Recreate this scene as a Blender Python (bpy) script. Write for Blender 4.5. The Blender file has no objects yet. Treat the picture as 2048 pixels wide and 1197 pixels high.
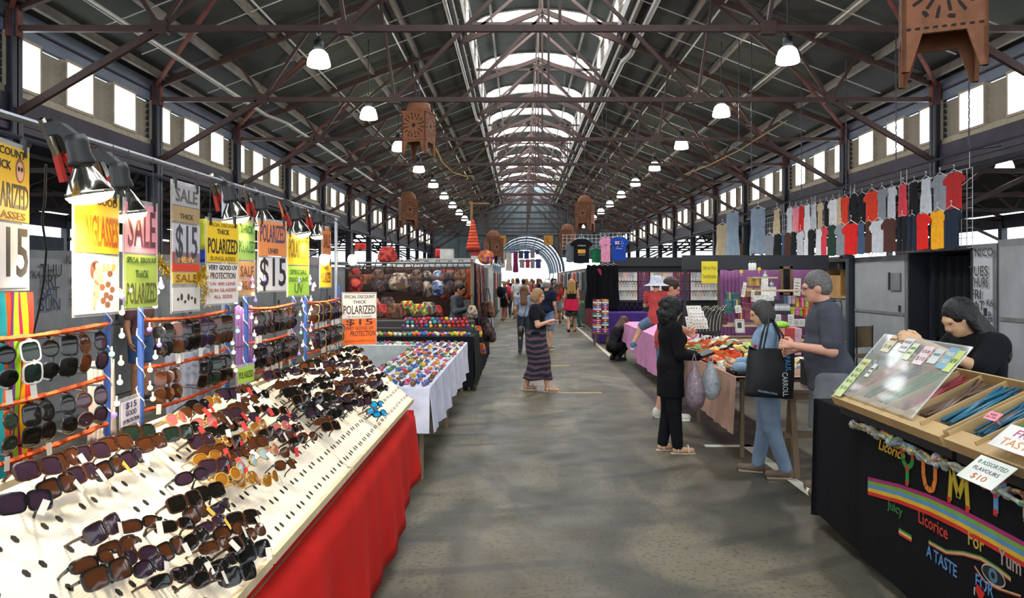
import bpy, math, random
import numpy as np
from mathutils import Vector, Matrix, Euler
random.seed(7)
SC = bpy.context.scene
COL = SC.collection
F, VX, VY, H = 1540.0, 1040.0, 558.0, 1.75      # focal length in pixels, vanishing point, eye height
# ---------------------------------------------------------------- camera, sky, exposure
cam = bpy.data.cameras.new('camera'); camo = bpy.data.objects.new('camera', cam); COL.objects.link(camo)
camo.location = (0, 0, H); camo.rotation_euler = (math.pi/2, 0, 0)
cam.sensor_width = 36; cam.lens = F/2048*36
cam.shift_x = -(VX-1024)/2048; cam.shift_y = -(598.5-VY)/2048
cam.clip_start = .05; cam.clip_end = 400
SC.camera = camo
W = bpy.data.worlds.new('sky'); SC.world = W; W.use_nodes = True
bg = W.node_tree.nodes['Background']; bg.inputs[0].default_value = (.86, .93, 1, 1); bg.inputs[1].default_value = 2.0
SC.view_settings.view_transform = 'Standard'; SC.view_settings.look = 'None'
SC.view_settings.gamma = 1; SC.view_settings.use_curve_mapping = False
SC.view_settings.exposure = .62
SC.cycles.use_denoising = True
SC.cycles.max_bounces = 7; SC.cycles.diffuse_bounces = 4; SC.cycles.glossy_bounces = 3
SC.cycles.transmission_bounces = 5; SC.cycles.transparent_max_bounces = 12
SC.cycles.sample_clamp_indirect = 4; SC.cycles.caustics_reflective = False; SC.cycles.caustics_refractive = False
# ---------------------------------------------------------------- helpers
def lin(h):
    if not isinstance(h, str): return tuple(h)
    h = h.lstrip('#'); o = []
    for i in (0, 2, 4):
        c = int(h[i:i+2], 16)/255
        o.append(c/12.92 if c <= .04045 else ((c+.055)/1.055)**2.4)
    return tuple(o)
MATS = {}
def mat(col, rough=.65, metal=0, var=.12, scale=9, bump=0, emit=0, trans=0, alpha=1, weave=0, sample=True, spec=.5, coat=0):
    """a procedural material; cached by its settings"""
    key = (col, rough, metal, var, scale, bump, emit, trans, alpha, weave, sample, spec, coat)
    if key in MATS: return MATS[key]
    m = bpy.data.materials.new('mat_'+str(len(MATS))); m.use_nodes = True
    nt = m.node_tree; b = nt.nodes['Principled BSDF']; c = lin(col)
    b.inputs['Base Color'].default_value = (*c, 1); b.inputs['Roughness'].default_value = rough
    b.inputs['Metallic'].default_value = metal; b.inputs['Specular IOR Level'].default_value = spec
    if coat: b.inputs['Coat Weight'].default_value = coat
    if trans: b.inputs['Transmission Weight'].default_value = trans; b.inputs['IOR'].default_value = 1.15
    if alpha < 1: b.inputs['Alpha'].default_value = alpha
    if emit:
        b.inputs['Emission Color'].default_value = (*c, 1); b.inputs['Emission Strength'].default_value = emit
        if not sample: m.cycles.emission_sampling = 'NONE'
    if (var or bump) and not emit:
        tc = nt.nodes.new('ShaderNodeTexCoord'); n = nt.nodes.new('ShaderNodeTexNoise')
        n.inputs['Scale'].default_value = scale; n.inputs['Detail'].default_value = 4
        nt.links.new(tc.outputs['Object'], n.inputs['Vector'])
        if var:
            r = nt.nodes.new('ShaderNodeMix'); r.data_type = 'RGBA'
            r.inputs['A'].default_value = (*[x*(1-var) for x in c], 1); r.inputs['B'].default_value = (*[min(1, x*(1+var)) for x in c], 1)
            mr = nt.nodes.new('ShaderNodeMapRange'); mr.inputs[1].default_value = .3; mr.inputs[2].default_value = .7
            nt.links.new(n.outputs['Fac'], mr.inputs[0]); nt.links.new(mr.outputs[0], r.inputs['Factor'])
            nt.links.new(r.outputs['Result'], b.inputs['Base Color'])
        if bump:
            src = n.outputs['Fac']
            if weave:
                wv = nt.nodes.new('ShaderNodeTexWave'); wv.inputs['Scale'].default_value = weave; wv.inputs['Distortion'].default_value = 3
                nt.links.new(tc.outputs['Object'], wv.inputs['Vector']); src = wv.outputs['Fac']
            bp = nt.nodes.new('ShaderNodeBump'); bp.inputs['Strength'].default_value = bump; bp.inputs['Distance'].default_value = .02
            nt.links.new(src, bp.inputs['Height']); nt.links.new(bp.outputs['Normal'], b.inputs['Normal'])
    MATS[key] = m
    return m
def cloth(col, **k): return mat(col, rough=.9, var=.14, scale=6, bump=.25, spec=.2, **k)
def paint(col, **k): return mat(col, rough=.55, var=.18, scale=5, **k)
def glow(col, s, sample=True): return mat(col, emit=s, var=0, sample=sample)

def props(o, label=None, cat=None, group=None, kind=None):
    if label: o['label'] = label
    if cat: o['category'] = cat
    if group: o['group'] = group
    if kind: o['kind'] = kind
    return o
def thing(name, label, cat, loc=(0, 0, 0), rz=0, group=None, rot=None):
    o = bpy.data.objects.new(name, None); COL.objects.link(o); o.empty_display_size = .1
    o.location = loc; o.rotation_euler = rot if rot else (0, 0, rz)
    return props(o, label, cat, group)
def struct(name, loc=(0, 0, 0)):
    o = bpy.data.objects.new(name, None); COL.objects.link(o); o.location = loc; o['kind'] = 'structure'
    return o
def link(name, me, m=None, parent=None, loc=None, rot=None, slot=False, scale=None):
    o = bpy.data.objects.new(name, me); COL.objects.link(o)
    if parent: o.parent = parent
    if loc is not None: o.location = loc
    if rot is not None: o.rotation_euler = rot
    if scale is not None: o.scale = scale
    if m is not None:
        if not len(me.materials): me.materials.append(m)
        if slot:
            o.material_slots[0].link = 'OBJECT'; o.material_slots[0].material = m
    return o
def copy_tree(o, parent=None):
    c = o.copy(); COL.objects.link(c)
    if parent: c.parent = parent
    for ch in KIDS.get(o.name, []): copy_tree(ch, c)
    return c
KIDS = {}
def V(*a): return np.array(a, float)
class MB:
    """collects shapes for ONE mesh"""
    def __init__(s, base=(0, 0, 0)): s.v = []; s.f = []; s.b = np.array(base, float)
    def add(s, vs, fs):
        k = len(s.v); s.v += [tuple(np.array(p, float)-s.b) for p in vs]; s.f += [tuple(i+k for i in f) for f in fs]; return s
    def box(s, lo, hi, M=None):
        x0, y0, z0 = lo; x1, y1, z1 = hi
        vs = [(x0, y0, z0), (x1, y0, z0), (x1, y1, z0), (x0, y1, z0), (x0, y0, z1), (x1, y0, z1), (x1, y1, z1), (x0, y1, z1)]
        if M is not None: vs = [tuple(M @ Vector(p)) for p in vs]
        return s.add(vs, [(0, 3, 2, 1), (4, 5, 6, 7), (0, 1, 5, 4), (1, 2, 6, 5), (2, 3, 7, 6), (3, 0, 4, 7)])
    def bar(s, a, b, w, h=None, up=(0, 0, 1)):
        """square bar from a to b, w across, h along up"""
        h = h or w; a = Vector(a); b = Vector(b); d = (b-a).normalized(); u = Vector(up)
        if abs(d.dot(u)) > .97: u = Vector((0, 1, 0))
        x = d.cross(u).normalized(); u = x.cross(d)
        vs = [p+x*i*w/2+u*j*h/2 for p in (a, b) for i, j in ((-1, -1), (1, -1), (1, 1), (-1, 1))]
        return s.add(vs, [(0, 1, 2, 3), (7, 6, 5, 4), (0, 4, 5, 1), (1, 5, 6, 2), (2, 6, 7, 3), (3, 7, 4, 0)])
    def tube(s, pts, r, n=6, cap=True):
        pts = [Vector(p) for p in pts]; m = len(pts); rr = r if isinstance(r, (list, tuple)) else [r]*m
        vs = []; fs = []; ref = Vector((0, 0, 1))
        for i, p in enumerate(pts):
            d = (pts[min(i+1, m-1)]-pts[max(i-1, 0)])
            d = d.normalized() if d.length > 1e-9 else Vector((0, 0, 1))
            u = ref if abs(d.dot(ref)) < .95 else Vector((1, 0, 0))
            x = d.cross(u).normalized(); y = x.cross(d)
            for k in range(n):
                a = 2*math.pi*k/n; vs.append(p+(x*math.cos(a)+y*math.sin(a))*rr[i])
        for i in range(m-1):
            for k in range(n):
                fs.append((i*n+k, i*n+(k+1) % n, (i+1)*n+(k+1) % n, (i+1)*n+k))
        if cap: fs += [tuple(range(n-1, -1, -1)), tuple(range((m-1)*n, m*n))]
        return s.add(vs, fs)
    def lathe(s, prof, n=12, c=(0, 0, 0), M=None, sx=1, sy=1):
        vs = []; fs = []
        for r, z in prof:
            for k in range(n):
                a = 2*math.pi*k/n; p = Vector((r*sx*math.cos(a), r*sy*math.sin(a), z))
                if M is not None: p = M @ p
                vs.append(p+Vector(c))
        for i in range(len(prof)-1):
            for k in range(n): fs.append((i*n+k, i*n+(k+1) % n, (i+1)*n+(k+1) % n, (i+1)*n+k))
        fs += [tuple(range(n-1, -1, -1)), tuple(range((len(prof)-1)*n, len(prof)*n))]
        return s.add(vs, fs)
    def ball(s, c, r, n=8, m=5):
        r = r if isinstance(r, (tuple, list)) else (r, r, r)
        prof = [(max(math.sin(math.pi*i/m), .02), -math.cos(math.pi*i/m)) for i in range(m+1)]
        M = Matrix.Diagonal((r[0], r[1], r[2], 1))
        return s.lathe(prof, n, c, M)
    def grid(s, fn, nu, nv, closeu=False):
        vs = [fn(i/nu, j/nv) for j in range(nv+1) for i in range(nu+(0 if closeu else 1))]; w = nu+(0 if closeu else 1); fs = []
        for j in range(nv):
            for i in range(nu):
                i2 = (i+1) % w if closeu else i+1
                fs.append((j*w+i, j*w+i2, (j+1)*w+i2, (j+1)*w+i))
        return s.add(vs, fs)
    def prism(s, poly, t, M=None, off=0):
        """2-D outline (x,z) given a thickness t along y"""
        n = len(poly); vs = [Vector((x, off-t/2, z)) for x, z in poly]+[Vector((x, off+t/2, z)) for x, z in poly]
        if M is not None: vs = [M @ p for p in vs]
        return s.add(vs, [tuple(range(n)), tuple(range(2*n-1, n-1, -1))]+[(i, i+n, (i+1) % n+n, (i+1) % n) for i in range(n)])
    def mesh(s, name, smooth=False):
        me = bpy.data.meshes.new(name); me.from_pydata(s.v, [], s.f); me.update()
        if smooth: me.polygons.foreach_set('use_smooth', [True]*len(me.polygons))
        return me
    def build(s, name, m, parent=None, smooth=False, loc=None, rot=None):
        if loc is None and parent is None and s.b.any(): loc = tuple(s.b)
        return link(name, s.mesh(name, smooth), m, parent, loc, rot)
def rotz(a): return Matrix.Rotation(a, 4, 'Z')
def T(x, y, z): return Matrix.Translation((x, y, z))
def solidify(o, t):
    md = o.modifiers.new('thickness', 'SOLIDIFY'); md.thickness = t; md.offset = 0
    return o
def at(px, py, Y): return Vector(((px-VX)/F*Y, Y, H-(py-VY)/F*Y))
ORD = 'first second third fourth fifth sixth seventh eighth ninth tenth eleventh twelfth thirteenth fourteenth fifteenth sixteenth seventeenth eighteenth nineteenth twentieth'.split()
def nth(i):
    if i < 20: return ORD[i]
    t = {2: 'twenty', 3: 'thirty', 4: 'forty', 5: 'fifty', 6: 'sixty', 7: 'seventy', 8: 'eighty', 9: 'ninety'}[(i+1)//10]; u = (i+1) % 10
    return t+'-'+ORD[u-1] if u else t[:-1]+'ieth'
def text(s, m, parent, size, M, w=None, name='lettering', ex=.0006, shear=0, bold=0):
    """flat lettering as a mesh: capital height = size*.7; w squeezes or stretches it to that width; M maps text x -> right, y -> up, centred"""
    cu = bpy.data.curves.new(name, 'FONT'); cu.body = s; cu.size = size; cu.align_x = 'CENTER'; cu.align_y = 'CENTER'; cu.extrude = ex; cu.resolution_u = 2
    cu.shear = shear; cu.offset = bold*size
    o = bpy.data.objects.new(name, cu)
    me = bpy.data.meshes.new_from_object(o); bpy.data.objects.remove(o); bpy.data.curves.remove(cu)
    me.name = name; me.materials.clear(); me.materials.append(m)
    n = len(me.vertices)
    if n:
        c = np.empty(n*3); me.vertices.foreach_get('co', c); c = c.reshape(-1, 3)
        mid = (c.min(0)+c.max(0))/2; c -= mid
        if w: c[:, 0] *= w/max(1e-6, np.ptp(c[:, 0]))
        me.vertices.foreach_set('co', c.ravel()); me.update()
    o = bpy.data.objects.new(name, me); COL.objects.link(o)
    o.parent = parent; o.matrix_local = M
    return o
UP = Matrix.Rotation(math.pi/2, 4, 'X')            # lettering on a vertical face that looks along -y
# ---- smooth solids from a distance field (people, bags, hair)
def sdf_mesh(prims, res, k=.03, cuts=(), jitter=0, seed=0):
    """prims: ('c',a,b,ra,rb[,flat]) tapered capsule; ('e',c,(rx,ry,rz)[,R]) ellipsoid; cuts: (point, normal) keep the side against the normal, or ('s',c,r3) carved ellipsoid"""
    lo = np.array([9e9]*3); hi = -lo
    bb = []
    for p in prims:
        if p[0] == 'c':
            a = np.array(p[1], float); b = np.array(p[2], float); r = max(p[3], p[4]); l = np.minimum(a, b)-r; h = np.maximum(a, b)+r
        else:
            c = np.array(p[1], float); r = max(p[2]) if len(p) > 3 else np.array(p[2], float); l = c-r; h = c+r
        bb.append((l, h)); lo = np.minimum(lo, l); hi = np.maximum(hi, h)
    lo -= 2.5*res; hi += 2.5*res
    n = np.ceil((hi-lo)/res).astype(int)+1
    D = np.full(n, 1.0, np.float32)
    ax = [lo[i]+np.arange(n[i])*res for i in range(3)]
    mg = k+2.5*res
    for p, (l, h) in zip(prims, bb):
        i0 = np.maximum(((l-mg-lo)/res).astype(int), 0); i1 = np.minimum(((h+mg-lo)/res).astype(int)+2, n)
        X, Y, Z = np.meshgrid(*[ax[i][i0[i]:i1[i]] for i in range(3)], indexing='ij')
        if p[0] == 'c':
            a = np.array(p[1], float); b = np.array(p[2], float); ba = b-a; L = max(ba@ba, 1e-9)
            t = np.clip(((X-a[0])*ba[0]+(Y-a[1])*ba[1]+(Z-a[2])*ba[2])/L, 0, 1)
            fl = p[5] if len(p) > 5 else 1
            d = np.sqrt((X-a[0]-t*ba[0])**2+((Y-a[1]-t*ba[1])/fl)**2+(Z-a[2]-t*ba[2])**2)-(p[3]+(p[4]-p[3])*t)
        else:
            c = p[1]; r = p[2]; q = (X-c[0], Y-c[1], Z-c[2])
            if len(p) > 3:
                R = np.array(p[3]); q = tuple(R[0, i]*q[0]+R[1, i]*q[1]+R[2, i]*q[2] for i in range(3))
            e = np.sqrt((q[0]/r[0])**2+(q[1]/r[1])**2+(q[2]/r[2])**2)
            d = (e-1)*min(r)
        S = D[i0[0]:i1[0], i0[1]:i1[1], i0[2]:i1[2]]
        hh = np.clip(.5+.5*(S-d)/k, 0, 1)
        S[...] = S*(1-hh)+d*hh-k*hh*(1-hh)
    if cuts:
        X, Y, Z = np.meshgrid(*ax, indexing='ij')
        for c in cuts:
            if isinstance(c[0], str):
                e = np.sqrt(((X-c[1][0])/c[2][0])**2+((Y-c[1][1])/c[2][1])**2+((Z-c[1][2])/c[2][2])**2); D = np.maximum(D, -(e-1)*min(c[2]))
            else:
                q, nn = c; nn = np.array(nn, float); nn /= np.linalg.norm(nn)
                D = np.maximum(D, (X-q[0])*nn[0]+(Y-q[1])*nn[1]+(Z-q[2])*nn[2])
    D[0] = D[-1] = 1; D[:, 0] = D[:, -1] = 1; D[:, :, 0] = D[:, :, -1] = 1
    s = D < 0
    cnt = sum(s[i:n[0]-1+i, j:n[1]-1+j, q:n[2]-1+q].astype(np.int8) for i in (0, 1) for j in (0, 1) for q in (0, 1))
    act = (cnt > 0) & (cnt < 8); ii = np.argwhere(act)
    idx = np.full(act.shape, -1, np.int64); idx[act] = np.arange(len(ii))
    pos = np.zeros((len(ii), 3)); w = np.zeros(len(ii))
    cs = [(i, j, q) for i in (0, 1) for j in (0, 1) for q in (0, 1)]
    for a in cs:
        for b in cs:
            if a < b and sum(abs(a[t]-b[t]) for t in range(3)) == 1:
                d1 = D[ii[:, 0]+a[0], ii[:, 1]+a[1], ii[:, 2]+a[2]]; d2 = D[ii[:, 0]+b[0], ii[:, 1]+b[1], ii[:, 2]+b[2]]
                m = (d1 < 0) != (d2 < 0); t = d1[m]/(d1[m]-d2[m])
                pos[m] += np.array(a)+np.outer(t, np.array(b)-np.array(a)); w[m] += 1
    pos = (pos/w[:, None]+ii)*res+lo
    if jitter:
        rg = np.random.RandomState(seed); pos += rg.normal(0, jitter, pos.shape)
    fs = []
    for axx in range(3):
        o = [t for t in range(3) if t != axx]
        s1 = s.take(range(0, n[axx]-1), axx); s2 = s.take(range(1, n[axx]), axx); ch = np.argwhere(s1 != s2)
        flip = s1[ch[:, 0], ch[:, 1], ch[:, 2]]
        def cell(da, db):
            q = ch.copy(); q[:, o[0]] -= da; q[:, o[1]] -= db; return idx[q[:, 0], q[:, 1], q[:, 2]]
        quad = np.stack([cell(1, 1), cell(0, 1), cell(0, 0), cell(1, 0)], 1)
        if axx == 1: flip = ~flip
        quad[~flip] = quad[~flip][:, ::-1]
        fs.append(quad)
    return pos, np.concatenate(fs)
def sdf_build(name, prims, res, m, parent, k=.03, cuts=(), jitter=0):
    pos, fs = sdf_mesh(prims, res, k, cuts, jitter)
    me = bpy.data.meshes.new(name); me.from_pydata(pos.tolist(), [], fs.tolist()); me.update()
    me.polygons.foreach_set('use_smooth', [True]*len(me.polygons))
    return link(name, me, m, parent)
# ================================================================ the shed
XL, XR, XC, BAY = -6.08, 6.95, .475, 3.63
TY = [12.8+BAY*n for n in range(-3, 12)]          # truss positions
Y0, Y1 = -6.0, TY[-1]
EAVE, SLOPE = 5.1, .39
LW = 1.67                                          # half width of the roof lantern
LB, LS, LCR = EAVE+SLOPE*(XC-LW-XL), 7.95, 8.42
M_roof = mat('#3d423c', rough=.85, var=.25, scale=1.2)
M_roof2 = mat('#333736', rough=.85, var=.25, scale=1.2)
M_steel = mat('#38221b', rough=.6, var=.3, scale=6, bump=.1)
M_steelp = mat('#6d3d35', rough=.6, var=.3, scale=6)
M_post = mat('#2c2f3c', rough=.5, var=.25, scale=4)
M_beam = mat('#3a3542', rough=.6, var=.25, scale=3)
M_fascia = mat('#7d8798', rough=.7, var=.12, scale=2)
M_wood = mat('#77726a', rough=.75, var=.2, scale=6)
M_louv = mat('#a39b8b', rough=.7, var=.15, scale=5)
M_wframe = mat('#b0a58f', rough=.6, var=.12)
M_sky = glow('#f6fbff', 9)
M_win = glow('#f4f8ff', 6)
M_pipe = mat('#b9bab4', rough=.4, metal=.3, var=.1)
# ---- floor
def floor_mat():
    m = bpy.data.materials.new('worn_concrete'); m.use_nodes = True; nt = m.node_tree; b = nt.nodes['Principled BSDF']; N = nt.nodes.new; L = nt.links.new
    tc = N('ShaderNodeTexCoord')
    def noise(sc, det, dist=0, sy=1):
        mp = N('ShaderNodeMapping'); mp.inputs['Scale'].default_value = (1, sy, 1); L(tc.outputs['Object'], mp.inputs['Vector'])
        n = N('ShaderNodeTexNoise'); n.inputs['Scale'].default_value = sc; n.inputs['Detail'].default_value = det; n.inputs['Distortion'].default_value = dist
        L(mp.outputs[0], n.inputs['Vector']); return n.outputs['Fac']
    def rng(f, a, b_, lo=0, hi=1):
        r = N('ShaderNodeMapRange'); r.inputs[1].default_value = a; r.inputs[2].default_value = b_; r.inputs[3].default_value = lo; r.inputs[4].default_value = hi; L(f, r.inputs[0]); return r.outputs[0]
    def mix(f, a, c):
        r = N('ShaderNodeMix'); r.data_type = 'RGBA'; L(f, r.inputs['Factor'])
        for k, x in (('A', a), ('B', c)):
            if isinstance(x, tuple): r.inputs[k].default_value = (*x, 1)
            else: L(x, r.inputs[k])
        return r.outputs['Result']
    base = mix(rng(noise(.9, 6, .6), .35, .68), lin('#37352a'), lin('#4f4a3a'))
    worn = mix(rng(noise(1.3, 12, .8, .5), .48, .64), base, lin('#6a634e'))
    dark = mix(rng(noise(.55, 5, 1.5), .56, .72), worn, lin('#2c2a21'))
    speck = mix(rng(noise(30, 5), .52, .66, 0, .7), dark, lin('#292720'))
    # rubber tyre arcs
    mp = N('ShaderNodeMapping'); mp.inputs['Location'].default_value = (1.7, -12.2, 0); L(tc.outputs['Object'], mp.inputs['Vector'])
    wv = N('ShaderNodeTexWave'); wv.wave_type = 'RINGS'; wv.rings_direction = 'Z'; wv.inputs['Scale'].default_value = .55; wv.inputs['Distortion'].default_value = 1.2; wv.inputs['Detail'].default_value = 1
    L(mp.outputs[0], wv.inputs['Vector'])
    mul = N('ShaderNodeMath'); mul.operation = 'MULTIPLY'; L(rng(wv.outputs['Fac'], .82, .97, 0, .75), mul.inputs[0]); L(rng(noise(.8, 3), .42, .6), mul.inputs[1])
    tyre = mix(mul.outputs[0], speck, lin('#27261f'))
    L(tyre, b.inputs['Base Color'])
    L(rng(noise(2.2, 4), .3, .7, .42, .68), b.inputs['Roughness'])
    bp = N('ShaderNodeBump'); bp.inputs['Strength'].default_value = .25; bp.inputs['Distance'].default_value = .01; L(noise(45, 4), bp.inputs['Height']); L(bp.outputs[0], b.inputs['Normal'])
    return m
fl = MB().box((-22, -8, -.2), (22, 95, 0)).build('floor', floor_mat()); fl['kind'] = 'structure'
pl = MB()
pl.box((.62, 11.75, .001), (1.25, 11.83, .004)); pl.build('floor_marking', paint('#a08b4a'), fl)
MB().box((.45, 15.4, .001), (1.0, 15.5, .004)).build('floor_marking', paint('#a08b4a'), fl)
MB().box((2.32, 5.2, .001), (2.42, 8.1, .004)).build('floor_marking', paint('#cfcdbf'), fl)
MB().box((1.93, 8.0, .001), (2.42, 8.1, .004)).build('floor_marking', paint('#cfcdbf'), fl)
MB().box((2.0, 17, .001), (2.09, 45, .004)).build('floor_marking', paint('#a9a79a'), fl)
# ---- roof sheets, purlins, lantern
ceil = struct('ceiling')
for side in (-1, 1):
    xe = XL-.35 if side < 0 else XR+.35
    ze = EAVE-.35*SLOPE; xl = XC+side*LW; zl = EAVE+SLOPE*(6.475-LW)
    ys = [Y0]+TY
    for i in range(len(ys)-1):
        nb = 2
        for q in range(nb):
            a = ys[i]+(ys[i+1]-ys[i])*q/nb; b = ys[i]+(ys[i+1]-ys[i])*(q+1)/nb
            z = .012 if q else 0
            m = MB().add([(xe, a, ze+z), (xl, a, zl+z), (xl, b, zl+z), (xe, b, ze+z), (xe, a, ze+z+.05), (xl, a, zl+z+.05), (xl, b, zl+z+.05), (xe, b, ze+z+.05)], [(0, 1, 2, 3), (7, 6, 5, 4), (0, 4, 5, 1), (1, 5, 6, 2), (2, 6, 7, 3), (3, 7, 4, 0)])
            m.build('roof_sheet', M_roof if (i+q) % 2 else M_roof2, ceil)
    for t in (.1, .27, .45, .63, .81, .985):
        x = xe+(xl-xe)*t; z = ze+(zl-ze)*t-.07
        MB().bar((x, Y0, z), (x, Y1, z), .07, .12).build('purlin', M_wood, ceil)
# lantern: side walls with glazed panels, curved roof sheets
def arc(t): return (XC-LW*math.cos(math.pi*t)*1.0, LS+(LCR-LS)*math.sin(math.pi*t))
for side in (-1, 1):
    x = XC+side*LW
    MB().bar((x, Y0, LB+.12), (x, Y1, LB+.12), .12, .24).build('lantern_sill', M_wood, ceil)
    MB().bar((x, Y0, LS-.08), (x, Y1, LS-.08), .12, .16).build('lantern_plate', M_wood, ceil)
ys = [Y0]+TY
for i in range(len(ys)-1):
    a, b = ys[i], ys[i+1]
    for side in (-1, 1):
        x = XC+side*LW
        n = 4
        for q in range(n):
            u = a+(b-a)*q/n; v = a+(b-a)*(q+1)/n
            MB().box((x-.05, u-.04, LB+.2), (x+.05, u+.04, LS-.1)).build('lantern_mullion', M_wood, ceil)
            if q % 2 == 0:
                MB().box((x-.012, u+.05, LB+.24), (x+.012, v-.05, LS-.18)).build('lantern_pane', M_win, ceil)
            else:
                m = MB()
                for w in range(6):
                    z = LB+.3+w*.115; m.bar((x, u+.04, z), (x, v-.04, z), .015, .13, up=(side*.5, 0, 1))
                m.build('lantern_louvre', M_louv, ceil)
    # curved roof: one translucent sheet and an opaque one in every bay
    seg = 10
    ym = a+(b-a)*.68
    for (u, v, mm, nm) in ((a, ym, M_roof, 'lantern_roof_sheet'), (ym+.02, b-.02, M_sky, 'skylight_sheet')):
        MB().grid(lambda s, t, u=u, v=v: (arc(s)[0], u+(v-u)*t, arc(s)[1]), seg, 1).build(nm, mm, ceil, smooth=True)
    for yy in (ym, b):
        MB().tube([(arc(s/10)[0], yy, arc(s/10)[1]-.03) for s in range(11)], .035, 5).build('lantern_rib', M_wood, ceil)
for t in (.25, .5, .75):
    x, z = arc(t); MB().bar((x, Y0, z-.07), (x, Y1, z-.07), .05, .08).build('lantern_purlin', M_wood, ceil)
# ---- trusses
TIE = 4.73
def chordz(x): return 4.95+SLOPE*(x-XL if x < XC else XR-x)
def truss(y, name='roof_truss'):
    t = struct(name, (0, y, 0))
    def p(x, z, dy=0): return (x, dy, z)
    MB().bar(p(XL, TIE), p(XR, TIE), .06, .075).build('tie_beam', M_steel, t)
    for s in (-1, 1):
        xe = XL if s < 0 else XR
        def X(d): return xe-s*d        # d metres inward from the post
        MB().bar(p(xe, 4.95), p(XC, chordz(XC)), .07, .11).build('rafter', M_steel, t)
        nd = X(1.8)
        MB().bar(p(xe, 3.67), p(nd, TIE), .06, .085).build('knee_brace', M_steel, t)
        for d in (1.35, 2.6, 3.75):
            MB().bar(p(nd, TIE), p(X(d), chordz(X(d))-.04), .04, .045).build('strut', M_steel, t)
        nd2 = X(4.0)
        MB().bar(p(nd2, TIE), p(X(3.75), chordz(X(3.75))-.04), .045, .05).build('strut', M_steel, t)
        MB().bar(p(nd2, TIE), p(XC, chordz(XC)-.1), .05, .06).build('strut', M_steel, t)
        MB().bar(p(XC+s*LW, chordz(XC+s*LW)-.02), p(XC+s*LW, LS-.05), .06, .06).build('lantern_post', M_steel, t)
        MB().bar(p(XC+s*LW, chordz(XC+s*LW)-.02), p(XC, LCR-.15), .05, .06).build('lantern_strut', M_steel, t)
        for q in (nd, nd2):
            MB().box((q-.09, -.042, TIE-.07), (q+.09, .042, TIE+.09)).build('gusset_plate', M_steel, t)
        MB().box((xe-.13 if s > 0 else xe-.02, -.05, TIE-.1), (xe+.02 if s > 0 else xe+.13, .05, 5.0)).build('gusset_plate', M_steelp, t)
    MB().bar(p(XC, TIE), p(XC, LCR-.1), .04, .04).build('king_rod', M_steel, t)
    MB().bar(p(XC-LW, 7.2), p(XC+LW, 7.2), .05, .06).build('collar_beam', M_steel, t)
    return t
for y in TY[1:]: truss(y)
# slanting wind braces in the roof plane
for i in range(2, len(TY)):
    for s in (-1, 1):
        xe = XL if s < 0 else XR
        x2 = xe-s*2.2
        b_ = MB().bar((xe-s*.05, TY[i]-.05, 4.95), (x2, TY[i]-2.6, chordz(x2)-.1), .05, .05).build('wind_brace', M_steelp, ceil)
# sprinkler rods under the roof
for k, (sx, x0) in enumerate(((-1, -2.4), (1, 3.4), (-1, -3.9), (1, 4.9))):
    z = chordz(x0)-.0
    MB().tube([(x0, Y0, z), (x0, Y1, z)], .018, 6).build('conduit_pipe', M_pipe, ceil)
for i in range(1, len(TY)-1):
    for s in (-1, 1):
        xe = XL if s < 0 else XR
        for fr in (.33, .66):
            yy = TY[i]+BAY*fr
            MB().tube([(xe-s*.4, yy, chordz(xe-s*.4)+.02), (XC+s*LW, yy, chordz(XC+s*LW)+.02)], .012, 5).build('sag_rod', M_pipe, ceil)
# conduits with a jog
def jogpipe(x, z, jy, dx, dz, r, y0=-4.0, y1=50.0):
    MB().tube([(x, y0, z), (x, jy, z), (x+dx, jy+.5, z+dz), (x+dx, y1, z+dz)], r, 8).build('conduit_pipe', M_pipe, ceil)
jogpipe(-5.0, 4.98, 15.2, .25, -.06, .035)
jogpipe(2.45, 6.72, 17.0, -.12, -.04, .06)
jogpipe(-1.35, 6.72, 24.0, .1, 0, .04)
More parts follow.
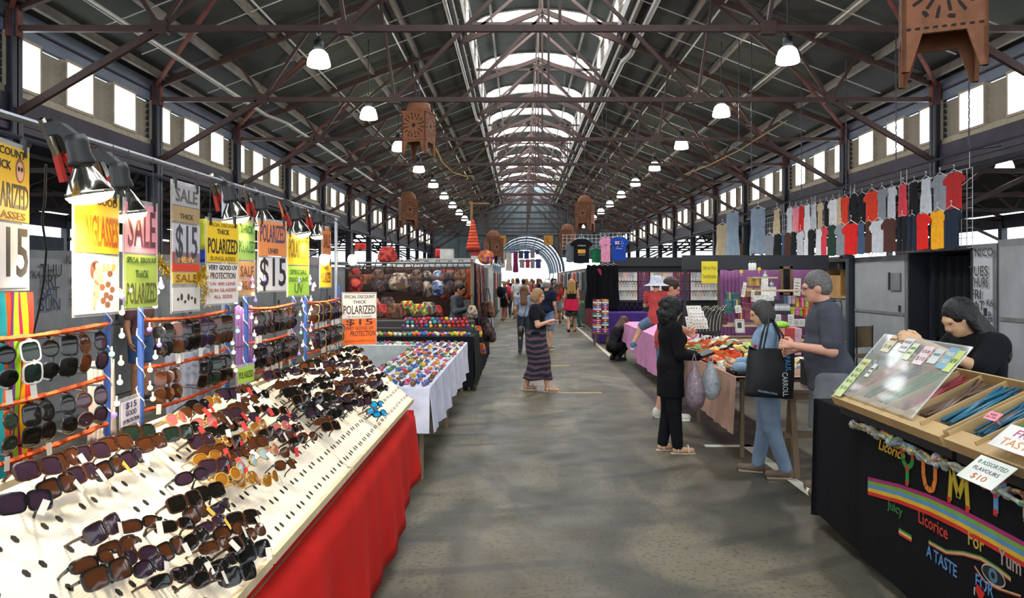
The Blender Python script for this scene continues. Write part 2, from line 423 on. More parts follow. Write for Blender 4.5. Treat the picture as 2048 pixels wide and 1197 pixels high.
# ---- clerestory side walls, posts
for side, nm in ((-1, 'wall_left'), (1, 'wall_right')):
    xe = XL-.1 if side < 0 else XR+.1
    w = struct(nm)
    def bx(y0, y1, z0, z1, t, name, m, dx=0):
        c = xe-side*dx
        return MB().box((c-t/2, y0, z0), (c+t/2, y1, z1)).build(name, m, w)
    bx(Y0, Y1, 4.71, 5.06, .08, 'fascia_board', M_fascia)
    bx(Y0, Y1, 4.86, 4.885, .04, 'fascia_cable', M_beam, .06)
    bx(Y0, Y1, 3.96, 4.07, .10, 'sill_board', M_wframe)
    bx(Y0, Y1, 3.62, 3.96, .22, 'lintel_beam', M_beam)
    bx(Y0, Y1, 3.52, 3.60, .30, 'lintel_flange', M_beam)
    # gutter pipe on the inside
    MB().tube([(xe-side*.25, Y0, 3.42), (xe-side*.25, Y1, 3.42)], .035, 6).build('service_pipe', M_post, w)
    slat = None
    for i in range(len(TY)-1):
        if i < 1: continue
        a = TY[i]
        # three windows and three louvred panels in every bay
        for q in range(3):
            wy = a-.02+q*1.21; we = wy+.70; le = a-.02+(q+1)*1.21
            n = (0 if side < 0 else 100)+i*3+q+1
            wr = struct('window_%d' % n)
            def wb(y0, y1, z0, z1, t, name, m, c=0):
                return MB().box((xe-side*c-t/2, y0, z0), (xe-side*c+t/2, y1, z1)).build(name, m, wr)
            wb(wy+.03, we-.03, 4.10, 4.68, .012, 'pane', M_win)
            f = MB(); c = xe-side*.02
            for (u, v, z0, z1) in ((wy, wy+.04, 4.06, 4.72), (we-.04, we, 4.06, 4.72), (wy+.04, we-.04, 4.06, 4.10), (wy+.04, we-.04, 4.68, 4.72)):
                f.box((c-.05, u, z0), (c+.05, v, z1))
            f.build('frame', M_wframe, wr)
            ln = le-we
            if i < 4:
                for z in range(6):
                    if slat is None:
                        slat = MB().bar((0, 0, 0), (0, .55, 0), .014, .105, up=(-side*.55, 0, 1)).mesh('louvre_slat')
                    o = link('louvre_slat', slat, M_louv, w, loc=(xe, we, 4.125+z*.10)); o.scale = (1, ln/.55, 1)
            else:
                m = MB()
                for z in range(6): m.bar((xe, we, 4.125+z*.10), (xe, le, 4.125+z*.10), .014, .105, up=(-side*.55, 0, 1))
                m.build('louvre_panel', M_louv, w)['kind'] = 'stuff'
    for y in TY[1:]:
        x = XL if side < 0 else XR
        m = MB(); m.box((x-.1, y-.012, 0), (x+.1, y+.012, 4.95))
        m.box((x-.1, y-.09, 0), (x-.075, y+.09, 4.95)); m.box((x+.075, y-.09, 0), (x+.1, y+.09, 4.95))
        m.build('post', M_post, w)
# ---- end gable with arched opening
EX = .5
m = MB()
aw, az, ar = 2.45, 2.3, 2.4
outer = [(XL-.3, 2.95), (XL-.3, EAVE), (XC-LW, EAVE+SLOPE*4.8), (XC-LW, LS), (XC, LCR), (XC+LW, LS), (XC+LW, EAVE+SLOPE*4.8), (XR+.3, EAVE), (XR+.3, 2.95)]
archp = [(EX+aw*math.cos(math.pi*k/24), az+ar*math.sin(math.pi*k/24)) for k in range(25)]
archp = [p for p in archp if p[1] >= 2.95]
we = struct('wall_back', (0, Y1+.1, 0))
MB().prism(outer+archp, .12).build('gable_boarding', mat('#57656a', rough=.8, var=.2, scale=1.5), we)
for x in np.arange(XL, XR, .62):
    z1 = chordz(x)+.1
    z0 = 2.95 if abs(x-EX) > 2.45 else az+ar*math.sqrt(max(0, 1-((x-EX)/aw)**2))+.02
    MB().box((x-.012, -.09, z0), (x+.012, -.06, z1)).build('cover_strip', mat('#4b575c', rough=.8), we)
MB().tube([(p[0], -.1, p[1]) for p in archp], .07, 6).build('arch_trim', M_beam, we)
# arched canopy beyond the opening
cn = thing('arched_canopy', 'arched steel canopy of pale curved ribs outside the far opening', 'canopy', (EX, Y1+1, 0))
for k in range(7):
    r = 2.55; yy = k*4.2
    MB().tube([(r*math.cos(math.pi*t/16), yy, 2.25+r*math.sin(math.pi*t/16)) for t in range(17)], .10, 6).build('rib', mat('#3f4a55', rough=.5), cn)
for t in (3, 5, 6.5, 8, 9.5, 11, 13):
    a = math.pi*t/16; MB().tube([(2.55*math.cos(a), 0, 2.25+2.55*math.sin(a)), (2.55*math.cos(a), 25.2, 2.25+2.55*math.sin(a))], .035, 5).build('purlin', mat('#3f4a55', rough=.5), cn)
for s in (-1, 1):
    for yy in (0, 8.4, 16.8, 25.2): MB().tube([(s*2.55, yy, 0), (s*2.55, yy, 2.3)], .06, 6).build('column', mat('#3f4a55', rough=.5), cn)
# letter boards either side of the arch
for px, ch, col in ((1003, 'K', '#b9822f'), (1097, 'L', '#b9822f')):
    p = at(px, 481, 52.62)
    t = thing('aisle_sign', 'ochre square board with letter %s beside the far arch' % ch, 'sign', p)
    MB().box((-.32, -.02, -.34), (.32, .02, .34)).build('board', paint(col), t)
    for s in (-1, 1): MB().tube([(s*.25, 0, .34), (s*.25, 0, 2.0)], .012, 5).build('hanger', M_post, t)
    text(ch, paint('#3a2e22'), t, .5, T(0, -.022, 0) @ UP)
# ---- the sheds on either side, seen under the lintels
for side in (-1, 1):
    w = struct('ceiling_left_shed' if side < 0 else 'ceiling_right_shed')
    xe = XL-.3 if side < 0 else XR+.3
    def X(d): return xe+side*d
    Mr = mat('#4a4f55', rough=.9, var=.25, scale=.8)
    for i in range(1, len(TY)-1):
        a, b = TY[i], TY[i+1]
        for (d0, z0, d1, z1) in ((0, 3.75, 3.8, 5.1), (3.8, 5.1, 7.6, 3.75)):
            lo = [(X(d0), a, z0), (X(d1), a, z1), (X(d1), b-.03, z1), (X(d0), b-.03, z0)]
            MB().add(lo+[(x, y, z+.05) for x, y, z in lo], [(0, 1, 2, 3), (7, 6, 5, 4), (0, 4, 5, 1), (1, 5, 6, 2), (2, 6, 7, 3), (3, 7, 4, 0)]).build('roof_sheet', Mr, w)
        if i % 2 == 0:
            MB().add([(X(1.6), a+.5, 4.28), (X(2.6), a+.5, 4.63), (X(2.6), a+1.3, 4.63), (X(1.6), a+1.3, 4.28)], [(0, 1, 2, 3)]).build('skylight_pane', M_win, w)
        # light truss
        m = MB(); m.bar((X(0), a, 3.55), (X(7.6), a, 3.55), .06, .08); m.build('tie_beam', M_steel, w)
        for (d0, z0, d1, z1) in ((0, 3.65, 3.8, 5), (7.6, 3.65, 3.8, 5), (2, 3.55, 1.6, 4.25), (2, 3.55, 3.8, 5), (5.6, 3.55, 3.8, 5), (5.6, 3.55, 6, 4.25), (0, 2.9, 1.4, 3.55), (7.6, 2.9, 6.2, 3.55)):
            MB().bar((X(d0), a, z0), (X(d1), a, z1), .05, .08).build('strut', M_steel, w)
        MB().box((X(7.6)-.09, a-.09, 0), (X(7.6)+.09, a+.09, 3.7)).build('post', M_post, w)
    for d, z in ((1.2, 4.12), (2.6, 4.62), (5, 4.62), (6.4, 4.12)):
        MB().bar((X(d), TY[1], z), (X(d), Y1, z), .06, .1).build('purlin', M_wood, w)
    MB().bar((X(7.6), TY[1], 3.5), (X(7.6), Y1, 3.5), .12, .4).build('lintel_beam', M_beam, w)
    # low stall backs closing the far side
    for i in range(1, len(TY)-1, 1):
        if side > 0 and i in (4, 5, 8): continue
        MB().box((X(7.3), TY[i]+.1, 0), (X(7.4), TY[i+1]-.1-.5*((i*7+side) % 3), 2.75+.45*((i*5) % 3)/2)).build('stall_back', paint(('#6d6a66', '#7a4a40', '#57616c')[i % 3]), w)
# ---- pendant lamps
M_lamp = glow('#fff8e6', 26)
M_lcase = mat('#20252a', rough=.4, metal=.4)
dome = [(.05, .21), (.085, .205), (.125, .165), (.15, .09), (.168, .0), (.15, -.015), (.02, -.02)]
me_dome = MB().lathe(dome[::-1], 20).mesh('glowing_dome', True)
me_case = MB().lathe([(.05, .20), (.07, .21), (.072, .34), (.05, .365), (.02, .37), (.012, .42)], 14).mesh('ballast_case', True)
me_rim = MB().tube([(.17*math.cos(a*math.pi/10), .17*math.sin(a*math.pi/10), 0) for a in range(21)], .006, 5).mesh('rim', True)
def pendant(x, y, z, top, label, group='pendant lamps'):
    t = thing('pendant_lamp', label, 'lamp', (x, y, z), group=group)
    link('glowing_dome', me_dome, M_lamp, t); link('ballast_case', me_case, M_lcase, t); link('rim', me_rim, M_lcase, t)
    l = bpy.data.lights.new('pendant_light', 'SPOT'); l.energy = 260; l.color = (1, .95, .86); l.spot_size = math.radians(130); l.spot_blend = .6; l.shadow_soft_size = .15
    lo = bpy.data.objects.new('pendant_light', l); COL.objects.link(lo); lo.parent = t; lo.location = (0, 0, -.05)
    MB().tube([(0, 0, .39), (0, 0, top-z)], .009, 5).build('suspension_cable', M_lcase, t)
    MB().tube([(.0, 0, .42), (.03, 0, .46), (.0, 0, .50), (-.03, 0, .46), (0, 0, .42)], .009, 5).build('hook', M_pipe, t)
for s in (-1, 1):
    x = XC+s*3.35
    for n in range(11):
        y = 11.0+BAY*n
        pendant(x, y, 4.8+.05*((n*3+(s > 0)) % 3), chordz(x)+.1, 'glowing dome pendant lamp, %s from the camera in the %s row under the roof' % (nth(n), 'left' if s < 0 else 'right'))
pendant(9.0, 14.3, 3.75, 4.6, 'glowing dome pendant lamp beyond the clothes rail in the next shed')
for n, (px, py, Y) in enumerate(((1600, 488, 40), (1330, 470, 40), (1500, 440, 26))): pass
# ================================================================ sunglasses stall
FX, FZ, BX, BZ = -.8, .85, -1.25, 1.25              # front and back edge of the sloping boards
def board_pt(Y, t, n=0):
    return Vector((FX+(BX-FX)*t+.664*n, Y, FZ+(BZ-FZ)*t+.748*n))
def on_board(px, py):
    a = (px-VX)/F; b = (py-VY)/F
    Y = -1.8125/(a-1.125*b); return Y, (.9-b*Y)/.4
# red cloth over trestle
tb = thing('trestle_table', 'long trestle table hidden under the red cloth of the sunglasses stall', 'table', (-1.1, 3.4, 0))
MB((-1.1, 3.4, 0)).box((-1.38, .9, .72), (-.84, 5.7, .75)).build('tabletop', paint('#7a6248'), tb)
for y in (1.1, 3.4, 5.55):
    for x in (-1.33, -.9): MB((-1.1, 3.4, 0)).tube([(x, y, 0), (x, y, .72)], .018, 6).build('leg', M_pipe, tb)
def redcloth(u, v):
    Y = .8+u*5.0; hem = .08+.0*u
    hem = .06+.25*max(0, (u-.55)/.45)**1.5
    z = .76+(hem-.76)*v
    x = -.80+.05*v+.018*math.sin(Y*7+1.3*math.sin(Y*2))*v+.012*math.sin(Y*17)*v
    if v == 0: x = -.86
    return (x, Y, z if v > 0 else .765)
rc = MB((-.8, 3.4, 0)).grid(redcloth, 70, 10)
rc.grid(lambda u, v: (-.86-.45*u+.0*v, .8+5.0*v, .768+.004*math.sin(9*v)), 2, 30)
rc.grid(lambda u, v: (-.8-.5*u+.02*math.sin(u*14)*v, 5.8+.03*v+.015*math.sin(u*9)*v, .76-.45*v+.06*u*v), 8, 6)
o = props(solidify(rc.build('red_tablecloth', mat('#c3190f', rough=.85, var=.12, scale=3, bump=.2, spec=.25), smooth=True), .004), 'bright red tablecloth hanging down the front of the sunglasses stall', 'tablecloth')
# boards
M_board = mat('#e9dcc4', rough=.45, var=.06, scale=14, bump=.12, weave=55)
M_slot = mat('#17130f', rough=.9)
def board(Ya, Yb, label, pitch):
    t = thing('display_board', label, 'display board', (FX, (Ya+Yb)/2, FZ)); base = (FX, (Ya+Yb)/2, FZ)
    m = MB(base); c = [board_pt(y, q, k) for k in (-.02, 0) for y, q in ((Ya+.004, 0), (Yb-.004, 0), (Yb-.004, 1), (Ya+.004, 1))]
    m.add(c, [(0, 3, 2, 1), (4, 5, 6, 7), (0, 1, 5, 4), (1, 2, 6, 5), (2, 3, 7, 6), (3, 0, 4, 7)]); m.build('panel', M_board, t)
    for q in (0, 1):
        MB(base).bar(board_pt(Ya+.004, q, -.008), board_pt(Yb-.004, q, -.008), .03, .03).build('edge_strip', mat('#cdb995', rough=.6), t)
    m = MB(base)
    y = Ya+.05
    while y < Yb-.05:
        for r in range(7):
            q = .09+r*.135
            for dy in (0, pitch*.36):
                p = board_pt(y+dy, q+random.uniform(-.006, .006), .001)
                s1 = Vector((-.45, 0, .40)).normalized()*.013; s2 = Vector((0, .0085, 0))
                m.add([p-s1, p-s1*.5-s2, p+s1*.5-s2, p+s1, p+s1*.5+s2, p-s1*.5+s2], [(0, 5, 4, 3, 2, 1)])
        y += pitch
    props(m.build('slots', M_slot, t), kind='stuff')
    for y in (Ya+.1, Yb-.1):
        MB(base).bar(board_pt(y, .95, -.02), (BX-.02, y, .765), .025).build('prop_leg', paint('#7a6248'), t)
    return t
board(1.0, 2.47, 'near slotted cream display board nearly empty in its middle', .16)
board(2.48, 3.63, 'middle slotted cream display board with red-tagged sunglasses', .13)
board(3.64, 5.73, 'far long slotted cream display board full of dark sunglasses', .11)
# the sunglasses themselves: five styles
def outline(style, n=16):
    pts = []
    for k in range(n):
        a = 2*math.pi*k/n; c, s = math.cos(a), math.sin(a)
        if style == 'square': e = .55; w, h = .031, .027
        elif style == 'round': e = 1; w, h = .026, .026
        elif style == 'oval': e = .85; w, h = .030, .022
        elif style == 'aviator': e = .8; w, h = .029, .025
        else: e = .7; w, h = .031, .019
        x = w*math.copysign(abs(c)**e, c); z = h*math.copysign(abs(s)**e, s)
        if style == 'aviator': z -= .006*(c > .2)*0; x *= 1-.18*(s < -.3); 
        if style == 'sport': z += .004*(-c)
        if style == 'square': x *= 1+.05*s
        pts.append((x, z))
    return pts
STY = {}
def style_mesh(style, thick):
    f = MB(); L = []
    for sd in (-1, 1):
        o = outline(style); cx = sd*.036; n = len(o)
        if style == 'aviator': o = [(x*sd, z) for x, z in o]
        wrap = lambda x, z, k, y: (cx+x*k, abs(cx+x*k)**2*(2.2 if style != 'sport' else 3.6)+y, z*k)
        ko = 1+thick/.028
        vs = [wrap(x, z, ko, -.002) for x, z in o]+[wrap(x, z, 1.0, -.0025) for x, z in o]+[wrap(x, z, 1.0, .003) for x, z in o]+[wrap(x, z, ko, .003) for x, z in o]
        f.add(vs, [(r*n+i, r*n+(i+1) % n, ((r+1) % 4)*n+(i+1) % n, ((r+1) % 4)*n+i) for r in range(4) for i in range(n)])
        l = MB(); l.add([wrap(0, 0, 1, -.003)]+[wrap(x, z, 1.0, .0) for x, z in o], [(0, i+1, (i+1) % n+1) for i in range(n)])
        L.append(l.mesh('lens', True))
    f.bar((-.008, .0, .006), (.008, .0, .006), .005, .007)
    for sd in (-1, 1): f.bar((sd*.064, .010, .008), (sd*.073, .016, .008), .006, .009)
    tm = []
    for sd in (-1, 1):
        tm.append(MB().tube([(sd*.072, .015, .008), (sd*.071, .06, .008), (sd*.069, .105, .004), (sd*.067, .135, -.018)], [.0035, .0032, .003, .0035] if thick < .004 else [.0062, .005, .004, .005], 5).mesh('temple'))
    return f.mesh('frame'), L, tm
for st, th in (('square', .005), ('round', .004), ('oval', .0055), ('aviator', .0018), ('sport', .0045)): STY[st] = style_mesh(st, th)
me_tag = MB().box((-.010, -.0004, -.045), (.010, .0004, 0)).mesh('price_tag')
FR = {k: mat(c, rough=.25, var=v, scale=60, coat=.3) for k, c, v in (('black', '#0d0c0c', 0), ('tortoise', '#3a1f10', .5), ('brown', '#4a2a18', .2), ('gold', '#b08a45', .1), ('white', '#e8e4da', 0), ('purple', '#3a2350', .2), ('red', '#8f1c1c', .1))}
LN = {k: mat(c, rough=.1, var=0, spec=.45) for k, c in (('dark', '#15130f'), ('brown', '#4b2a17'), ('purple', '#33232e'), ('green', '#1d2a22'), ('pink', '#a85a58'), ('pale', '#8fa4a6'), ('blue', '#1787b8'), ('amber', '#8a5a1c'))}
TAGC = {'white': paint('#c9c3b6'), 'red': paint('#a5201a'), 'yellow': paint('#d9a83a')}
NG = [0]
def glasses(M, style, fc, lc, label, group, tag=None, tagM=None):
    f, L, tm = STY[style]
    t = bpy.data.objects.new('sunglasses', None); COL.objects.link(t); t.matrix_world = M @ Matrix.Scale(.82, 4); t.empty_display_size = .03
    props(t, label, 'sunglasses', group); NG[0] += 1
    link('frame', f, FR[fc], t, slot=True)
    for l in L: link('lens', l, LN[lc], t, slot=True)
    for x in tm: link('temple', x, FR[fc], t, slot=True)
    if tag:
        o = link('price_tag', me_tag, TAGC[tag], t, slot=True, loc=(.05, -.004, -.004) if tagM is None else tagM[0], rot=(0, random.uniform(-.5, .5), random.uniform(-.6, .6)) if tagM is None else tagM[1])
    return t
n2 = lambda c: {'black': 'black', 'tortoise': 'tortoiseshell', 'brown': 'brown', 'gold': 'gold-rimmed', 'white': 'white', 'purple': 'purple', 'red': 'red'}[c]
A2 = [(100, 630, 'purple'), (240, 580, 'brown'), (370, 540, 'purple'), (500, 490, 'brown'), (200, 720, 'brown'), (330, 650, 'purple'), (470, 615, 'brown'), (590, 560, 'purple'), (625, 430, 'green'), (690, 480, 'brown'), (25, 810, 'purple'), (430, 935, 0), (620, 905, 0), (380, 1100, 0), (510, 1035, 0), (590, 1075, 0), (670, 1120, 0), (770, 1030, 0), (800, 905, 0), (850, 780, 0), (890, 650, 0), (910, 835, 0), (900, 970, 0), (985, 895, 0), (970, 730, 0), (1040, 800, 0), (1150, 855, 0), (1075, 925, 0), (1130, 985, 0), (1010, 1000, 0), (1205, 930, 0), (880, 1130, 0), (960, 1165, 0), (1050, 1090, 0), (1200, 1030, 0), (1120, 1150, 0), (440, 1170, 0), (760, 1180, 0)]
B2 = [(800, 440, 'green'), (880, 405, 0), (950, 460, 0), (1000, 510, 0), (1020, 410, 0), (1110, 370, 0), (935, 275, 'dark'), (820, 350, 'pink'), (900, 310, 0), (960, 370, 'pink'), (1030, 340, 0), (1100, 320, 0), (1150, 290, 0), (1010, 250, 'amber'), (1090, 215, 0), (1150, 190, 0), (1100, 470, 0), (1050, 470, 'amber'), (1150, 520, 0), (1060, 555, 0), (1000, 600, 0), (960, 560, 'amber'), (1180, 565, 'pale'), (1110, 610, 'pale'), (1170, 650, 'amber'), (1070, 650, 'amber')]
B3 = [(170, 240, 0), (180, 300, 0), (235, 270, 0), (230, 345, 0), (320, 350, 0), (130, 335, 0), (120, 420, 0), (170, 390, 0), (225, 425, 'amber'), (265, 460, 0), (300, 465, 0), (330, 425, 'pink'), (370, 385, 0), (410, 425, 0), (360, 465, 0), (160, 480, 'amber'), (205, 505, 0), (130, 560, 0), (280, 545, 'pink'), (365, 540, 0), (410, 490, 0), (460, 470, 0), (210, 572, 'pale'), (150, 690, 'amber'), (275, 680, 'amber'), (350, 610, 'brown')]
C3 = [(240, 195), (290, 180), (330, 170), (345, 220), (310, 240), (340, 280), (390, 150), (420, 200), (410, 250), (450, 245), (480, 220), (500, 110), (540, 90), (570, 70), (610, 55), (650, 40), (690, 30), (725, 40), (690, 75), (650, 75), (610, 90), (570, 110), (520, 150), (590, 135), (650, 112), (540, 185), (600, 165), (650, 150), (700, 112), (730, 80), (560, 215), (620, 205), (670, 190), (720, 150), (760, 100), (590, 250), (640, 232), (690, 215), (735, 190), (780, 130), (820, 160), (630, 282), (680, 265), (722, 240), (770, 172), (800, 200), (832, 222), (570, 272), (640, 325), (672, 300), (735, 290), (772, 260), (800, 300), (780, 330), (812, 345), (510, 300), (450, 290), (470, 330), (430, 340), (490, 362), (540, 350), (600, 355), (560, 312), (520, 400), (540, 440), (460, 372), (500, 270), (380, 320), (470, 120), (440, 150)]
rows = []
for x, y, l in A2: rows.append((x/2.51, 720+y/2.51, l, 'A'))
for x, y, l in B2: rows.append((x/2.51, 720+y/2.51, l, 'B'))
for x, y, l in B3: rows.append((400+x/2.36, 690+y/2.36, l, 'B'))
for i, (x, y) in enumerate(C3): rows.append((400+x/2.36, 690+y/2.36, 'blue' if i in (52, 53, 54) else 0, 'C'))
seen = {'A': [], 'B': [], 'C': []}
for px, py, l, bd in rows:
    Y, t = on_board(px, py+10)
    if bd == 'A': Y = min(Y, 2.40)
    if bd == 'B': Y = min(max(Y, 2.55), 3.56)
    if bd == 'C': Y = min(max(Y, 3.70), 5.66)
    seen[bd].append((Y, max(.04, min(.96, t)), l))
for bd, what in (('A', 'near'), ('B', 'middle'), ('C', 'far')):
    for i, (Y, t, l) in enumerate(sorted(seen[bd], key=lambda q: q[0])):
        r = random.random()
        lc = l or random.choice(['dark', 'brown', 'purple', 'dark', 'brown'] if bd != 'C' else ['dark', 'dark', 'purple', 'brown'])
        if bd == 'A': st, fc = ('square', random.choice(['tortoise', 'black', 'brown'])) if l else (random.choice(['square', 'oval', 'sport']), random.choice(['black', 'tortoise', 'black']))
        elif bd == 'B': st, fc = (random.choice(['aviator', 'round', 'aviator']), 'gold') if l in ('amber', 'pale', 'pink') else (random.choice(['oval', 'square', 'aviator']), random.choice(['black', 'brown', 'tortoise', 'black']))
        else: st, fc = (random.choice(['sport', 'sport', 'square', 'oval']), 'black' if r < .7 else 'brown')
        p = board_pt(Y, t, .075)
        # width along the row, front turned to the aisle and a little to the camera
        yaw = math.radians(70+random.uniform(-14, 14)) if bd != 'C' else math.radians(58+random.uniform(-10, 10))
        pitch = math.radians(-30+random.uniform(-8, 8))
        M = T(*p) @ rotz(yaw) @ Matrix.Rotation(pitch, 4, 'X') @ Matrix.Rotation(random.uniform(-.12, .12), 4, 'Y')
        tag = ('red' if r < .33 else 'white' if r < .6 else None) if bd == 'B' else ('white' if r < .4 else 'yellow' if r < .55 else None) if bd == 'A' else ('white' if r < .2 else None)
        glasses(M, st, fc, lc, '%s sunglasses with %s lenses, %s from the front along the %s display board' % (n2(fc), lc, nth(i), what), 'sunglasses on the %s display board' % what, tag)
# hanging racks behind the boards
M_blue = mat('#2f4f93', rough=.5, var=.2); M_gar = mat('#c8501c', rough=.9, var=.3, scale=60)
RX = -1.33
racks = [(1.70, 2.48, 8), (2.70, 3.50, 11), (3.74, 4.52, 15), (4.77, 5.66, 18)]
for ri, (ya, yb, cnt) in enumerate(racks):
    t = thing('sunglasses_rack', 'rack of blue poles and orange garlands hung with sunglasses, %s from the camera' % nth(ri), 'rack', (RX, (ya+yb)/2, .77)); base = (RX, (ya+yb)/2, .77)
    for y in (ya, yb):
        MB(base).tube([(RX, y, .77), (RX, y, 1.70)], .011, 8).build('pole', M_blue, t)
        MB(base).box((RX-.06, y-.03, .77), (RX+.06, y+.03, .79)).build('foot_plate', M_blue, t)
    for z in (1.605, 1.435, 1.285):
        m = MB(base); n = 40
        m.tube([(RX+.003*random.uniform(-1, 1), ya+(yb-ya)*k/n, z-.012*math.sin(math.pi*k/n)) for k in range(n+1)], [.006+.004*random.random() for k in range(n+1)], 5); m.build('garland', M_gar, t)
    for row, z in enumerate((1.605, 1.435)):
        for k in range(cnt):
            y = ya+.05+(yb-ya-.1)*(k+.5)/cnt+random.uniform(-.008, .008)
            if ri == 1 and row == 1 and k in (3, 4, 5): continue
            if ri == 0:
                st = random.choice(['oval', 'round', 'square']); fc = 'white' if (k == 3 and row == 0) else random.choice(['black', 'black', 'brown']); yaw = math.radians(68+random.uniform(-16, 16))
            else:
                st = random.choice(['square', 'oval', 'round']); fc = random.choice(['black', 'brown', 'tortoise', 'purple', 'black', 'gold' if ri == 3 else 'tortoise']); yaw = math.radians(45+random.uniform(-40, 30))
            lc = random.choice(['dark', 'dark', 'brown', 'purple', 'green'])
            M = T(RX+.03, y, z-.078) @ rotz(yaw) @ Matrix.Rotation(math.pi/2+random.uniform(-.12, .12), 4, 'Y')
            tag = 'white' if random.random() < .35 else None
            glasses(M, st, fc, lc, '%s sunglasses with %s lenses hanging %s in the %s row of the %s rack' % (n2(fc), lc, nth(k), ('top', 'lower')[row], nth(ri)), 'sunglasses hanging on the %s rack' % nth(ri), tag, ((.075, .01, .0), (0, math.pi/2*-1, 0)))
# strings of fairy lights round the poles
FAIRY = {'warm': glow('#ffcf8a', 2.2, False), 'white': glow('#f4ecff', 2.0, False), 'violet': glow('#6f5cff', 1.9, False), 'green': glow('#7dffa8', 1.4, False)}
me_fb = MB().ball((0, 0, 0), .009, 10, 7).mesh('fairy_bulb', True); me_fs = MB().tube([(0, 0, .008), (0, 0, .024)], .0035, 6).mesh('bulb_socket')
for si, (y, side) in enumerate(((2.48, 'rear pole of the first'), (2.70, 'front pole of the second'), (3.50, 'rear pole of the second'), (3.74, 'front pole of the third'), (4.52, 'rear pole of the third'), (4.77, 'front pole of the fourth'))):
    t = thing('fairy_lights', 'string of round fairy lights wound on the %s rack' % side, 'string lights', (RX, y, 1.70), group='fairy lights on the rack poles')
    m = MB(); pts = [(.015*math.cos(k*1.3), .015*math.sin(k*1.3), .02-.5*k/24) for k in range(25)]
    m.tube(pts, .0022, 5); m.build('wire', paint('#d9d4c4'), t)
    for k in range(9):
        c = random.choice(['warm', 'warm', 'white', 'violet', 'violet', 'green'])
        p = (.03+.02*random.random(), random.uniform(-.045, .045), .04-.48*k/9+random.uniform(-.02, .02))
        b = link('fairy_bulb', me_fb, FAIRY[c], t, loc=p, slot=True); link('bulb_socket', me_fs, TAGC['white'], b)
    for k in range(4):
        c = random.choice(['warm', 'white', 'violet'])
        p = (.03+.03*random.random(), random.uniform(-.09, .09), .02+random.uniform(-.03, .04))
        b = link('fairy_bulb', me_fb, FAIRY[c], t, loc=p, slot=True); link('bulb_socket', me_fs, TAGC['white'], b)
# lamp rail and clip-on reflector lamps
t = thing('lamp_rail', 'long thin metal rail carrying the reflector lamps over the sunglasses', 'rail', (RX-.06, 3.5, .77)); base = (RX-.06, 3.5, .77)
MB(base).tube([(RX-.06, 1.5, 2.19), (RX-.06, 5.9, 2.22)], .011, 8).build('bar', mat('#8f9398', rough=.35, metal=.7), t)
for y in (1.58, 3.62, 5.82): MB(base).tube([(RX-.06, y, .77), (RX-.06, y, 2.21)], .013, 8).build('upright', mat('#8f9398', rough=.35, metal=.7), t)
M_blk = mat('#191a1c', rough=.5); M_refl = mat('#b7b2a6', rough=.12, metal=1, var=0); M_face = glow('#ffdca0', 40)
me_bulb = MB().lathe([(.02, .0), (.024, -.012), (.045, -.040), (.058, -.062), (.061, -.072)], 20).mesh('reflector_bulb', True)
me_face = MB().lathe([(.060, -.072), (.052, -.082), (.03, -.089), (.005, -.091)], 20).mesh('bulb_face', True)
me_sock = MB().lathe([(.012, .075), (.026, .072), (.031, .05), (.030, .02), (.036, .0), (.036, -.012), (.022, -.014)], 16).mesh('socket', True)
me_clamp = MB().bar((0, 0, .06), (-.035, 0, .10), .03).bar((-.035, 0, .10), (-.07, .0, .10), .028, .035).mesh('swivel_arm')
def handle(): return MB().bar((-.075, .02, .13), (-.07, .055, .03), .012, .022).bar((-.075, -.01, .13), (-.08, .03, .03), .012, .022)
me_jaw = handle().mesh('clamp_jaw'); me_grip = MB().bar((-.07, .055, .035), (-.065, .085, -.045), .014, .022).bar((-.08, .03, .035), (-.085, .04, -.045), .014, .022).mesh('red_grip')
def reflector(px, py, Y, i, on=1.0):
    p = at(px, py, Y)
    t = thing('clip_lamp', 'black clip-on reflector lamp glowing over the sunglasses, %s from the camera' % nth(i), 'lamp', p, rot=(math.radians(8), math.radians(-10+4*(i % 2)), 0))
    link('reflector_bulb', me_bulb, M_refl, t, scale=(1.05, 1.05, 1.35)); link('bulb_face', me_face, M_face, t, scale=(1.05, 1.05, 1.35)); link('socket', me_sock, M_blk, t); link('swivel_arm', me_clamp, M_blk, t)
    link('clamp_jaw', me_jaw, M_refl, t); link('red_grip', me_grip, paint('#b3281e'), t)
    l = bpy.data.lights.new('clip_lamp_light', 'SPOT'); l.energy = 40*on; l.color = (1, .83, .60); l.spot_size = math.radians(125); l.spot_blend = .7; l.shadow_soft_size = .05
    lo = bpy.data.objects.new('clip_lamp_light', l); COL.objects.link(lo); lo.parent = t; lo.location = (0, 0, -.135); lo.rotation_euler = (0, math.radians(16), 0)
for i, (px, py, w) in enumerate(((163, 322, 87), (243, 370, 74), (462, 398, 52), (523, 415, 46), (593, 436, 42), (636, 443, 36))):
    Y = .122*F/w; reflector(px, py, Y, i)
# bare bulbs at the far end of the rail
for i, (px, py, Y) in enumerate(((705, 520, 5.75), (649, 519, 5.35))):
    p = at(px, py, Y); t = thing('bare_bulb', ('blazing bare bulb hanging at the far end of the sunglasses stall', 'white glowing bulb above the small yellow sign of the sunglasses stall')[i], 'lamp', p)
    MB().ball((0, 0, 0), (.036, .036, .042), 16, 10).build('glass_bulb', glow('#ffe6b8', 30), t, True)
    MB().lathe([(.016, .035), (.018, .07), (.014, .09)], 10).build('socket', M_blk, t)
    MB().tube([(0, 0, .08), (0, 0, .2), ((RX-.06-p[0]), 5.4-Y+.2, 2.21-p[2])], .004, 5).build('cord', M_blk, t)
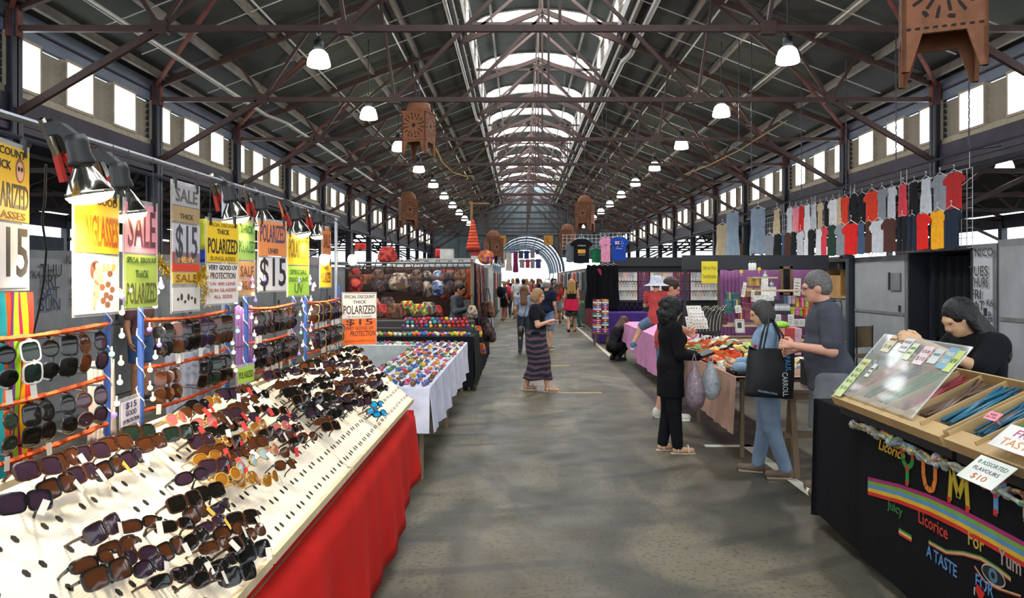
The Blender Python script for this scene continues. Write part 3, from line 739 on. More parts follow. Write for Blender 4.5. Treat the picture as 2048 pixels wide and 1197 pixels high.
# ---- hanging paper signs
def hang_sign(label, x1, x2, yt, yb, w, panels, X=-1.28, tilt=0, top=2.17, clips=True):
    Yc = X*F/((x1+x2)/2-VX)
    lo_, hi_ = 0, .6
    f = lambda d: math.hypot((x2-VX)/F*(Yc+d)-(x1-VX)/F*(Yc-d), 2*d)
    for _ in range(40):
        mid = (lo_+hi_)/2
        if f(mid) < w: lo_ = mid
        else: hi_ = mid
    d = lo_; A = at(x1, yt, Yc-d); B = at(x2, yt, Yc+d); W_ = math.hypot(B.x-A.x, B.y-A.y)
    zt = H-(yt-VY)/F*Yc; zb = H-(yb-VY)/F*Yc; hgt = zt-zb
    rz = math.atan2(B.y-A.y, B.x-A.x)
    t = thing('price_sign', label, 'sign', ((A.x+B.x)/2, Yc, zt), rot=(0, tilt, rz))
    MB().box((-W_/2-.006, -.001, -hgt-.006), (W_/2+.006, .003, .012)).build('plastic_sleeve', mat('#d9d6d2', rough=.08, var=0, alpha=.35), t)
    for (f0, f1, col, lines) in panels:
        z0, z1 = -hgt*f1, -hgt*f0
        MB().box((-W_/2, -.003, z0+.002), (W_/2, -.001, z1-.002)).build('card', mat(col, rough=.5, var=.05, scale=12), t)
        for ln in lines:
            s, fy, fh, tc = ln[:4]; fw = ln[4] if len(ln) > 4 else .9; fx = ln[5] if len(ln) > 5 else 0
            if s.startswith('#'):
                draw(s, t, M_at=(fx*W_, -.0035, z1-(z1-z0)*fy), h=fh*(z1-z0), m=paint(tc), w=W_*fw); continue
            text(s, paint(tc), t, fh*(z1-z0)/.7, T(fx*W_, -.0036, z1-(z1-z0)*fy) @ UP, W_*fw, bold=.012)
    if clips:
        for s in (-1, 1):
            MB().bar((s*W_*.4, 0, .03), (s*W_*.4, 0, -.02), .012, .012).build('clip', M_blk, t)
            MB().tube([(s*W_*.4, 0, .02), (s*W_*.38, 0, max(.03, top-zt))], .0015, 4).build('string', M_blk, t)
    return t
def draw(kind, t, M_at, h, m, w):
    x, y, z = M_at
    if kind == '#woman':      # seated woman drawn in brown and rose
        b = MB()
        def disc(cx, cz, rx, rz, d=0):
            b.add([(x+cx*w+rx*w*math.cos(2*math.pi*k/14), y-d, z+cz*h+rz*h*math.sin(2*math.pi*k/14)) for k in range(14)], [tuple(range(14))])
        disc(-.06, .36, .09, .08); disc(-.12, .26, .09, .16)
        b.build('picture_hair', paint('#5b3524'), t)
        b = MB(); disc(-.02, .33, .06, .07, .0004); disc(0, .14, .13, .16, .0004); disc(-.05, -.08, .09, .2, .0004); disc(-.1, -.3, .05, .16, .0004); b.build('picture_figure', paint('#c08a72'), t)
        b = MB()
        for cx, cz in ((.1, -.05), (.25, .0), (.2, -.2), (.32, -.25), (.12, -.3), (.3, .2), (.24, -.38), (.36, -.1)): disc(cx, cz, .07, .055, .0006)
        b.build('picture_sunglasses', paint('#7a4b2a'), t)
    elif kind == '#face':     # woman in sunglasses on the yellow sign
        b = MB(); b.add([(x+.5*h*math.cos(a)*.8, y, z+.5*h*math.sin(a)) for a in [2*math.pi*k/16 for k in range(16)]], [tuple(range(16))]); b.build('picture_hair', paint('#8a5a3a'), t)
        b = MB(); b.add([(x+.3*h*math.cos(a), y-.0004, z-.04*h+.38*h*math.sin(a)) for a in [2*math.pi*k/16 for k in range(16)]], [tuple(range(16))]); b.build('picture_face', paint('#d9a58c'), t)
        b = MB()
        for s in (-1, 1): b.add([(x+s*.13*h+.11*h*math.cos(a), y-.0008, z+.05*h+.1*h*math.sin(a)) for a in [2*math.pi*k/12 for k in range(12)]], [tuple(range(12))])
        b.build('picture_sunglasses', paint('#1a1512'), t)
    elif kind == '#glasses':
        b = MB()
        for i in range(6):
            cx = -.35+.14*i; cz = .2*math.sin(i*2.3)
            b.add([(x+cx*w+.05*w*math.cos(a), y, z+cz*h+(.25 if i % 2 else .12)*h*math.sin(a)) for a in [2*math.pi*k/12 for k in range(12)]], [tuple(range(12))])
        b.build('picture_sunglasses', paint('#4a3426'), t)
K_ = '#1d1a18'
hang_sign('yellow discount polarized sunglasses sign above a big 15 at the frame edge', -38, 56, 288, 578, .25, [
    (0, .53, '#e0b01c', [('DISCOUNT', .09, .10, K_, .8), ('THICK', .27, .11, K_, .45, -.15), ('#face', .30, .34, K_, .4, .28), ('POLARIZED', .66, .32, K_, .96), ('GLASSES', .92, .10, '#7a4a18', .8)]),
    (.54, 1, '#d7d4d8', [('$15', .5, .74, '#2c2a2e', .94)])], X=-1.3)
hang_sign('yellow very good sunglasses sign with a drawing of a seated woman below', 148, 236, 388, 628, .25, [
    (0, .5, '#ecc21e', [('VERY GOOD', .12, .13, '#5a2c1a', .9), ('SUNGLASSES', .62, .5, '#c25b12', .95)]), (.51, 1, '#e2cdbd', [('#woman', .5, .92, K_), ('$15 UP', .22, .12, '#c98a22', .3, .25)])])
hang_sign('pink SALE sign over a green special discount polarized card', 249, 313, 408, 616, .22, [
    (0, .48, '#e0919f', [('SALE', .5, .72, '#5a3038', .85)]), (.49, 1, '#a7bd4e', [('SPECIAL DISCOUNT', .1, .1, '#4a5a20', .9), ('THICK', .36, .14, '#4a5a20', .4), ('POLARIZED', .72, .38, '#5a5a2a', .94)])])
hang_sign('grey sleeve of sale cards with a red tag and a sunglasses picture', 344, 398, 372, 622, .22, [
    (0, .17, '#a5a0a0', [('SALE', .5, .6, '#55504e', .8)]), (.17, .30, '#a78a5e', [('THICK', .6, .3, '#4a3a2a', .5)]), (.31, .63, '#bdb9bf', [('$15', .5, .8, '#3a3a40', .8)]), (.53, .69, '#d8401c', [('NEW', .4, .3, '#e9b04a', .6)]), (.69, .79, '#d9b04a', [('SALE', .5, .6, '#8a5a1c', .8)]), (.81, 1, '#dcd5cb', [('#glasses', .5, .6, K_)])])
hang_sign('yellow thick polarized sign over a white very good UV protection card', 413, 475, 444, 608, .24, [
    (0, .5, '#f0c414', [('SPECIAL DISCOUNT', .09, .08, '#8a6a10', .9), ('THICK', .25, .12, K_, .4), ('POLARIZED', .60, .36, K_, .95), ('SUNGLASSES', .9, .1, '#8a6a10', .8)]),
    (.51, 1, '#e6dcd4', [('VERY GOOD UV', .1, .12, K_, .92), ('PROTECTION', .30, .15, '#5a3a30', .8), ('UV 400 LENS', .5, .08, '#b05a4a', .8), ('SUN GLASSES', .66, .08, '#b05a4a', .85), ('ALL SIZES', .82, .08, '#b05a4a', .6)])])
hang_sign('green and orange pair of narrow sale cards behind the yellow polarized sign', 476, 509, 444, 592, .2, [
    (0, .52, '#9cc25a', [('THICK', .2, .2, '#3f6a2a', .8), ('POLARIZED', .65, .3, '#3f6a2a', .92)]), (.53, 1, '#d9a56a', [('SALE', .3, .3, '#8a4a2a', .8), ('SUNGLASSES', .7, .25, '#8a4a2a', .9)])], X=-1.31)
hang_sign('orange polarized sign over a white card reading $15', 517, 572, 444, 582, .25, [
    (0, .5, '#e58a4a', [('POLARIZED', .35, .5, '#4a3a5a', .92), ('UV400', .85, .16, '#4a3a3a', .35)]), (.52, 1, '#dcd6d2', [('$15', .5, .84, '#2a2528', .95)])])
hang_sign('yellow and lime sunglasses sign beside the orange polarized one', 575, 617, 470, 592, .24, [
    (0, .5, '#efc324', [('POLARIZED', .45, .6, '#7a6a1a', .92)]), (.51, 1, '#a5cc4a', [('SPECIAL', .2, .15, '#4a6a1a', .8), ('DISCOUNT', .45, .15, '#4a6a1a', .9), ('UV', .75, .3, '#4a6a1a', .4)])])
hang_sign('small orange card high at the end of the lamp rail', 645, 661, 456, 510, .1, [(0, 1, '#c4713e', [('SALE', .5, .5, '#6a3018', .8)])])
hang_sign('small yellow polarized card under the white glowing bulb', 640, 662, 526, 575, .14, [(0, 1, '#e2a916', [('THICK', .2, .15, K_, .5), ('POLARIZED', .6, .4, '#5a4010', .9)])], X=-1.36)
hang_sign('white and orange polarized $15 sign on the far end of the display board', 685, 752, 588, 690, .27, [
    (0, .49, '#e3d8cf', [('SPECIAL DISCOUNT', .12, .13, K_, .9), ('THICK', .33, .13, K_, .4), ('POLARIZED', .64, .34, '#3a3632', .96), ('SUNGLASSES', .92, .08, '#8a7a6a', .7)]),
    (.49, 1, '#ee6a1a', [('$15', .14, .22, '#4a1f10', .8), ('VERY GOOD UV', .36, .13, '#4a1f10', .85), ('PROTECTION', .57, .2, '#4a1f10', .75, .1), ('SUNGLASSES SALE', .85, .07, '#a0400a', .9)])], X=-1.24, clips=False)
hang_sign('small white card reading $15 good UV protection behind the near boards', 242, 278, 800, 850, .13, [(0, 1, '#cfc9d6', [('$15', .2, .24, '#3a3548', .6), ('GOOD', .5, .2, '#3a3548', .6), ('UV PROTECTION', .8, .16, '#3a3548', .9)])], X=-1.3, clips=False)
hang_sign('lime card leaning at the middle of the sunglasses racks', 475, 507, 733, 766, .14, [(0, 1, '#a9c84a', [('POLARIZED', .5, .4, '#4a5a1a', .9)])], X=-1.29, clips=False)
# coloured ribbons at the near pole
for i, (c, w) in enumerate((('#2a9aa0', .05), ('#e05a1c', .05), ('#b01c5a', .04), ('#5a3a7a', .035), ('#8fc423', .04), ('#a01c4a', .03), ('#e0a81c', .035), ('#d43a2a', .04))):
    x0 = -12+i*8.5; Y = 2.02+.012*i; p = at(x0, 585, Y)
    m = MB().grid(lambda u, v: ((u-.5)*w*.6+.004*math.sin(v*9+i), (u-.5)*w*.8+.003*math.sin(v*7), -.50*v), 2, 14)
    cn_ = ('teal', 'orange', 'magenta', 'purple', 'lime', 'crimson', 'yellow', 'red')[i]
    props(solidify(m.build('ribbon', cloth(c), loc=p), .002), '%s ribbon hanging beside the grey timetable panel at the sunglasses stall' % cn_, 'ribbon', 'coloured ribbons')
# gold tinsel
for i, (pts, nm) in enumerate(((((318, 520), (335, 545), (350, 548)), 'short'), (((395, 565), (408, 540), (412, 590), (414, 605)), 'long'))):
    P3 = [at(x, y, 3.0+.1*k) for k, (x, y) in enumerate(pts)]; m = MB()
    for k in range(len(P3)-1):
        for q in range(46):
            p = P3[k].lerp(P3[k+1], q/46); dd = Vector((random.gauss(0, 1), random.gauss(0, 1), random.gauss(0, 1))).normalized()*.03
            m.bar(p-dd, p+dd, .003, .0006)
    props(m.build('tinsel_garland', mat('#c9a227', rough=.25, metal=.8, var=.3)), 'gold tinsel, the %s strand strung between the hanging sunglasses signs' % nm, 'tinsel')
# hanging purple and grey cloths behind the racks
def hangcloth(name, label, cat, x0, x1, yt, yb, Y, col, fold=.02, nf=6, Yb=None):
    A = at(x0, yt, Y); B = at(x1, yt, Yb or Y); zt = A.z; zb = H-(yb-VY)/F*Y
    m = MB(tuple(A)).grid(lambda u, v: (A.x+(B.x-A.x)*u, A.y+(B.y-A.y)*u+fold*math.sin(u*nf*6.28+v)*(.4+.6*v), zt+(zb-zt)*v+.01*math.sin(u*9)), 24, 8)
    return props(solidify(m.build(name, cloth(col), smooth=True, loc=A), .004), label, cat)
hangcloth('hanging_cloth', 'mauve cloth hanging behind the gap between sunglasses racks', 'cloth', 470, 506, 615, 800, 3.95, '#7a5a92')
hangcloth('hanging_cloth', 'grey cloth draped behind the second sunglasses rack', 'cloth', 330, 420, 700, 860, 3.3, '#8d93a4')
hangcloth('hanging_cloth', 'white sheet corner hanging behind the first sunglasses rack', 'cloth', 175, 228, 730, 900, 2.75, '#cfc4bb', Yb=2.9)
# ================================================================ left side beyond the sunglasses
def drape(name, label, x0, x1, y0, y1, zt, hem, col, sides='+x-y', fold=.02, nf=9, flare=.03, m=None, foot=None):
    """a cloth over a table: flat top and hanging sides with folds; foot = table legs"""
    c = ((x0+x1)/2, (y0+y1)/2, 0); b = MB(c)
    b.grid(lambda u, v: (x0+(x1-x0)*u, y0+(y1-y0)*v, zt), 2, 2)
    def hz(y, x): return hem(x, y) if callable(hem) else hem
    def side(p, q, nx, ny):
        L = math.hypot(q[0]-p[0], q[1]-p[1]); n = max(8, int(L*14))
        def fn(u, v):
            x = p[0]+(q[0]-p[0])*u; y = p[1]+(q[1]-p[1])*u; o = v*(flare+fold*(math.sin(u*L*nf)+.5*math.sin(u*L*nf*2.3+1)))
            return (x+nx*o, y+ny*o, zt+(hz(y, x)-zt)*v)
        b.grid(fn, n, 6)
    if '+x' in sides: side((x1, y0), (x1, y1), 1, 0)
    if '-x' in sides: side((x0, y1), (x0, y0), -1, 0)
    if '-y' in sides: side((x0, y0), (x1, y0), 0, -1)
    if '+y' in sides: side((x1, y1), (x0, y1), 0, 1)
    return props(solidify(b.build(name, m or cloth(col), smooth=False), .004), label, 'tablecloth')
def table(label, x0, x1, y0, y1, zt, col='#6a5640', n=2):
    c = ((x0+x1)/2, (y0+y1)/2, 0)
    t = thing('trestle_table', label, 'table', c)
    MB(c).box((x0+.02, y0+.02, zt-.04), (x1-.02, y1-.02, zt-.008)).build('tabletop', paint(col), t)
    for x in (x0+.06, x1-.06):
        for k in range(n):
            y = y0+.06+(y1-y0-.12)*k/(n-1); MB(c).bar((x, y, 0), (x, y, zt-.04), .035).build('leg', paint(col), t)
    return t
table('long table under the white cloth of small beaded trinkets', -1.47, -.80, 6.68, 11.4, .80, n=3)
drape('white_tablecloth', 'white cloth over the long table of small beaded trinkets', -1.48, -.78, 6.65, 11.42, .805, lambda x, y: .40+.02*math.sin(y*3), '#c9cbdc', '+x-y')
table('cross table under the pale grey cloth behind the trinkets', -2.45, -1.5, 10.92, 11.5, .80)
drape('white_tablecloth', 'pale grey cloth over the cross table behind the trinkets', -2.48, -1.49, 10.9, 11.52, .805, .42, '#c4c8c6', '-y', fold=.004, flare=.005)
# trinkets
tr_mesh = [MB().ball((0, 0, .016), (.020, .020, .016), 8, 5).ball((.012, .01, .03), .010, 6, 4).ball((-.012, .006, .028), .009, 6, 4).mesh('trinket_a', True),
           MB().lathe([(.024, 0), (.027, .006), (.02, .014), (.004, .018)], 9).ball((0, 0, .02), .010, 6, 4).mesh('trinket_b', True),
           MB().ball((-.012, 0, .014), .014, 7, 4).ball((.012, .004, .014), .015, 7, 4).ball((0, -.012, .02), .012, 7, 4).mesh('trinket_c', True)]
TC = [(n_, mat(c, rough=.35, var=.35, scale=90)) for n_, c in (('red', '#b8282c'), ('yellow', '#c9a227'), ('green', '#4c7a34'), ('pink', '#c0507a'), ('white', '#cfcabc'), ('blue', '#2d5a9c'), ('brown', '#6a4630'), ('black', '#24222a'), ('orange', '#c9662a'), ('violet', '#6a4a86'), ('teal', '#2f7a72'))]
r4 = random.Random(11)
def trinket(x, y, z, label, group, sc=1):
    nm, m = r4.choice(TC); k = r4.randrange(3)
    o = link('beaded_trinket', tr_mesh[k], m, loc=(x, y, z), rot=(0, 0, r4.uniform(0, 6.28)), slot=True, scale=(sc*r4.uniform(.85, 1.25),)*3)
    props(o, nm+' '+label, 'trinket', group)
for row in range(7):
    for k in range(38):
        trinket(-1.42+row*.098+r4.uniform(-.014, .014), 6.75+k*.121+r4.uniform(-.025, .025), .808, 'beaded trinket, %s from the near end in row %s of the white table' % (nth(k), ('one', 'two', 'three', 'four', 'five', 'six', 'seven')[row]), 'beaded trinkets on the white table', 1.15)
for row in range(2):
    for k in range(13): trinket(-2.42+k*.074, 11.05+row*.2, .808, 'beaded trinket, %s along the %s line of the cross table' % (nth(k), ('front', 'back')[row]), 'beaded trinkets on the cross table', 1.2)
# black table of bright balls
table('table under the black cloth heaped with bright felt balls', -2.75, -.74, 12.02, 13.5, .84)
drape('black_tablecloth', 'black cloth on the table of bright felt balls', -2.78, -.72, 12.0, 13.5, .845, .06, '#14151a', '+x-y', fold=.008)
t = thing('stepped_shelf', 'dark stepped shelf behind the rows of bright felt balls', 'shelf', (-1.75, 13.0, .845))
for k, (y0, z1) in enumerate(((12.75, .08), (13.05, .18))): MB((-1.75, 13.0, .845)).box((-2.7, y0, .85), (-.78, y0+.3, .85+z1)).build('step', paint('#2a2522'), t)
me_fb2 = MB().ball((0, 0, .034), .036, 10, 7).mesh('felt_ball', True)
BC = [(n_, mat(c, rough=.9, var=.2, scale=30, bump=.3)) for n_, c in (('red', '#c2232f'), ('pink', '#cf5a86'), ('yellow', '#d6b52c'), ('lime', '#86b53a'), ('white', '#d5d0c8'), ('purple', '#6d4a92'), ('blue', '#3360a8'), ('orange', '#d4692a'), ('turquoise', '#3a9a9a'))]
for row, (y, z, n, x0) in enumerate(((12.10, .846, 26, -2.70), (12.22, .846, 26, -2.66), (12.36, .846, 25, -2.7), (12.86, .931, 16, -1.95), (13.15, 1.031, 14, -1.95), (13.0, .98, 14, -1.9))):
    for k in range(n):
        nm, m = r4.choice(BC if row < 3 else BC[:1]*4+BC)
        o = link('felt_ball', me_fb2, m, loc=(x0+k*(1.93-.0)/26*(1 if row < 3 else 1.04), y+r4.uniform(-.02, .02), z), slot=True, scale=(r4.uniform(.7, 1.0),)*3)
        props(o, '%s felt ball, %s along %s of the black table' % (nm, nth(k), ('the front row', 'the second row', 'the third row', 'the low step', 'the high step', 'the heap')[row]), 'ball', 'felt balls on the black table')
# ---- bag stall: pipe frame, bags, scarves
M_tube = mat('#6c7076', rough=.4, metal=.6)
t = thing('bag_stall', 'grey pipe frame of the bag stall', 'market stall', (-2.1, 15.8, 0)); base = (-2.1, 15.8, 0)
for x in (-3.6, -.85):
    for y in (14.0, 17.6): MB(base).tube([(x, y, 0), (x, y, 2.04)], .022, 8).build('upright', M_tube, t)
for a, b in (((-3.6, 14, 2.04), (-.85, 14, 2.04)), ((-3.6, 17.6, 2.04), (-.85, 17.6, 2.04)), ((-.85, 14, 2.04), (-.85, 17.6, 2.04)), ((-3.6, 14, 2.04), (-3.6, 17.6, 2.04)), ((-3.6, 16.2, 2.0), (-.85, 16.2, 2.0))): MB(base).tube([a, b], .02, 8).build('rail', M_tube, t)
t = thing('stall_pole', 'tall wooden pole with hanging goods at the corner of the bag stall', 'pole', (-.88, 14.0, 0))
MB().tube([(0, 0, 0), (0, 0, 3.15)], .022, 8).build('shaft', paint('#8a6a3a'), t); MB().tube([(-.05, 0, 3.12), (.32, 0, 3.12)], .015, 6).build('arm', paint('#8a6a3a'), t)
hangcloth('backdrop_cloth', 'dark backdrop cloth behind the hanging bags', 'cloth', 690, 925, 538, 690, 17.4, '#3a2a26', fold=.05)
hangcloth('backdrop_cloth', 'patterned orange-red cloth behind the right-hand hanging bags', 'cloth', 880, 950, 540, 600, 16.9, '#a04a34', fold=.04)
def bag_body(kind):
    if kind == 'tote': return sdf_mesh([('c', (-.09, 0, -.02), (.09, 0, -.02), .07, .07, .7), ('c', (-.12, 0, -.20), (.12, 0, -.20), .10, .10, .7), ('c', (-.11, 0, -.12), (.11, 0, -.12), .09, .09, .7)], .016, .05)
    if kind == 'round': return sdf_mesh([('e', (0, 0, -.15), (.19, .13, .17))], .018, .02)
    return sdf_mesh([('c', (0, 0, .02), (0, 0, -.26), .11, .14, .7), ('e', (0, .06, -.2), (.11, .09, .12)), ('e', (0, .0, .04), (.09, .08, .07))], .016, .04)
BM = {}
for k in ('tote', 'round', 'pack'):
    p, f = bag_body(k); me = bpy.data.meshes.new('bag_body'); me.from_pydata(p.tolist(), [], f.tolist()); me.polygons.foreach_set('use_smooth', [True]*len(f)); BM[k] = me
me_strap = {k: MB().tube([(-.1, 0, -.02), (-.085, 0, .16), (-.03, .0, .32), (.03, 0, .32), (.085, 0, .16), (.1, 0, -.02)], .012, 6).mesh('strap', True) for k in ('s',)}['s']
me_pocket = MB().box((-.08, .075, -.26), (.08, .1, -.14)).mesh('pocket'); me_flap = MB().grid(lambda u, v: ((u-.5)*.24, .045+.045*math.sin(v*2.2), .06-.14*v), 6, 4).mesh('flap')
def patch(c1, c2, c3, scale=14):
    m = bpy.data.materials.new('patchwork'); m.use_nodes = True; nt = m.node_tree; b = nt.nodes['Principled BSDF']; N = nt.nodes.new; L = nt.links.new
    tc = N('ShaderNodeTexCoord'); v = N('ShaderNodeTexVoronoi'); v.inputs['Scale'].default_value = scale; v.distance = 'CHEBYCHEV'; L(tc.outputs['Object'], v.inputs['Vector'])
    sp = N('ShaderNodeSeparateColor'); L(v.outputs['Color'], sp.inputs[0])
    r = N('ShaderNodeValToRGB'); r.color_ramp.interpolation = 'CONSTANT'; r.color_ramp.elements[0].color = (*lin(c1), 1); r.color_ramp.elements[1].position = .66; r.color_ramp.elements[1].color = (*lin(c3), 1)
    e = r.color_ramp.elements.new(.33); e.color = (*lin(c2), 1); L(sp.outputs[0], r.inputs[0]); L(r.outputs[0], b.inputs['Base Color']); b.inputs['Roughness'].default_value = .85
    return m
def bag(kind, label, p, rz, m, m2, sc=1, group=None, strap=True):
    t = thing('bag', label, 'bag', p, rz, group); t.scale = (sc,)*3
    link('bag_body', BM[kind], m, t, slot=True)
    if strap: link('strap', me_strap, m2, t, slot=True)
    if kind == 'pack': link('pocket', me_pocket, m2, t, slot=True); link('flap', me_flap, m2, t, slot=True)
    if kind == 'tote': link('pocket', me_pocket, m2, t, slot=True)
    return t
pm = {'orange': patch('#c25a24', '#7a3a86', '#d48a3a', 16), 'red': patch('#a02a2a', '#7a1c24', '#c04a3a', 12), 'dark': patch('#2a2428', '#4a3a3c', '#6a5048', 22), 'brown': patch('#6a4630', '#8a5a3c', '#4a3024', 20), 'pale': patch('#b9a58c', '#8a7a6a', '#4a4048', 20), 'bright': patch('#c23a3a', '#d6c53a', '#3a8a5a', 16), 'blue': patch('#3a4a7a', '#7a8aa8', '#c9ccd4', 18)}
dk = mat('#1d191a', rough=.7); br = mat('#5a3c28', rough=.6)
hb = [(712, 552, 'pack', 'red', 15.9), (735, 556, 'tote', 'brown', 16.1), (757, 554, 'pack', 'dark', 15.9), (778, 556, 'tote', 'dark', 16.1), (800, 553, 'tote', 'pale', 15.9), (816, 556, 'tote', 'pale', 16.1), (834, 555, 'pack', 'dark', 15.9), (853, 557, 'pack', 'pale', 16), (876, 556, 'pack', 'blue', 16), (900, 557, 'pack', 'dark', 16), (922, 555, 'pack', 'brown', 15.8)]
for i, (px, py, kd, c, Y) in enumerate(hb):
    bag(kd, '%s patterned bag hanging %s in line inside the bag stall' % ({'red': 'red', 'brown': 'brown', 'dark': 'dark', 'pale': 'pale', 'blue': 'blue'}[c], nth(i)), at(px, py-2, Y), math.pi+r4.uniform(-.3, .3), pm[c], dk if i % 2 else br, 1.05, 'bags hanging on the stall rail')
for i, (px, py, c, Y, sc) in enumerate(((760, 612, 'red', 15.2, .8), (793, 612, 'brown', 15.2, .9), (814, 606, 'bright', 15.4, .8), (838, 612, 'bright', 15.4, .8), (856, 608, 'pale', 15.5, .8), (745, 600, 'orange', 15.6, .8), (775, 598, 'dark', 15.8, .8), (872, 614, 'red', 15.6, .7))):
    bag('tote', '%s bag, %s on the dark shelf under the hanging bags' % ({'red': 'red', 'brown': 'tan', 'bright': 'multicoloured', 'pale': 'pale', 'orange': 'orange', 'dark': 'dark'}[c], nth(i)), at(px, py, Y), math.pi+r4.uniform(-.3, .3), pm[c], br, sc, 'bags standing on the stall shelf', False)
t = thing('display_shelf', 'dark shelf of standing bags inside the bag stall', 'shelf', (-2.2, 15.4, 0)); base = (-2.2, 15.4, 0)
MB(base).box((-3.3, 14.9, .92), (-1.5, 16.0, .96)).build('shelf_board', paint('#3a2c24'), t)
for x in (-3.25, -1.55):
    for y in (14.95, 15.95): MB(base).bar((x, y, 0), (x, y, .92), .05).build('leg', paint('#3a2c24'), t)
MB(base).box((-3.3, 14.89, .5), (-1.5, 14.9, .92)).build('front_panel', paint('#2a211d'), t)
# things on the corner pole
bag('round', 'round patchwork bag in orange and purple hanging by the tall pole', at(972, 502, 13.9), 0, pm['orange'], dk, .78)
bag('tote', 'small red patterned bag hanging high over the left of the bag stall', at(775, 498, 14.0), 0, pm['red'], dk, .82)
t = thing('cone_hat_stack', 'tall stack of orange-red woven cone baskets hanging from the pole', 'baskets', at(946, 497, 13.9))
for k in range(9):
    MB().lathe([(.125-.011*k, .056*k), (.128-.011*k, .056*k+.02), (.10-.010*k, .056*k+.062)], 16).build('basket', mat(('#c8432a', '#d85a34')[k % 2], rough=.8, var=.25, scale=60, bump=.4), t, True)
MB().lathe([(.12, -.06), (.13, -.01), (.13, .0)], 16).build('base_band', mat('#7a1f1c', rough=.8), t, True); MB().tube([(0, 0, .5), (0, 0, .6)], .008, 5).build('cord', dk, t)
t = thing('price_flag', 'red and white card flag fixed on the tall pole', 'sign', at(951, 510, 13.95)); MB().box((-.08, -.004, -.08), (.08, .004, .08)).build('card', paint('#d23a44'), t); MB().box((-.08, -.006, -.08), (.08, -.004, -.02)).build('white_band', paint('#dcd4d4'), t)
# scarves and dark clothes on the aisle rail
sc_cols = ['#17151a', '#3a2a24', '#a2372c', '#2a3a4a', '#7a4a2a', '#b8642c', '#1a1a22', '#5a2a3a', '#2f5a58', '#9a8a6a', '#201c20', '#c23a5a', '#3a4a7a', '#8a2a2a', '#18161c', '#6a5a3a']
scn = ['black', 'dark brown', 'brick red', 'slate blue', 'tan', 'orange', 'ink black', 'plum', 'teal', 'sand', 'charcoal', 'rose', 'indigo', 'maroon', 'jet black', 'olive']
for k in range(16):
    y = 14.1+k*.215; L_ = r4.uniform(.75, 1.25); w = r4.uniform(.14, .24)
    m = MB().grid(lambda u, v: (.05*math.sin(u*9+v*2)*(.3+v)+.02, (u-.5)*w*(1+.5*v), -L_*v+.03*math.sin(u*7)*v), 10, 8)
    props(solidify(m.build('scarf', patch(sc_cols[k], sc_cols[(k+3) % 16], sc_cols[k], 22) if k % 3 else cloth(sc_cols[k]), loc=(-.85, y, 2.03), smooth=True), .006), '%s scarf draped over the aisle rail of the bag stall' % scn[k], 'scarf', 'scarves on the bag stall rail')
for i, (px, py, c, nm, Y, sc) in enumerate(((944, 615, 'pale', 'grey cloth', 13.75, .7), (975, 608, 'brown', 'brown', 14.6, .9), (968, 640, 'dark', 'black', 14.2, 1.0), (962, 690, 'orange', 'coral', 13.7, .6), (978, 656, 'dark', 'dark patterned', 14.4, .9), (955, 655, 'bright', 'multicoloured', 13.7, .6))):
    bag('tote', '%s bag hanging low on the aisle corner of the bag stall' % nm, at(px, py, Y), -.9, pm[c], dk, sc, 'bags on the aisle corner')
table('low dark table stacked with bags at the bag stall corner', -1.2, -.75, 13.75, 17.5, .7)
drape('black_tablecloth', 'black cloth under the scarves on the aisle side of the bag stall', -1.2, -.74, 13.72, 17.5, .705, .04, '#121318', '+x-y', fold=.02)
# white boards along the top of the stalls behind
for i, (x0, x1, y0, y1, Y) in enumerate(((779, 832, 520, 532, 19), (836, 948, 517, 533, 19.2), (950, 985, 530, 560, 21), (880, 905, 498, 512, 24))):
    A = at(x0, y0, Y); B = at(x1, y1, Y)
    t = thing('storage_box', ('short white box on top of the stalls behind the bags', 'long white box on top of the stalls behind the bags', 'pale cabinet beyond the scarves', 'small grey box high behind the bag stall')[i], 'box', ((A.x+B.x)/2, Y+.3, B.z))
    w = (B.x-A.x)/2; MB().box((-w, -.3, 0 if i < 2 else -B.z), (w, .3, A.z-B.z)).build('box_body', paint('#b9bab8'), t); MB().box((-w-.01, -.31, A.z-B.z-.03), (w+.01, .31, A.z-B.z)).build('lid', paint('#a9aaa8'), t)
t = thing('storage_cabinet', 'row of plain grey cabinets carrying the white boxes behind the bags', 'cabinet', (-2.2, 20, 0)); base = (-2.2, 20, 0)
for k in range(4): MB(base).box((-3.6+k*.7, 18.8, 0), (-3.6+k*.7+.69, 19.7, 2.02)).build('cabinet_unit', paint('#5a5a58'), t)
# ---- lockers along the left post line, timetable lettering
M_lock = mat('#6d7073', rough=.55, var=.2, scale=2.5, metal=.2); M_lock2 = mat('#7c7f82', rough=.5, var=.2, scale=2.5, metal=.2)
def locker(side, y0, y1, zt, label, x=None, m=None):
    X = x if x else (-5.7 if side < 0 else 6.5); c = (X, (y0+y1)/2, 0)
    t = thing('storage_locker', label, 'locker', c)
    xb = X+side*1.0; lo, hi = min(X, xb), max(X, xb)
    MB(c).box((lo, y0, 0), (hi, y1, zt)).build('carcass', M_lock, t)
    f = X-side*.02
    d = MB(c).box((min(f, X), y0+.06, .12), (max(f, X), y1-.06, zt-.1)).build('door', m or M_lock2, t)
    g = X-side*.035
    MB(c).box((min(g, f), y0+.06, zt*.52), (max(g, f), y1-.06, zt*.52+.05)).build('rail', M_lock, t)
    MB(c).bar((g, y0+.2, zt*.55), (g, y0+.2, zt*.6), .03).build('handle', M_post, d)
    return t
def wall_text(s, parent, side, X, y, z, size, m, w=None):
    """lettering on a face that looks towards the aisle"""
    R_ = rotz(math.pi/2 if side < 0 else -math.pi/2) @ UP
    return text(s, m, parent, size, T(X, y, z) @ R_, w)
lk = []
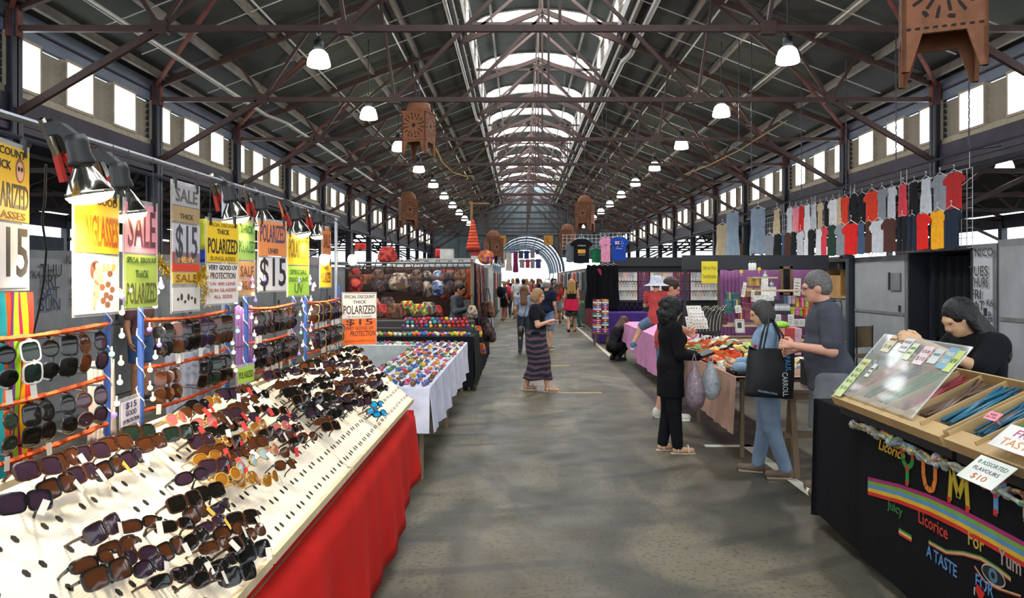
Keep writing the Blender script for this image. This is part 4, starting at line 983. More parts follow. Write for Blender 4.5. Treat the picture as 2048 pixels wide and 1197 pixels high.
for i in range(9):
    y0 = 8.2+i*2.42
    lk.append(locker(-1, y0, y0+2.36, 2.09+.05*(i % 2), '%s grey metal storage locker from the camera along the left post line' % nth(i)))
ink = paint('#1b1c22'); blu = paint('#1f3350')
X_ = -5.7
for s_, y, z, sz, m in (('THU', 9.29, 1.87-.02, .22, ink), ('FRI', 9.25, 1.73, .22, ink), ('SAT', 9.27, 1.58, .22, blu), ('SUN', 9.27, 1.44, .22, blu), ('KAS', 9.72, 1.99, .15, ink), ("R'K4", 8.95, 1.80, .13, ink), ("R'K", 9.78, 1.72, .13, ink), ('X 6', 9.78, 1.58, .13, ink), ('Tom', 9.80, 1.45, .15, ink)):
    wall_text(s_, lk[0], -1, .045, y-(8.2+1.18), z-.0, sz, m)
# ================================================================ right side
# ---- garments
def gmesh(kind, seed):
    r = random.Random(seed); ph = r.uniform(0, 6); nf = r.uniform(3, 5)
    def hw(v):
        if kind == 'tee':
            if v < .30: return .30+.2*min(1, v/.12)*(1-.12*max(0, (v-.2)/.1))
            return .335+.02*v
        if kind == 'dress': return .24+.05*math.sin(v*4)+(.0 if v < .35 else .16*(v-.35)/.65)-(.03 if .3 < v < .5 else 0)
        if kind == 'long': return .30+.10*v+.02*math.sin(v*9)
        return .34
    b = MB(); NU, NV = 14, 16
    if kind == 'trousers':
        for s in (-1, 1):
            b.grid(lambda u, v: (s*.19+.17*math.cos(u*6.283)*(1-.1*v), .08*math.sin(u*6.283)+.02*math.sin(v*6+s), -v), 12, 8, True)
        return b.mesh('garment', True)
    for f in (-1, 1):
        def fn(u, v, f=f):
            x = (2*u-1)*hw(v); bul = (1-(2*u-1)**2)**.5 if abs(2*u-1) < 1 else 0
            z = -v-(.06*max(0, 1-abs(2*u-1)/.45)*max(0, 1-v*9))*(1 if f < 0 else .4)
            if kind == 'tee' and v < .3: z -= .10*max(0, abs(2*u-1)-.55)
            return (x, f*(.07*bul+.0)+.03*math.sin(u*nf*6.28+ph+v*1.5)*(v**.7)*bul, z+.012*math.sin(u*8+ph)*v)
        b.grid(fn if f < 0 else (lambda u, v: fn(1-u, v)), NU, NV)
    return b.mesh('garment', True)
GM = {k: [gmesh(k, i*7+1) for i in range(3)] for k in ('tee', 'dress', 'long', 'trousers')}
me_hang = MB().tube([(-.19, 0, -.03), (0, 0, .045), (.19, 0, -.03)], .006, 5).tube([(0, 0, .045), (0, 0, .075), (.02, 0, .095), (.0, 0, .115), (-.02, 0, .10)], .005, 5).mesh('hanger')
GN = [0]
def garment(kind, label, p, W, Hg, rz, m, group, hanger=True):
    t = thing('garment', label, {'tee': 't-shirt', 'trousers': 'trousers'}.get(kind, 'dress'), p, rz, group); GN[0] += 1
    link('fabric', GM[kind][GN[0] % 3], m, t, slot=True, scale=(W, W*.55, Hg))
    if hanger: link('hanger', me_hang, mat('#d8d8d4', rough=.4), t, scale=(W*1.0/.42*.8,)*3)
    return t
C_ = {'grey': '#7f8690', 'lightgrey': '#b6bcc4', 'white': '#cfd3d8', 'beige': '#b8a888', 'red': '#c8231f', 'darkred': '#a32a2c', 'pink': '#d4838f', 'rose': '#c8404e', 'black': '#17191f', 'brown': '#4a2f29', 'green': '#1e3a30', 'blue': '#3d5470', 'yellow': '#d99a1c', 'navy': '#1d2738', 'greyblue': '#8495a8', 'orangered': '#c63a26'}
NM_ = {'lightgrey': 'light grey', 'darkred': 'dark red', 'greyblue': 'grey-blue', 'orangered': 'orange-red', 'green': 'dark green'}
top = [(435, 495, 365, 570, 'beige', 'dress'), (545, 597, 350, 555, 'lightgrey', 'tee'), (590, 650, 348, 555, 'pink', 'tee'), (640, 692, 340, 545, 'red', 'dress'), (685, 742, 330, 540, 'white', 'dress'), (735, 800, 322, 530, 'lightgrey', 'dress'), (795, 847, 312, 520, 'beige', 'tee'), (845, 897, 300, 510, 'black', 'dress'), (895, 955, 285, 505, 'white', 'tee'), (950, 1000, 270, 500, 'beige', 'dress'), (985, 1058, 260, 495, 'orangered', 'tee'), (1060, 1130, 240, 480, 'black', 'dress'), (1130, 1195, 235, 470, 'black', 'tee'), (1195, 1292, 215, 480, 'orangered', 'tee'), (1280, 1372, 195, 450, 'grey', 'tee'), (1365, 1447, 180, 440, 'lightgrey', 'tee'), (1445, 1548, 160, 440, 'rose', 'dress'), (1548, 1632, 140, 420, 'black', 'dress'), (1630, 1742, 110, 405, 'lightgrey', 'dress'), (1740, 1862, 85, 380, 'grey', 'tee'), (1850, 1982, 62, 370, 'darkred', 'tee')]
bot = [(0, 52, 600, 770, 'white', 'tee'), (380, 462, 575, 770, 'grey', 'tee'), (455, 522, 570, 765, 'black', 'dress'), (520, 548, 560, 765, 'blue', 'trousers'), (540, 602, 560, 760, 'brown', 'dress'), (590, 646, 550, 760, 'black', 'dress'), (640, 712, 545, 755, 'lightgrey', 'tee'), (705, 747, 535, 752, 'white', 'dress'), (730, 802, 530, 752, 'black', 'tee'), (795, 857, 522, 750, 'white', 'tee'), (835, 902, 510, 748, 'rose', 'tee'), (890, 982, 495, 745, 'green', 'dress'), (975, 1055, 490, 742, 'grey', 'tee'), (1040, 1147, 480, 735, 'red', 'tee'), (1140, 1217, 475, 730, 'blue', 'dress'), (1205, 1272, 465, 722, 'brown', 'dress'), (1265, 1372, 455, 720, 'lightgrey', 'tee'), (1360, 1464, 440, 715, 'brown', 'tee'), (1470, 1560, 425, 705, 'black', 'trousers'), (1550, 1645, 420, 700, 'navy', 'trousers'), (1615, 1748, 400, 695, 'red', 'tee'), (1740, 1877, 375, 690, 'yellow', 'tee'), (1850, 1992, 360, 685, 'navy', 'tee')]
RXG = 6.38
for row, lst in enumerate((top, bot)):
    for i, (x0, x1, yt, yb, c, kd) in enumerate(lst):
        a, b = 1440+x0/4.096, 1440+x1/4.096; y_t, y_b = 330+yt/4.096, 330+yb/4.096
        Yn, Yf = RXG*F/(b-VX), RXG*F/(a-VX); Yc = RXG*F/((a+b)/2-VX)
        zt = H-(y_t-VY)/F*Yc; zb = H-(y_b-VY)/F*Yc
        W = min(Yf-Yn, .66)*1.25
        garment(kd, '%s %s, %s from the far end of the %s row on the wire rail' % (NM_.get(c, c), {'tee': 't-shirt', 'dress': 'dress', 'trousers': 'trousers'}[kd], nth(i), ('upper', 'lower')[row]), (RXG-.05*row, Yc, zt), W, zt-zb, -math.pi/2+random.uniform(-.1, .1), cloth(C_[c]), 'clothes on the wire rail')
for i, (x0, x1, yt, yb, c) in enumerate(((10, 80, 490, 760, 'beige'), (80, 180, 385, 772, 'greyblue'), (295, 388, 355, 730, 'greyblue'))):
    a, b = 1440+x0/4.096, 1440+x1/4.096; Yc = RXG*F/((a+b)/2-VX)
    zt = H-(330+yt/4.096-VY)/F*Yc; zb = H-(330+yb/4.096-VY)/F*Yc
    garment('long', ('long beige dress at the far end of the wire rail', 'long grey-blue dress second from the far end of the wire rail', 'long grey-blue dress beside the dark post on the wire rail')[i], (RXG-.1, Yc, zt), .75, zt-zb, -math.pi/2+.5, cloth(C_[c]), 'clothes on the wire rail')
# wire grids carrying them
for k in range(5):
    y0 = 11.0+k*2.0
    t = thing('wire_grid', 'white wire grid panel hung with clothes, %s from the camera' % nth(k), 'wire grid', (RXG+.09, y0+.98, 2.2), group='wire grids of the clothes rail')
    m = MB()
    for j in range(15): m.bar((0, -.97+j*.139, 0), (0, -.97+j*.139, 1.15), .008)
    for j in range(9): m.bar((0, -.98, j*.143), (0, .98, j*.143), .008)
    props(m.build('wires', mat('#aeb2b6', rough=.4), t), kind='stuff')
    MB().tube([(0, -.9, 1.15), (0, -.9, 1.42)], .006, 5).build('hook', M_pipe, t); MB().tube([(0, .9, 1.15), (0, .9, 1.42)], .006, 5).build('hook', M_pipe, t)
t = thing('clothes_rail', 'long thin steel rail above the hanging clothes', 'rail', (RXG+.09, 16, 3.4)); MB().tube([(0, -9, .2), (0, 9, .2)], .018, 6).build('bar', M_post, t)
for y in (-5, 0, 5): MB().tube([(0, y, .2), (.4, y, .25)], .014, 6).build('bracket', M_post, t)
# ---- lockers, doors and timetable on the right
names = ['cardboard-topped open shelf locker', 'grey door locker', 'dark open locker']
lkR = []
lkR.append(locker(1, 6.9, 10.46, 2.28, 'big plain grey metal locker panel at the right behind the stallholder', m=mat('#8d9196', rough=.55, var=.22, scale=1.6, bump=.1)))
lkR.append(locker(1, 10.5, 11.06, 2.24, 'narrow pale locker panel painted with TUES THURS FRI trading days', m=mat('#a3a8ae', rough=.5, var=.12, scale=2)))
t = thing('storage_locker', 'dark open locker behind the stallholder in black', 'locker', (6.5, 12.0, 0)); base = (6.5, 12.0, 0)
MB(base).box((7.3, 11.08, 0), (7.35, 12.9, 2.22)).build('back_panel', paint('#15171d'), t)
for y in (11.08, 12.87): MB(base).box((6.5, y, 0), (7.3, y+.03, 2.22)).build('side_panel', paint('#1b1e26'), t)
MB(base).box((6.5, 11.08, 2.18), (7.35, 12.9, 2.24)).build('top_panel', M_lock, t)
for k in range(3):
    m = MB().grid(lambda u, v: (.06*math.sin(u*6.28*2+k), (u-.5)*.5, -1.3*v), 14, 4); props(solidify(m.build('dark_coat', cloth('#101217'), loc=(6.75, 11.4+k*.5, 2.1)), .02), '%s black coat hanging inside the dark open locker' % ('first', 'middle', 'last')[k], 'coat', 'coats in the locker')
gd = locker(1, 12.92, 14.95, 2.16, 'light grey two-panel metal door locker with a small hatch', m=mat('#878c90', rough=.55, var=.15, scale=2))
MB().box((-.05, -.85, 1.55), (-.03, -.5, 1.85)).build('hatch', M_lock, gd); MB().bar((-.06, -.5, 1.55), (-.06, -.5, 1.86), .03).build('hatch_hinge', M_post, gd)
t = thing('locker_post', 'dark blue-green steel post beside the open shelf locker', 'post', (6.45, 15.05, 0)); MB().box((-.06, -.08, 0), (.06, .0, 2.2)).build('shaft', paint('#26313a'), t); MB().box((-.05, .02, 0), (.05, .09, 2.2)).build('second_shaft', paint('#39444c'), t)
t = thing('storage_locker', 'open shelf locker holding a cardboard carton', 'locker', (6.5, 16.2, 0)); base = (6.5, 16.2, 0)
MB(base).box((7.3, 15.2, 0), (7.35, 17.6, 2.15)).build('back_panel', M_lock, t); MB(base).box((6.5, 15.2, 1.35), (7.3, 17.6, 1.4)).build('shelf', paint('#9a7a4a'), t); MB(base).box((6.5, 15.2, 2.1), (7.35, 17.6, 2.16)).build('top_panel', M_lock, t)
MB(base).box((6.52, 15.2, 0), (6.55, 17.6, 1.33)).build('lower_panel', M_lock2, t)
def carton(label, c, sx, sy, sz, col='#a07a48', rz=0):
    t = thing('cardboard_carton', label, 'box', c, rz)
    MB().box((-sx/2, -sy/2, 0), (sx/2, sy/2, sz)).build('carton_body', paint(col), t); MB().box((-sx/2-.003, -.02, sz*.3), (sx/2+.003, .02, sz+.003)).build('tape', paint('#b89460'), t)
    for s in (-1, 1): MB().box((-sx/2, s*sy/2-.005, sz), (sx/2, s*sy/2+.005, sz+.12)).build('flap', paint(col), t)
carton('brown cardboard carton on the shelf of the open locker', (6.85, 16.3, 1.4), .5, .9, .42)
carton('open cardboard carton on the black fascia near the clothes rail', (6.6, 24, 2.22), .5, .7, .5, '#8f6a44')
for i in range(5):
    y0 = 17.7+i*2.4; locker(1, y0, y0+2.34, 2.12, '%s far grey metal locker along the right post line under the clothes' % nth(i))
for s_, y, z, sz in (('NICO', 10.72, 2.12, .17), ('TUES', 10.85, 1.86, .20), ('THURS', 10.82, 1.70, .20), ('FRI', 10.90, 1.53, .20), ('SAT', 10.88, 1.37, .20), ('SUN', 10.88, 1.21, .20), ('K6', 10.58, 1.42, .14), ('R', 10.58, 1.25, .14)):
    wall_text(s_, lkR[1], 1, -.045, y-10.78, z, sz, ink, .40 if s_ == 'THURS' else None)
# chair and green bottle by the grey door
t = thing('chair', 'padded tan chair standing by the light grey locker door', 'chair', (5.95, 12.9, 0), .5)
MB().box((-.22, -.22, .42), (.22, .22, .48)).build('seat', cloth('#6a5a48'), t)
MB().grid(lambda u, v: ((u-.5)*.44, .22+.04*math.sin(u*3.14), .58+.36*v), 8, 4).build('backrest', cloth('#7a6a54'), t, True)
for x in (-.2, .2):
    for y in (-.2, .2): MB().tube([(x, y, 0), (x, y, .42 if y < 0 else .95)], .012, 6).build('leg', M_blk, t)
t = thing('gas_bottle', 'dark green gas bottle with lime valve beside the grey door post', 'bottle', (5.75, 14.2, 0))
MB().lathe([(.12, 0), (.15, .03), (.15, .75), (.09, .92), (.03, .96)], 16).build('cylinder_body', paint('#1c4a38'), t, True); MB().lathe([(.03, .95), (.05, .97), (.05, 1.12), (.02, 1.16)], 10).build('valve', paint('#7ab52c'), t)
t = thing('folding_trolley', 'thin black folding trolley leaning by the dark post', 'trolley', (5.6, 13.6, 0)); MB().tube([(0, -.2, 0), (0, -.2, 1.25), (.02, -.12, 1.36), (.02, .12, 1.36), (0, .2, 1.25), (0, .2, 0)], .012, 6).build('handle_frame', M_blk, t); MB().box((-.2, -.22, .02), (.02, .22, .05)).build('toe_plate', M_blk, t)
for s in (-1, 1): MB().lathe([(.07, -.02), (.08, -.01), (.08, .01), (.07, .02)], 12, (.03, s*.24, .08), Matrix.Rotation(math.pi/2, 4, 'X')).build('wheel', M_blk, t)
# ---- licorice stall
CX = 2.1
table('table under the black cloth of the licorice stall', CX+.05, 3.1, 2.1, 5.4, .88)
o = drape('black_tablecloth', 'black printed cloth hanging round the licorice stall', CX, 3.1, 2.0, 5.45, .90, lambda x, y: .03+.08*max(0, (y-4)/1.4), '#0d0f14', '-x', fold=.006, nf=5, flare=.015)
b = MB().grid(lambda u, v: (CX-.02-.02*v+(.95)*u, 5.45+.06*math.sin(u*9)*v, .9-(.82+.03*math.sin(u*8))*v), 18, 6); props(solidify(b.build('black_tablecloth_end', cloth('#0d0f14')), .004), 'black cloth drop at the far end of the licorice stall', 'tablecloth')
# printed lettering: its own panel of cloth, viewer looks along +x, text runs towards the camera
pr = thing('printed_banner', 'black printed banner with rainbow band and YUMYUM licorice lettering', 'banner', (CX-.045, 3.4, .05))
MB().box((-.004, -1.45, .02), (0, 1.25, .80)).build('banner_cloth', cloth('#0c0e13'), pr)
BX_ = -.007
def bt(s, y, z, size, col, w=None, rot=0, shear=0, bold=.01):
    return text(s, mat(col, rough=.8, var=.1), pr, size, T(BX_, y-3.4, z-.05) @ rotz(-math.pi/2) @ UP @ Matrix.Rotation(rot, 4, 'Z'), w, shear=shear, bold=bold)
# heights measured on the hanging face (X = CX): Y from px x, Z from px y
def bpos(px, py):
    Y = (CX-.045)*F/(px-VX); return Y, H-(py-VY)/F*Y
def stripe(pts_, w0, w1, col, off, d=0):
    m = MB(); L_ = []
    for px, py in pts_:
        y, z = bpos(px, py); L_.append((y-3.4, z-.05))
    n = len(L_)
    vs = [(BX_-d, y, z-off*.001) for y, z in L_]
    for i in range(n-1):
        (ya, za), (yb, zb) = L_[i], L_[i+1]
        m.add([(BX_-d, ya, za+w0), (BX_-d, yb, zb+w0), (BX_-d, yb, zb+w1), (BX_-d, ya, za+w1)], [(0, 1, 2, 3)])
    m.build('printed_stripe', mat(col, rough=.8, var=.1), pr)
band = [(1738, 972), (1800, 988), (1860, 1010), (1920, 1038), (1980, 1070), (2048, 1108), (2120, 1150), (2240, 1215)]
for k, c in enumerate(('#a02a6a', '#6fa544', '#5a8fc0', '#d9b52a', '#c8281f')): stripe(band, .052-.021*k, .052-.021*(k+1), c, 0)
def glyph(strokes, px, py, hgt, wid, col, tip=None, r=.014):
    """tube letters like twisted sweets: strokes in unit box"""
    y0, z0 = bpos(px, py)
    for st in strokes:
        P3 = [(BX_-.002, y0-3.4-(x-.5)*wid, z0-.05+(z-.5)*hgt) for x, z in st]
        m = MB()
        for i in range(len(P3)-1):
            a, b = Vector(P3[i]), Vector(P3[i+1]); m.bar(a, b, .004, r*2, up=(0, 0, 1) if abs((b-a).normalized().z) < .8 else (0, 1, 0))
        m.build('printed_letter', mat(col, rough=.8, var=.1), pr)
    if tip:
        for st in strokes:
            for x, z in (st[0], st[-1]):
                m = MB().box((BX_-.0052, y0-3.4-(x-.5)*wid-r, z0-.05+(z-.5)*hgt-r), (BX_-.0045, y0-3.4-(x-.5)*wid+r, z0-.05+(z-.5)*hgt+r)); m.build('printed_tip', mat(tip, rough=.8), pr)
Ys = [[(0, 1), (.08, .72), (.5, .5), (.92, .72), (1, 1)], [(.5, .5), (.5, 0)]]
Us = [[(0, 1), (.02, .4), (.2, .08), (.5, 0), (.8, .08), (.98, .4), (1, 1)]]
Ms = [[(0, 0), (.12, 1), (.5, .2), (.88, 1), (1, 0)]]
glyph(Ys, 1818, 938, .155, .115, '#2f8a3a', '#c8281f'); glyph(Us, 1862, 950, .155, .115, '#d97a2a', '#3a8a3a'); glyph(Ms, 1921, 975, .16, .15, '#b8a42a', '#c8281f'); glyph(Ys, 1996, 990, .155, .12, '#5a8fc0', '#c8281f'); glyph(Us, 2075, 1040, .155, .12, '#b89a8a', '#3a8a3a'); glyph(Ms, 2170, 1085, .16, .15, '#c23a6a', '#3a8a3a')
def bt_px(s, px, py, size, col, w=None, rot=0, shear=0):
    y, z = bpos(px, py); return bt(s, y, z, size, col, w, rot, shear)
bt_px('Licorice', 1785, 900, .085, '#d6a92c', .30, 0, .3)
bt_px('Juicy', 1792, 1019, .075, '#2f7a3a', .17); bt_px('Licorice', 1868, 1050, .09, '#c23a2c', .27); bt_px('For', 1955, 1084, .095, '#b8a03a', .12); bt_px('Yum', 2022, 1123, .10, '#a99a94', .15)
bt_px('A TASTE', 1885, 1122, .085, '#5a8fc8', .27, -.03); bt_px('FOR', 1972, 1172, .085, '#5a8fc8', .13, -.03); bt_px('I', 1952, 1183, .05, '#c9c4c0', .008); bt_px('\u2665', 1963, 1187, .06, '#c8281f')
for k, c in enumerate(('#3a8a3a', '#d9c86a', '#c8402a')): stripe([(1800, 1062), (1826, 1078)], .016-.012*k, .016-.012*(k+1), c, 0)
sw = [(1860, 1085), (1895, 1105), (1930, 1108), (1965, 1118), (2000, 1140), (2025, 1160)]
for k, c in enumerate(('#3f7a3a', '#b9a24a', '#c9b89a', '#b03a2a')): stripe(sw, .012-.006*k, .012-.006*(k+1), c, 0)
sw2 = [(1952, 1135), (1972, 1165), (2000, 1180), (2045, 1195)]
for k, c in enumerate(('#d9c08a', '#b03a2a')): stripe(sw2, .008-.006*k, .008-.006*(k+1), c, 0)
# printed eye
ey, ez = bpos(1990, 1152); 
def eye(rx, rz_, col, d, f=lambda a: 1):
    MB().add([(BX_-d, ey-3.4-rx*math.cos(a), ez-.05+rz_*math.sin(a)*f(a)) for a in [2*math.pi*k/24 for k in range(24)]], [tuple(range(23, -1, -1))]).build('printed_eye', mat(col, rough=.8), pr)
eye(.085, .042, '#b9b4ac', .0006); eye(.078, .034, '#15171c', .0012); eye(.032, .032, '#4a7a94', .0018); eye(.014, .014, '#0a0b0e', .0024)
# trays: sloping cardboard trays with dividers, bundles of licorice
TA, TB_ = Vector((2.02, 0, .97)), Vector((2.46, 0, 1.18))
def tray(y0, y1, label, cols, names):
    c = (2.02, (y0+y1)/2, .98); t = thing('licorice_tray', label, 'tray', c)
    u = (TB_-TA); L_ = u.length; u.normalize(); n = Vector((-u.z, 0, u.x))
    def pt(y, s, h): p = TA+u*s+n*h; return (p.x, y, p.z)
    def slab(ya, yb, s0, s1, h0, h1, nm, m): MB(c).add([pt(ya, s0, h0), pt(ya, s1, h0), pt(yb, s1, h0), pt(yb, s0, h0), pt(ya, s0, h1), pt(ya, s1, h1), pt(yb, s1, h1), pt(yb, s0, h1)], [(0, 3, 2, 1), (4, 5, 6, 7), (0, 1, 5, 4), (1, 2, 6, 5), (2, 3, 7, 6), (3, 0, 4, 7)]).build(nm, m, t)
    card = mat('#b79a6a', rough=.7, var=.12, scale=6)
    slab(y0, y1, -.02, L_, -.01, 0, 'base', card); slab(y0, y1, -.03, .06, 0, .055, 'front_ledge', card); slab(y0, y1, L_-.01, L_, 0, .085, 'back_edge', card)
    MB(c).box((2.03, y0, .9), (2.5, y1, .985)).build('riser', paint('#15151a'), t)
    nn = len(cols)
    for k in range(nn+1):
        y = y0+(y1-y0)*k/nn; slab(y-.004, y+.004, .0, L_, 0, .075, 'divider', card)
    for k, cc in enumerate(cols):
        ya = y0+(y1-y0)*k/nn; w = (y1-y0)/nn
        b = MB(); rr = random.Random(k*5+int(y0*10))
        for q in range(22):
            y = ya+.014+(w-.028)*rr.random(); h = .015+.045*rr.random(); s0 = .08+.03*rr.random(); yy = ya+.014+(w-.028)*rr.random()
            b.tube([pt(y, s0, h), pt((y+yy)/2, (s0+L_)/2, h+.008), pt(yy, L_-.04-.05*rr.random(), h+.012)], .0075, 5)
        b.b = np.array((2.24, ya+w/2, 1.08)); b.v = [tuple(np.array(p)-b.b) for p in b.v]
        o = b.build('licorice_bundle', mat(cc, rough=.35, var=.2, scale=20), smooth=True)
        props(o, '%s licorice strands lying in %s' % (names[k], label), 'licorice', 'bundles of licorice')
tray(3.62, 4.88, 'the far sloping cardboard licorice tray', ['#2a6a84', '#6f5a4a', '#a8424a', '#4a7a2c', '#4a3a3a', '#c0604a'], ['teal', 'brown', 'crimson', 'green', 'dark', 'orange'])
tray(2.3, 3.58, 'the near sloping cardboard licorice tray', ['#2a2426', '#5a3a2a', '#1f1c20', '#a02a34', '#3f7a3a', '#245a74'], ['black', 'chocolate', 'jet black', 'raspberry', 'bright green', 'deep blue'])
# clear lid with price cards
t = thing('acrylic_lid', 'clear plastic lid with price cards propped over the far licorice tray', 'lid', (2.02, 4.4, 1.05)); base = (2.02, 4.4, 1.05)
a, b, c, d = (2.0, 4.87, 1.04), (2.0, 3.93, 1.04), (2.31, 3.93, 1.40), (2.31, 4.87, 1.40)
nv = Vector((-.36, 0, .31)).normalized()*.004
MB(base).add([a, b, c, d]+[tuple(Vector(p)+nv) for p in (a, b, c, d)], [(0, 3, 2, 1), (4, 5, 6, 7), (0, 1, 5, 4), (1, 2, 6, 5), (2, 3, 7, 6), (3, 0, 4, 7)]).build('clear_sheet', mat('#c8d0cc', rough=.05, var=0, alpha=.22, spec=.8), t)
for p, q in ((a, b), (b, c), (c, d), (d, a)): MB(base).bar(p, q, .006).build('edge', mat('#dfe4e0', rough=.1, alpha=.7), t)
lidM = Matrix.Translation((0, 0, 0))
def lid_card(y, s, w, h, col, lines):
    p = Vector((2.0+.31*s, y, 1.04+.36*s))+nv*1.6-Vector(base)
    xd = Vector((0, -1, 0)); yd = Vector((.31, 0, .36)).normalized(); zd = xd.cross(yd)
    M = Matrix((xd.to_4d(), yd.to_4d(), zd.to_4d(), (0, 0, 0, 1))).transposed(); M[0][3], M[1][3], M[2][3] = p; M[0][3], M[1][3], M[2][3], M[3][3] = p.x, p.y, p.z, 1
    for r in (3,): M[r][0] = M[r][1] = M[r][2] = 0
    o = MB().box((-w/2, -h/2, 0), (w/2, h/2, .0015)).build('price_card', paint(col), t); o.matrix_local = M
    for s_, yy, sz, tc in lines: text(s_, paint(tc), t, sz*h, M @ T(0, yy*h, .002), w*.8)
lid_card(4.70, .86, .10, .13, '#c9c2a4', [('RASPBERRY', .25, .2, '#a03a2a'), ('$1.00', -.2, .3, '#3a5a2a')])
lid_card(4.52, .88, .10, .10, '#d2d0cc', [('PLEASE', .2, .25, '#3a3a3a'), ('ASK', -.2, .25, '#3a3a3a')])
lid_card(4.42, .80, .07, .12, '#cdd6b4', [('GREEN', .2, .2, '#3a7a3a'), ('APPLE', -.1, .2, '#3a7a3a')])
lid_card(4.27, .78, .10, .13, '#cfc3c4', [('SOUR', .2, .25, '#8a2a3a'), ('$10', -.2, .3, '#8a2a3a')])
lid_card(4.15, .80, .08, .10, '#bcc4c4', [('MANGO', .1, .25, '#3a6a7a')])
lid_card(4.04, .80, .09, .14, '#6f9ab0', [('FREE', .2, .25, '#d9d4b0'), ('TASTE', -.15, .25, '#d9d4b0')])
lid_card(3.97, .78, .07, .14, '#b5c46a', [('NEW', 0, .3, '#3a5a1a')])
lid_card(4.80, .25, .10, .30, '#b9c98a', [('LICORICE', .38, .1, '#b03a2a'), ('$2', .2, .1, '#3a6a2a'), ('$4', .05, .1, '#3a6a2a'), ('$6', -.1, .1, '#3a6a2a'), ('$10', -.28, .12, '#3a6a2a')])
lid_card(4.66, .42, .05, .10, '#cfd0c0', [('GLUTEN', .1, .2, '#3a3a3a'), ('FREE', -.2, .2, '#3a3a3a')])
# loose cards on the trays
def card(label, px, py, Y, w, h, rot, col, lines):
    t = thing('price_sign', label, 'sign', at(px, py, Y), rot=rot)
    MB().box((-w/2, -.002, -h/2), (w/2, .002, h/2)).build('card', paint(col), t)
    for s_, z, sz, tc, fw in lines: text(s_, paint(tc), t, sz*h, T(0, -.003, z*h) @ UP, w*fw)
def scard(label, px, py, Y, w, h, col, lines):
    xd = Vector((0, -1, 0)); yd = Vector((.78, 0, .63)).normalized(); zd = xd.cross(yd)
    M = Matrix((xd, yd, zd)).transposed().to_4x4()
    t = thing('price_sign', label, 'sign', at(px, py, Y), rot=M.to_euler())
    MB().box((-w/2, -h/2, -.0015), (w/2, h/2, .0015)).build('card', paint(col), t)
    MB().bar((0, 0, -.002), (0, 0, -.06), .01).build('stay', paint(col), t)
    for s_, z, sz, tc, fw in lines: text(s_, paint(tc), t, sz*h, T(0, z*h, .002), w*fw)
scard('small pink price card on the raspberry licorice', 1986, 833, 3.45, .09, .05, '#d98a9a', [('RED', .15, .3, '#8a1c2a', .5), ('$1.00', -.2, .3, '#8a1c2a', .7)])
scard('larger pink price card at the back of the near licorice tray', 2005, 788, 3.75, .15, .06, '#d88a8a', [('RASPBERRY', .1, .35, '#a02a2a', .85)])
scard('white FREE TASTE board lying on the near licorice tray', 2046, 884, 3.08, .30, .13, '#d9d8d4', [('FREE', .22, .42, '#b02a6a', .5), ('TASTE', -.2, .42, '#c9862a', .7)])
scard('hand-lettered white card reading 8 assorted flavours for $10', 1972, 945, 3.1, .235, .135, '#d3d6cc', [('8 ASSORTED', .28, .22, '#3a6a5a', .8), ('FLAVOURS', .02, .2, '#3a3a5a', .7), ('$10', -.28, .3, '#b0602a', .4)])
# clear bags of striped sweets along the cloth edge
cm = [mat(c, rough=.15, var=.5, scale=40, coat=.6) for c in ('#b8c4b0', '#a05a4a', '#8aa46a', '#c9b56a', '#7a9ab0')]
for k in range(9):
    y = 4.55-k*.235; z = .86+.012*math.sin(k*2)
    t = thing('sweet_bag', 'clear twisted bag of striped licorice sticks, %s from the far end of the cloth edge' % nth(k), 'sweets', (CX-.06, y, z), group='sweet bags on the stall edge')
    for q in range(5): MB().tube([(random.uniform(-.02, .02), .11, random.uniform(-.02, .02)), (0, 0, random.uniform(-.025, .03)), (random.uniform(-.02, .02), -.11, random.uniform(-.02, .02))], .011, 6).build('licorice_stick', cm[(q+k) % 5], t, True)
    for s in (-1, 1): MB().lathe([(.008, 0), (.03, .05)], 8, (0, s*.11, 0), Matrix.Rotation(-s*math.pi/2, 4, 'X')).build('twisted_end', mat('#c9d0cc', rough=.1, alpha=.5), t)
# paper bags the stallholder fills
t = thing('paper_bag', 'brown paper bag in the hands of the stallholder', 'bag', at(1865, 745, 4.5), rot=(.3, -.2, .4)); sdf_build('bag_body', [('c', (0, 0, -.06), (0, 0, .05), .05, .06)], .012, mat('#a9743e', rough=.7), t); MB().lathe([(.05, .05), (.062, .10), (.058, .10)], 10).build('open_rim', mat('#b98a52', rough=.7), t)
for i, sd in enumerate((0, 1)): pass
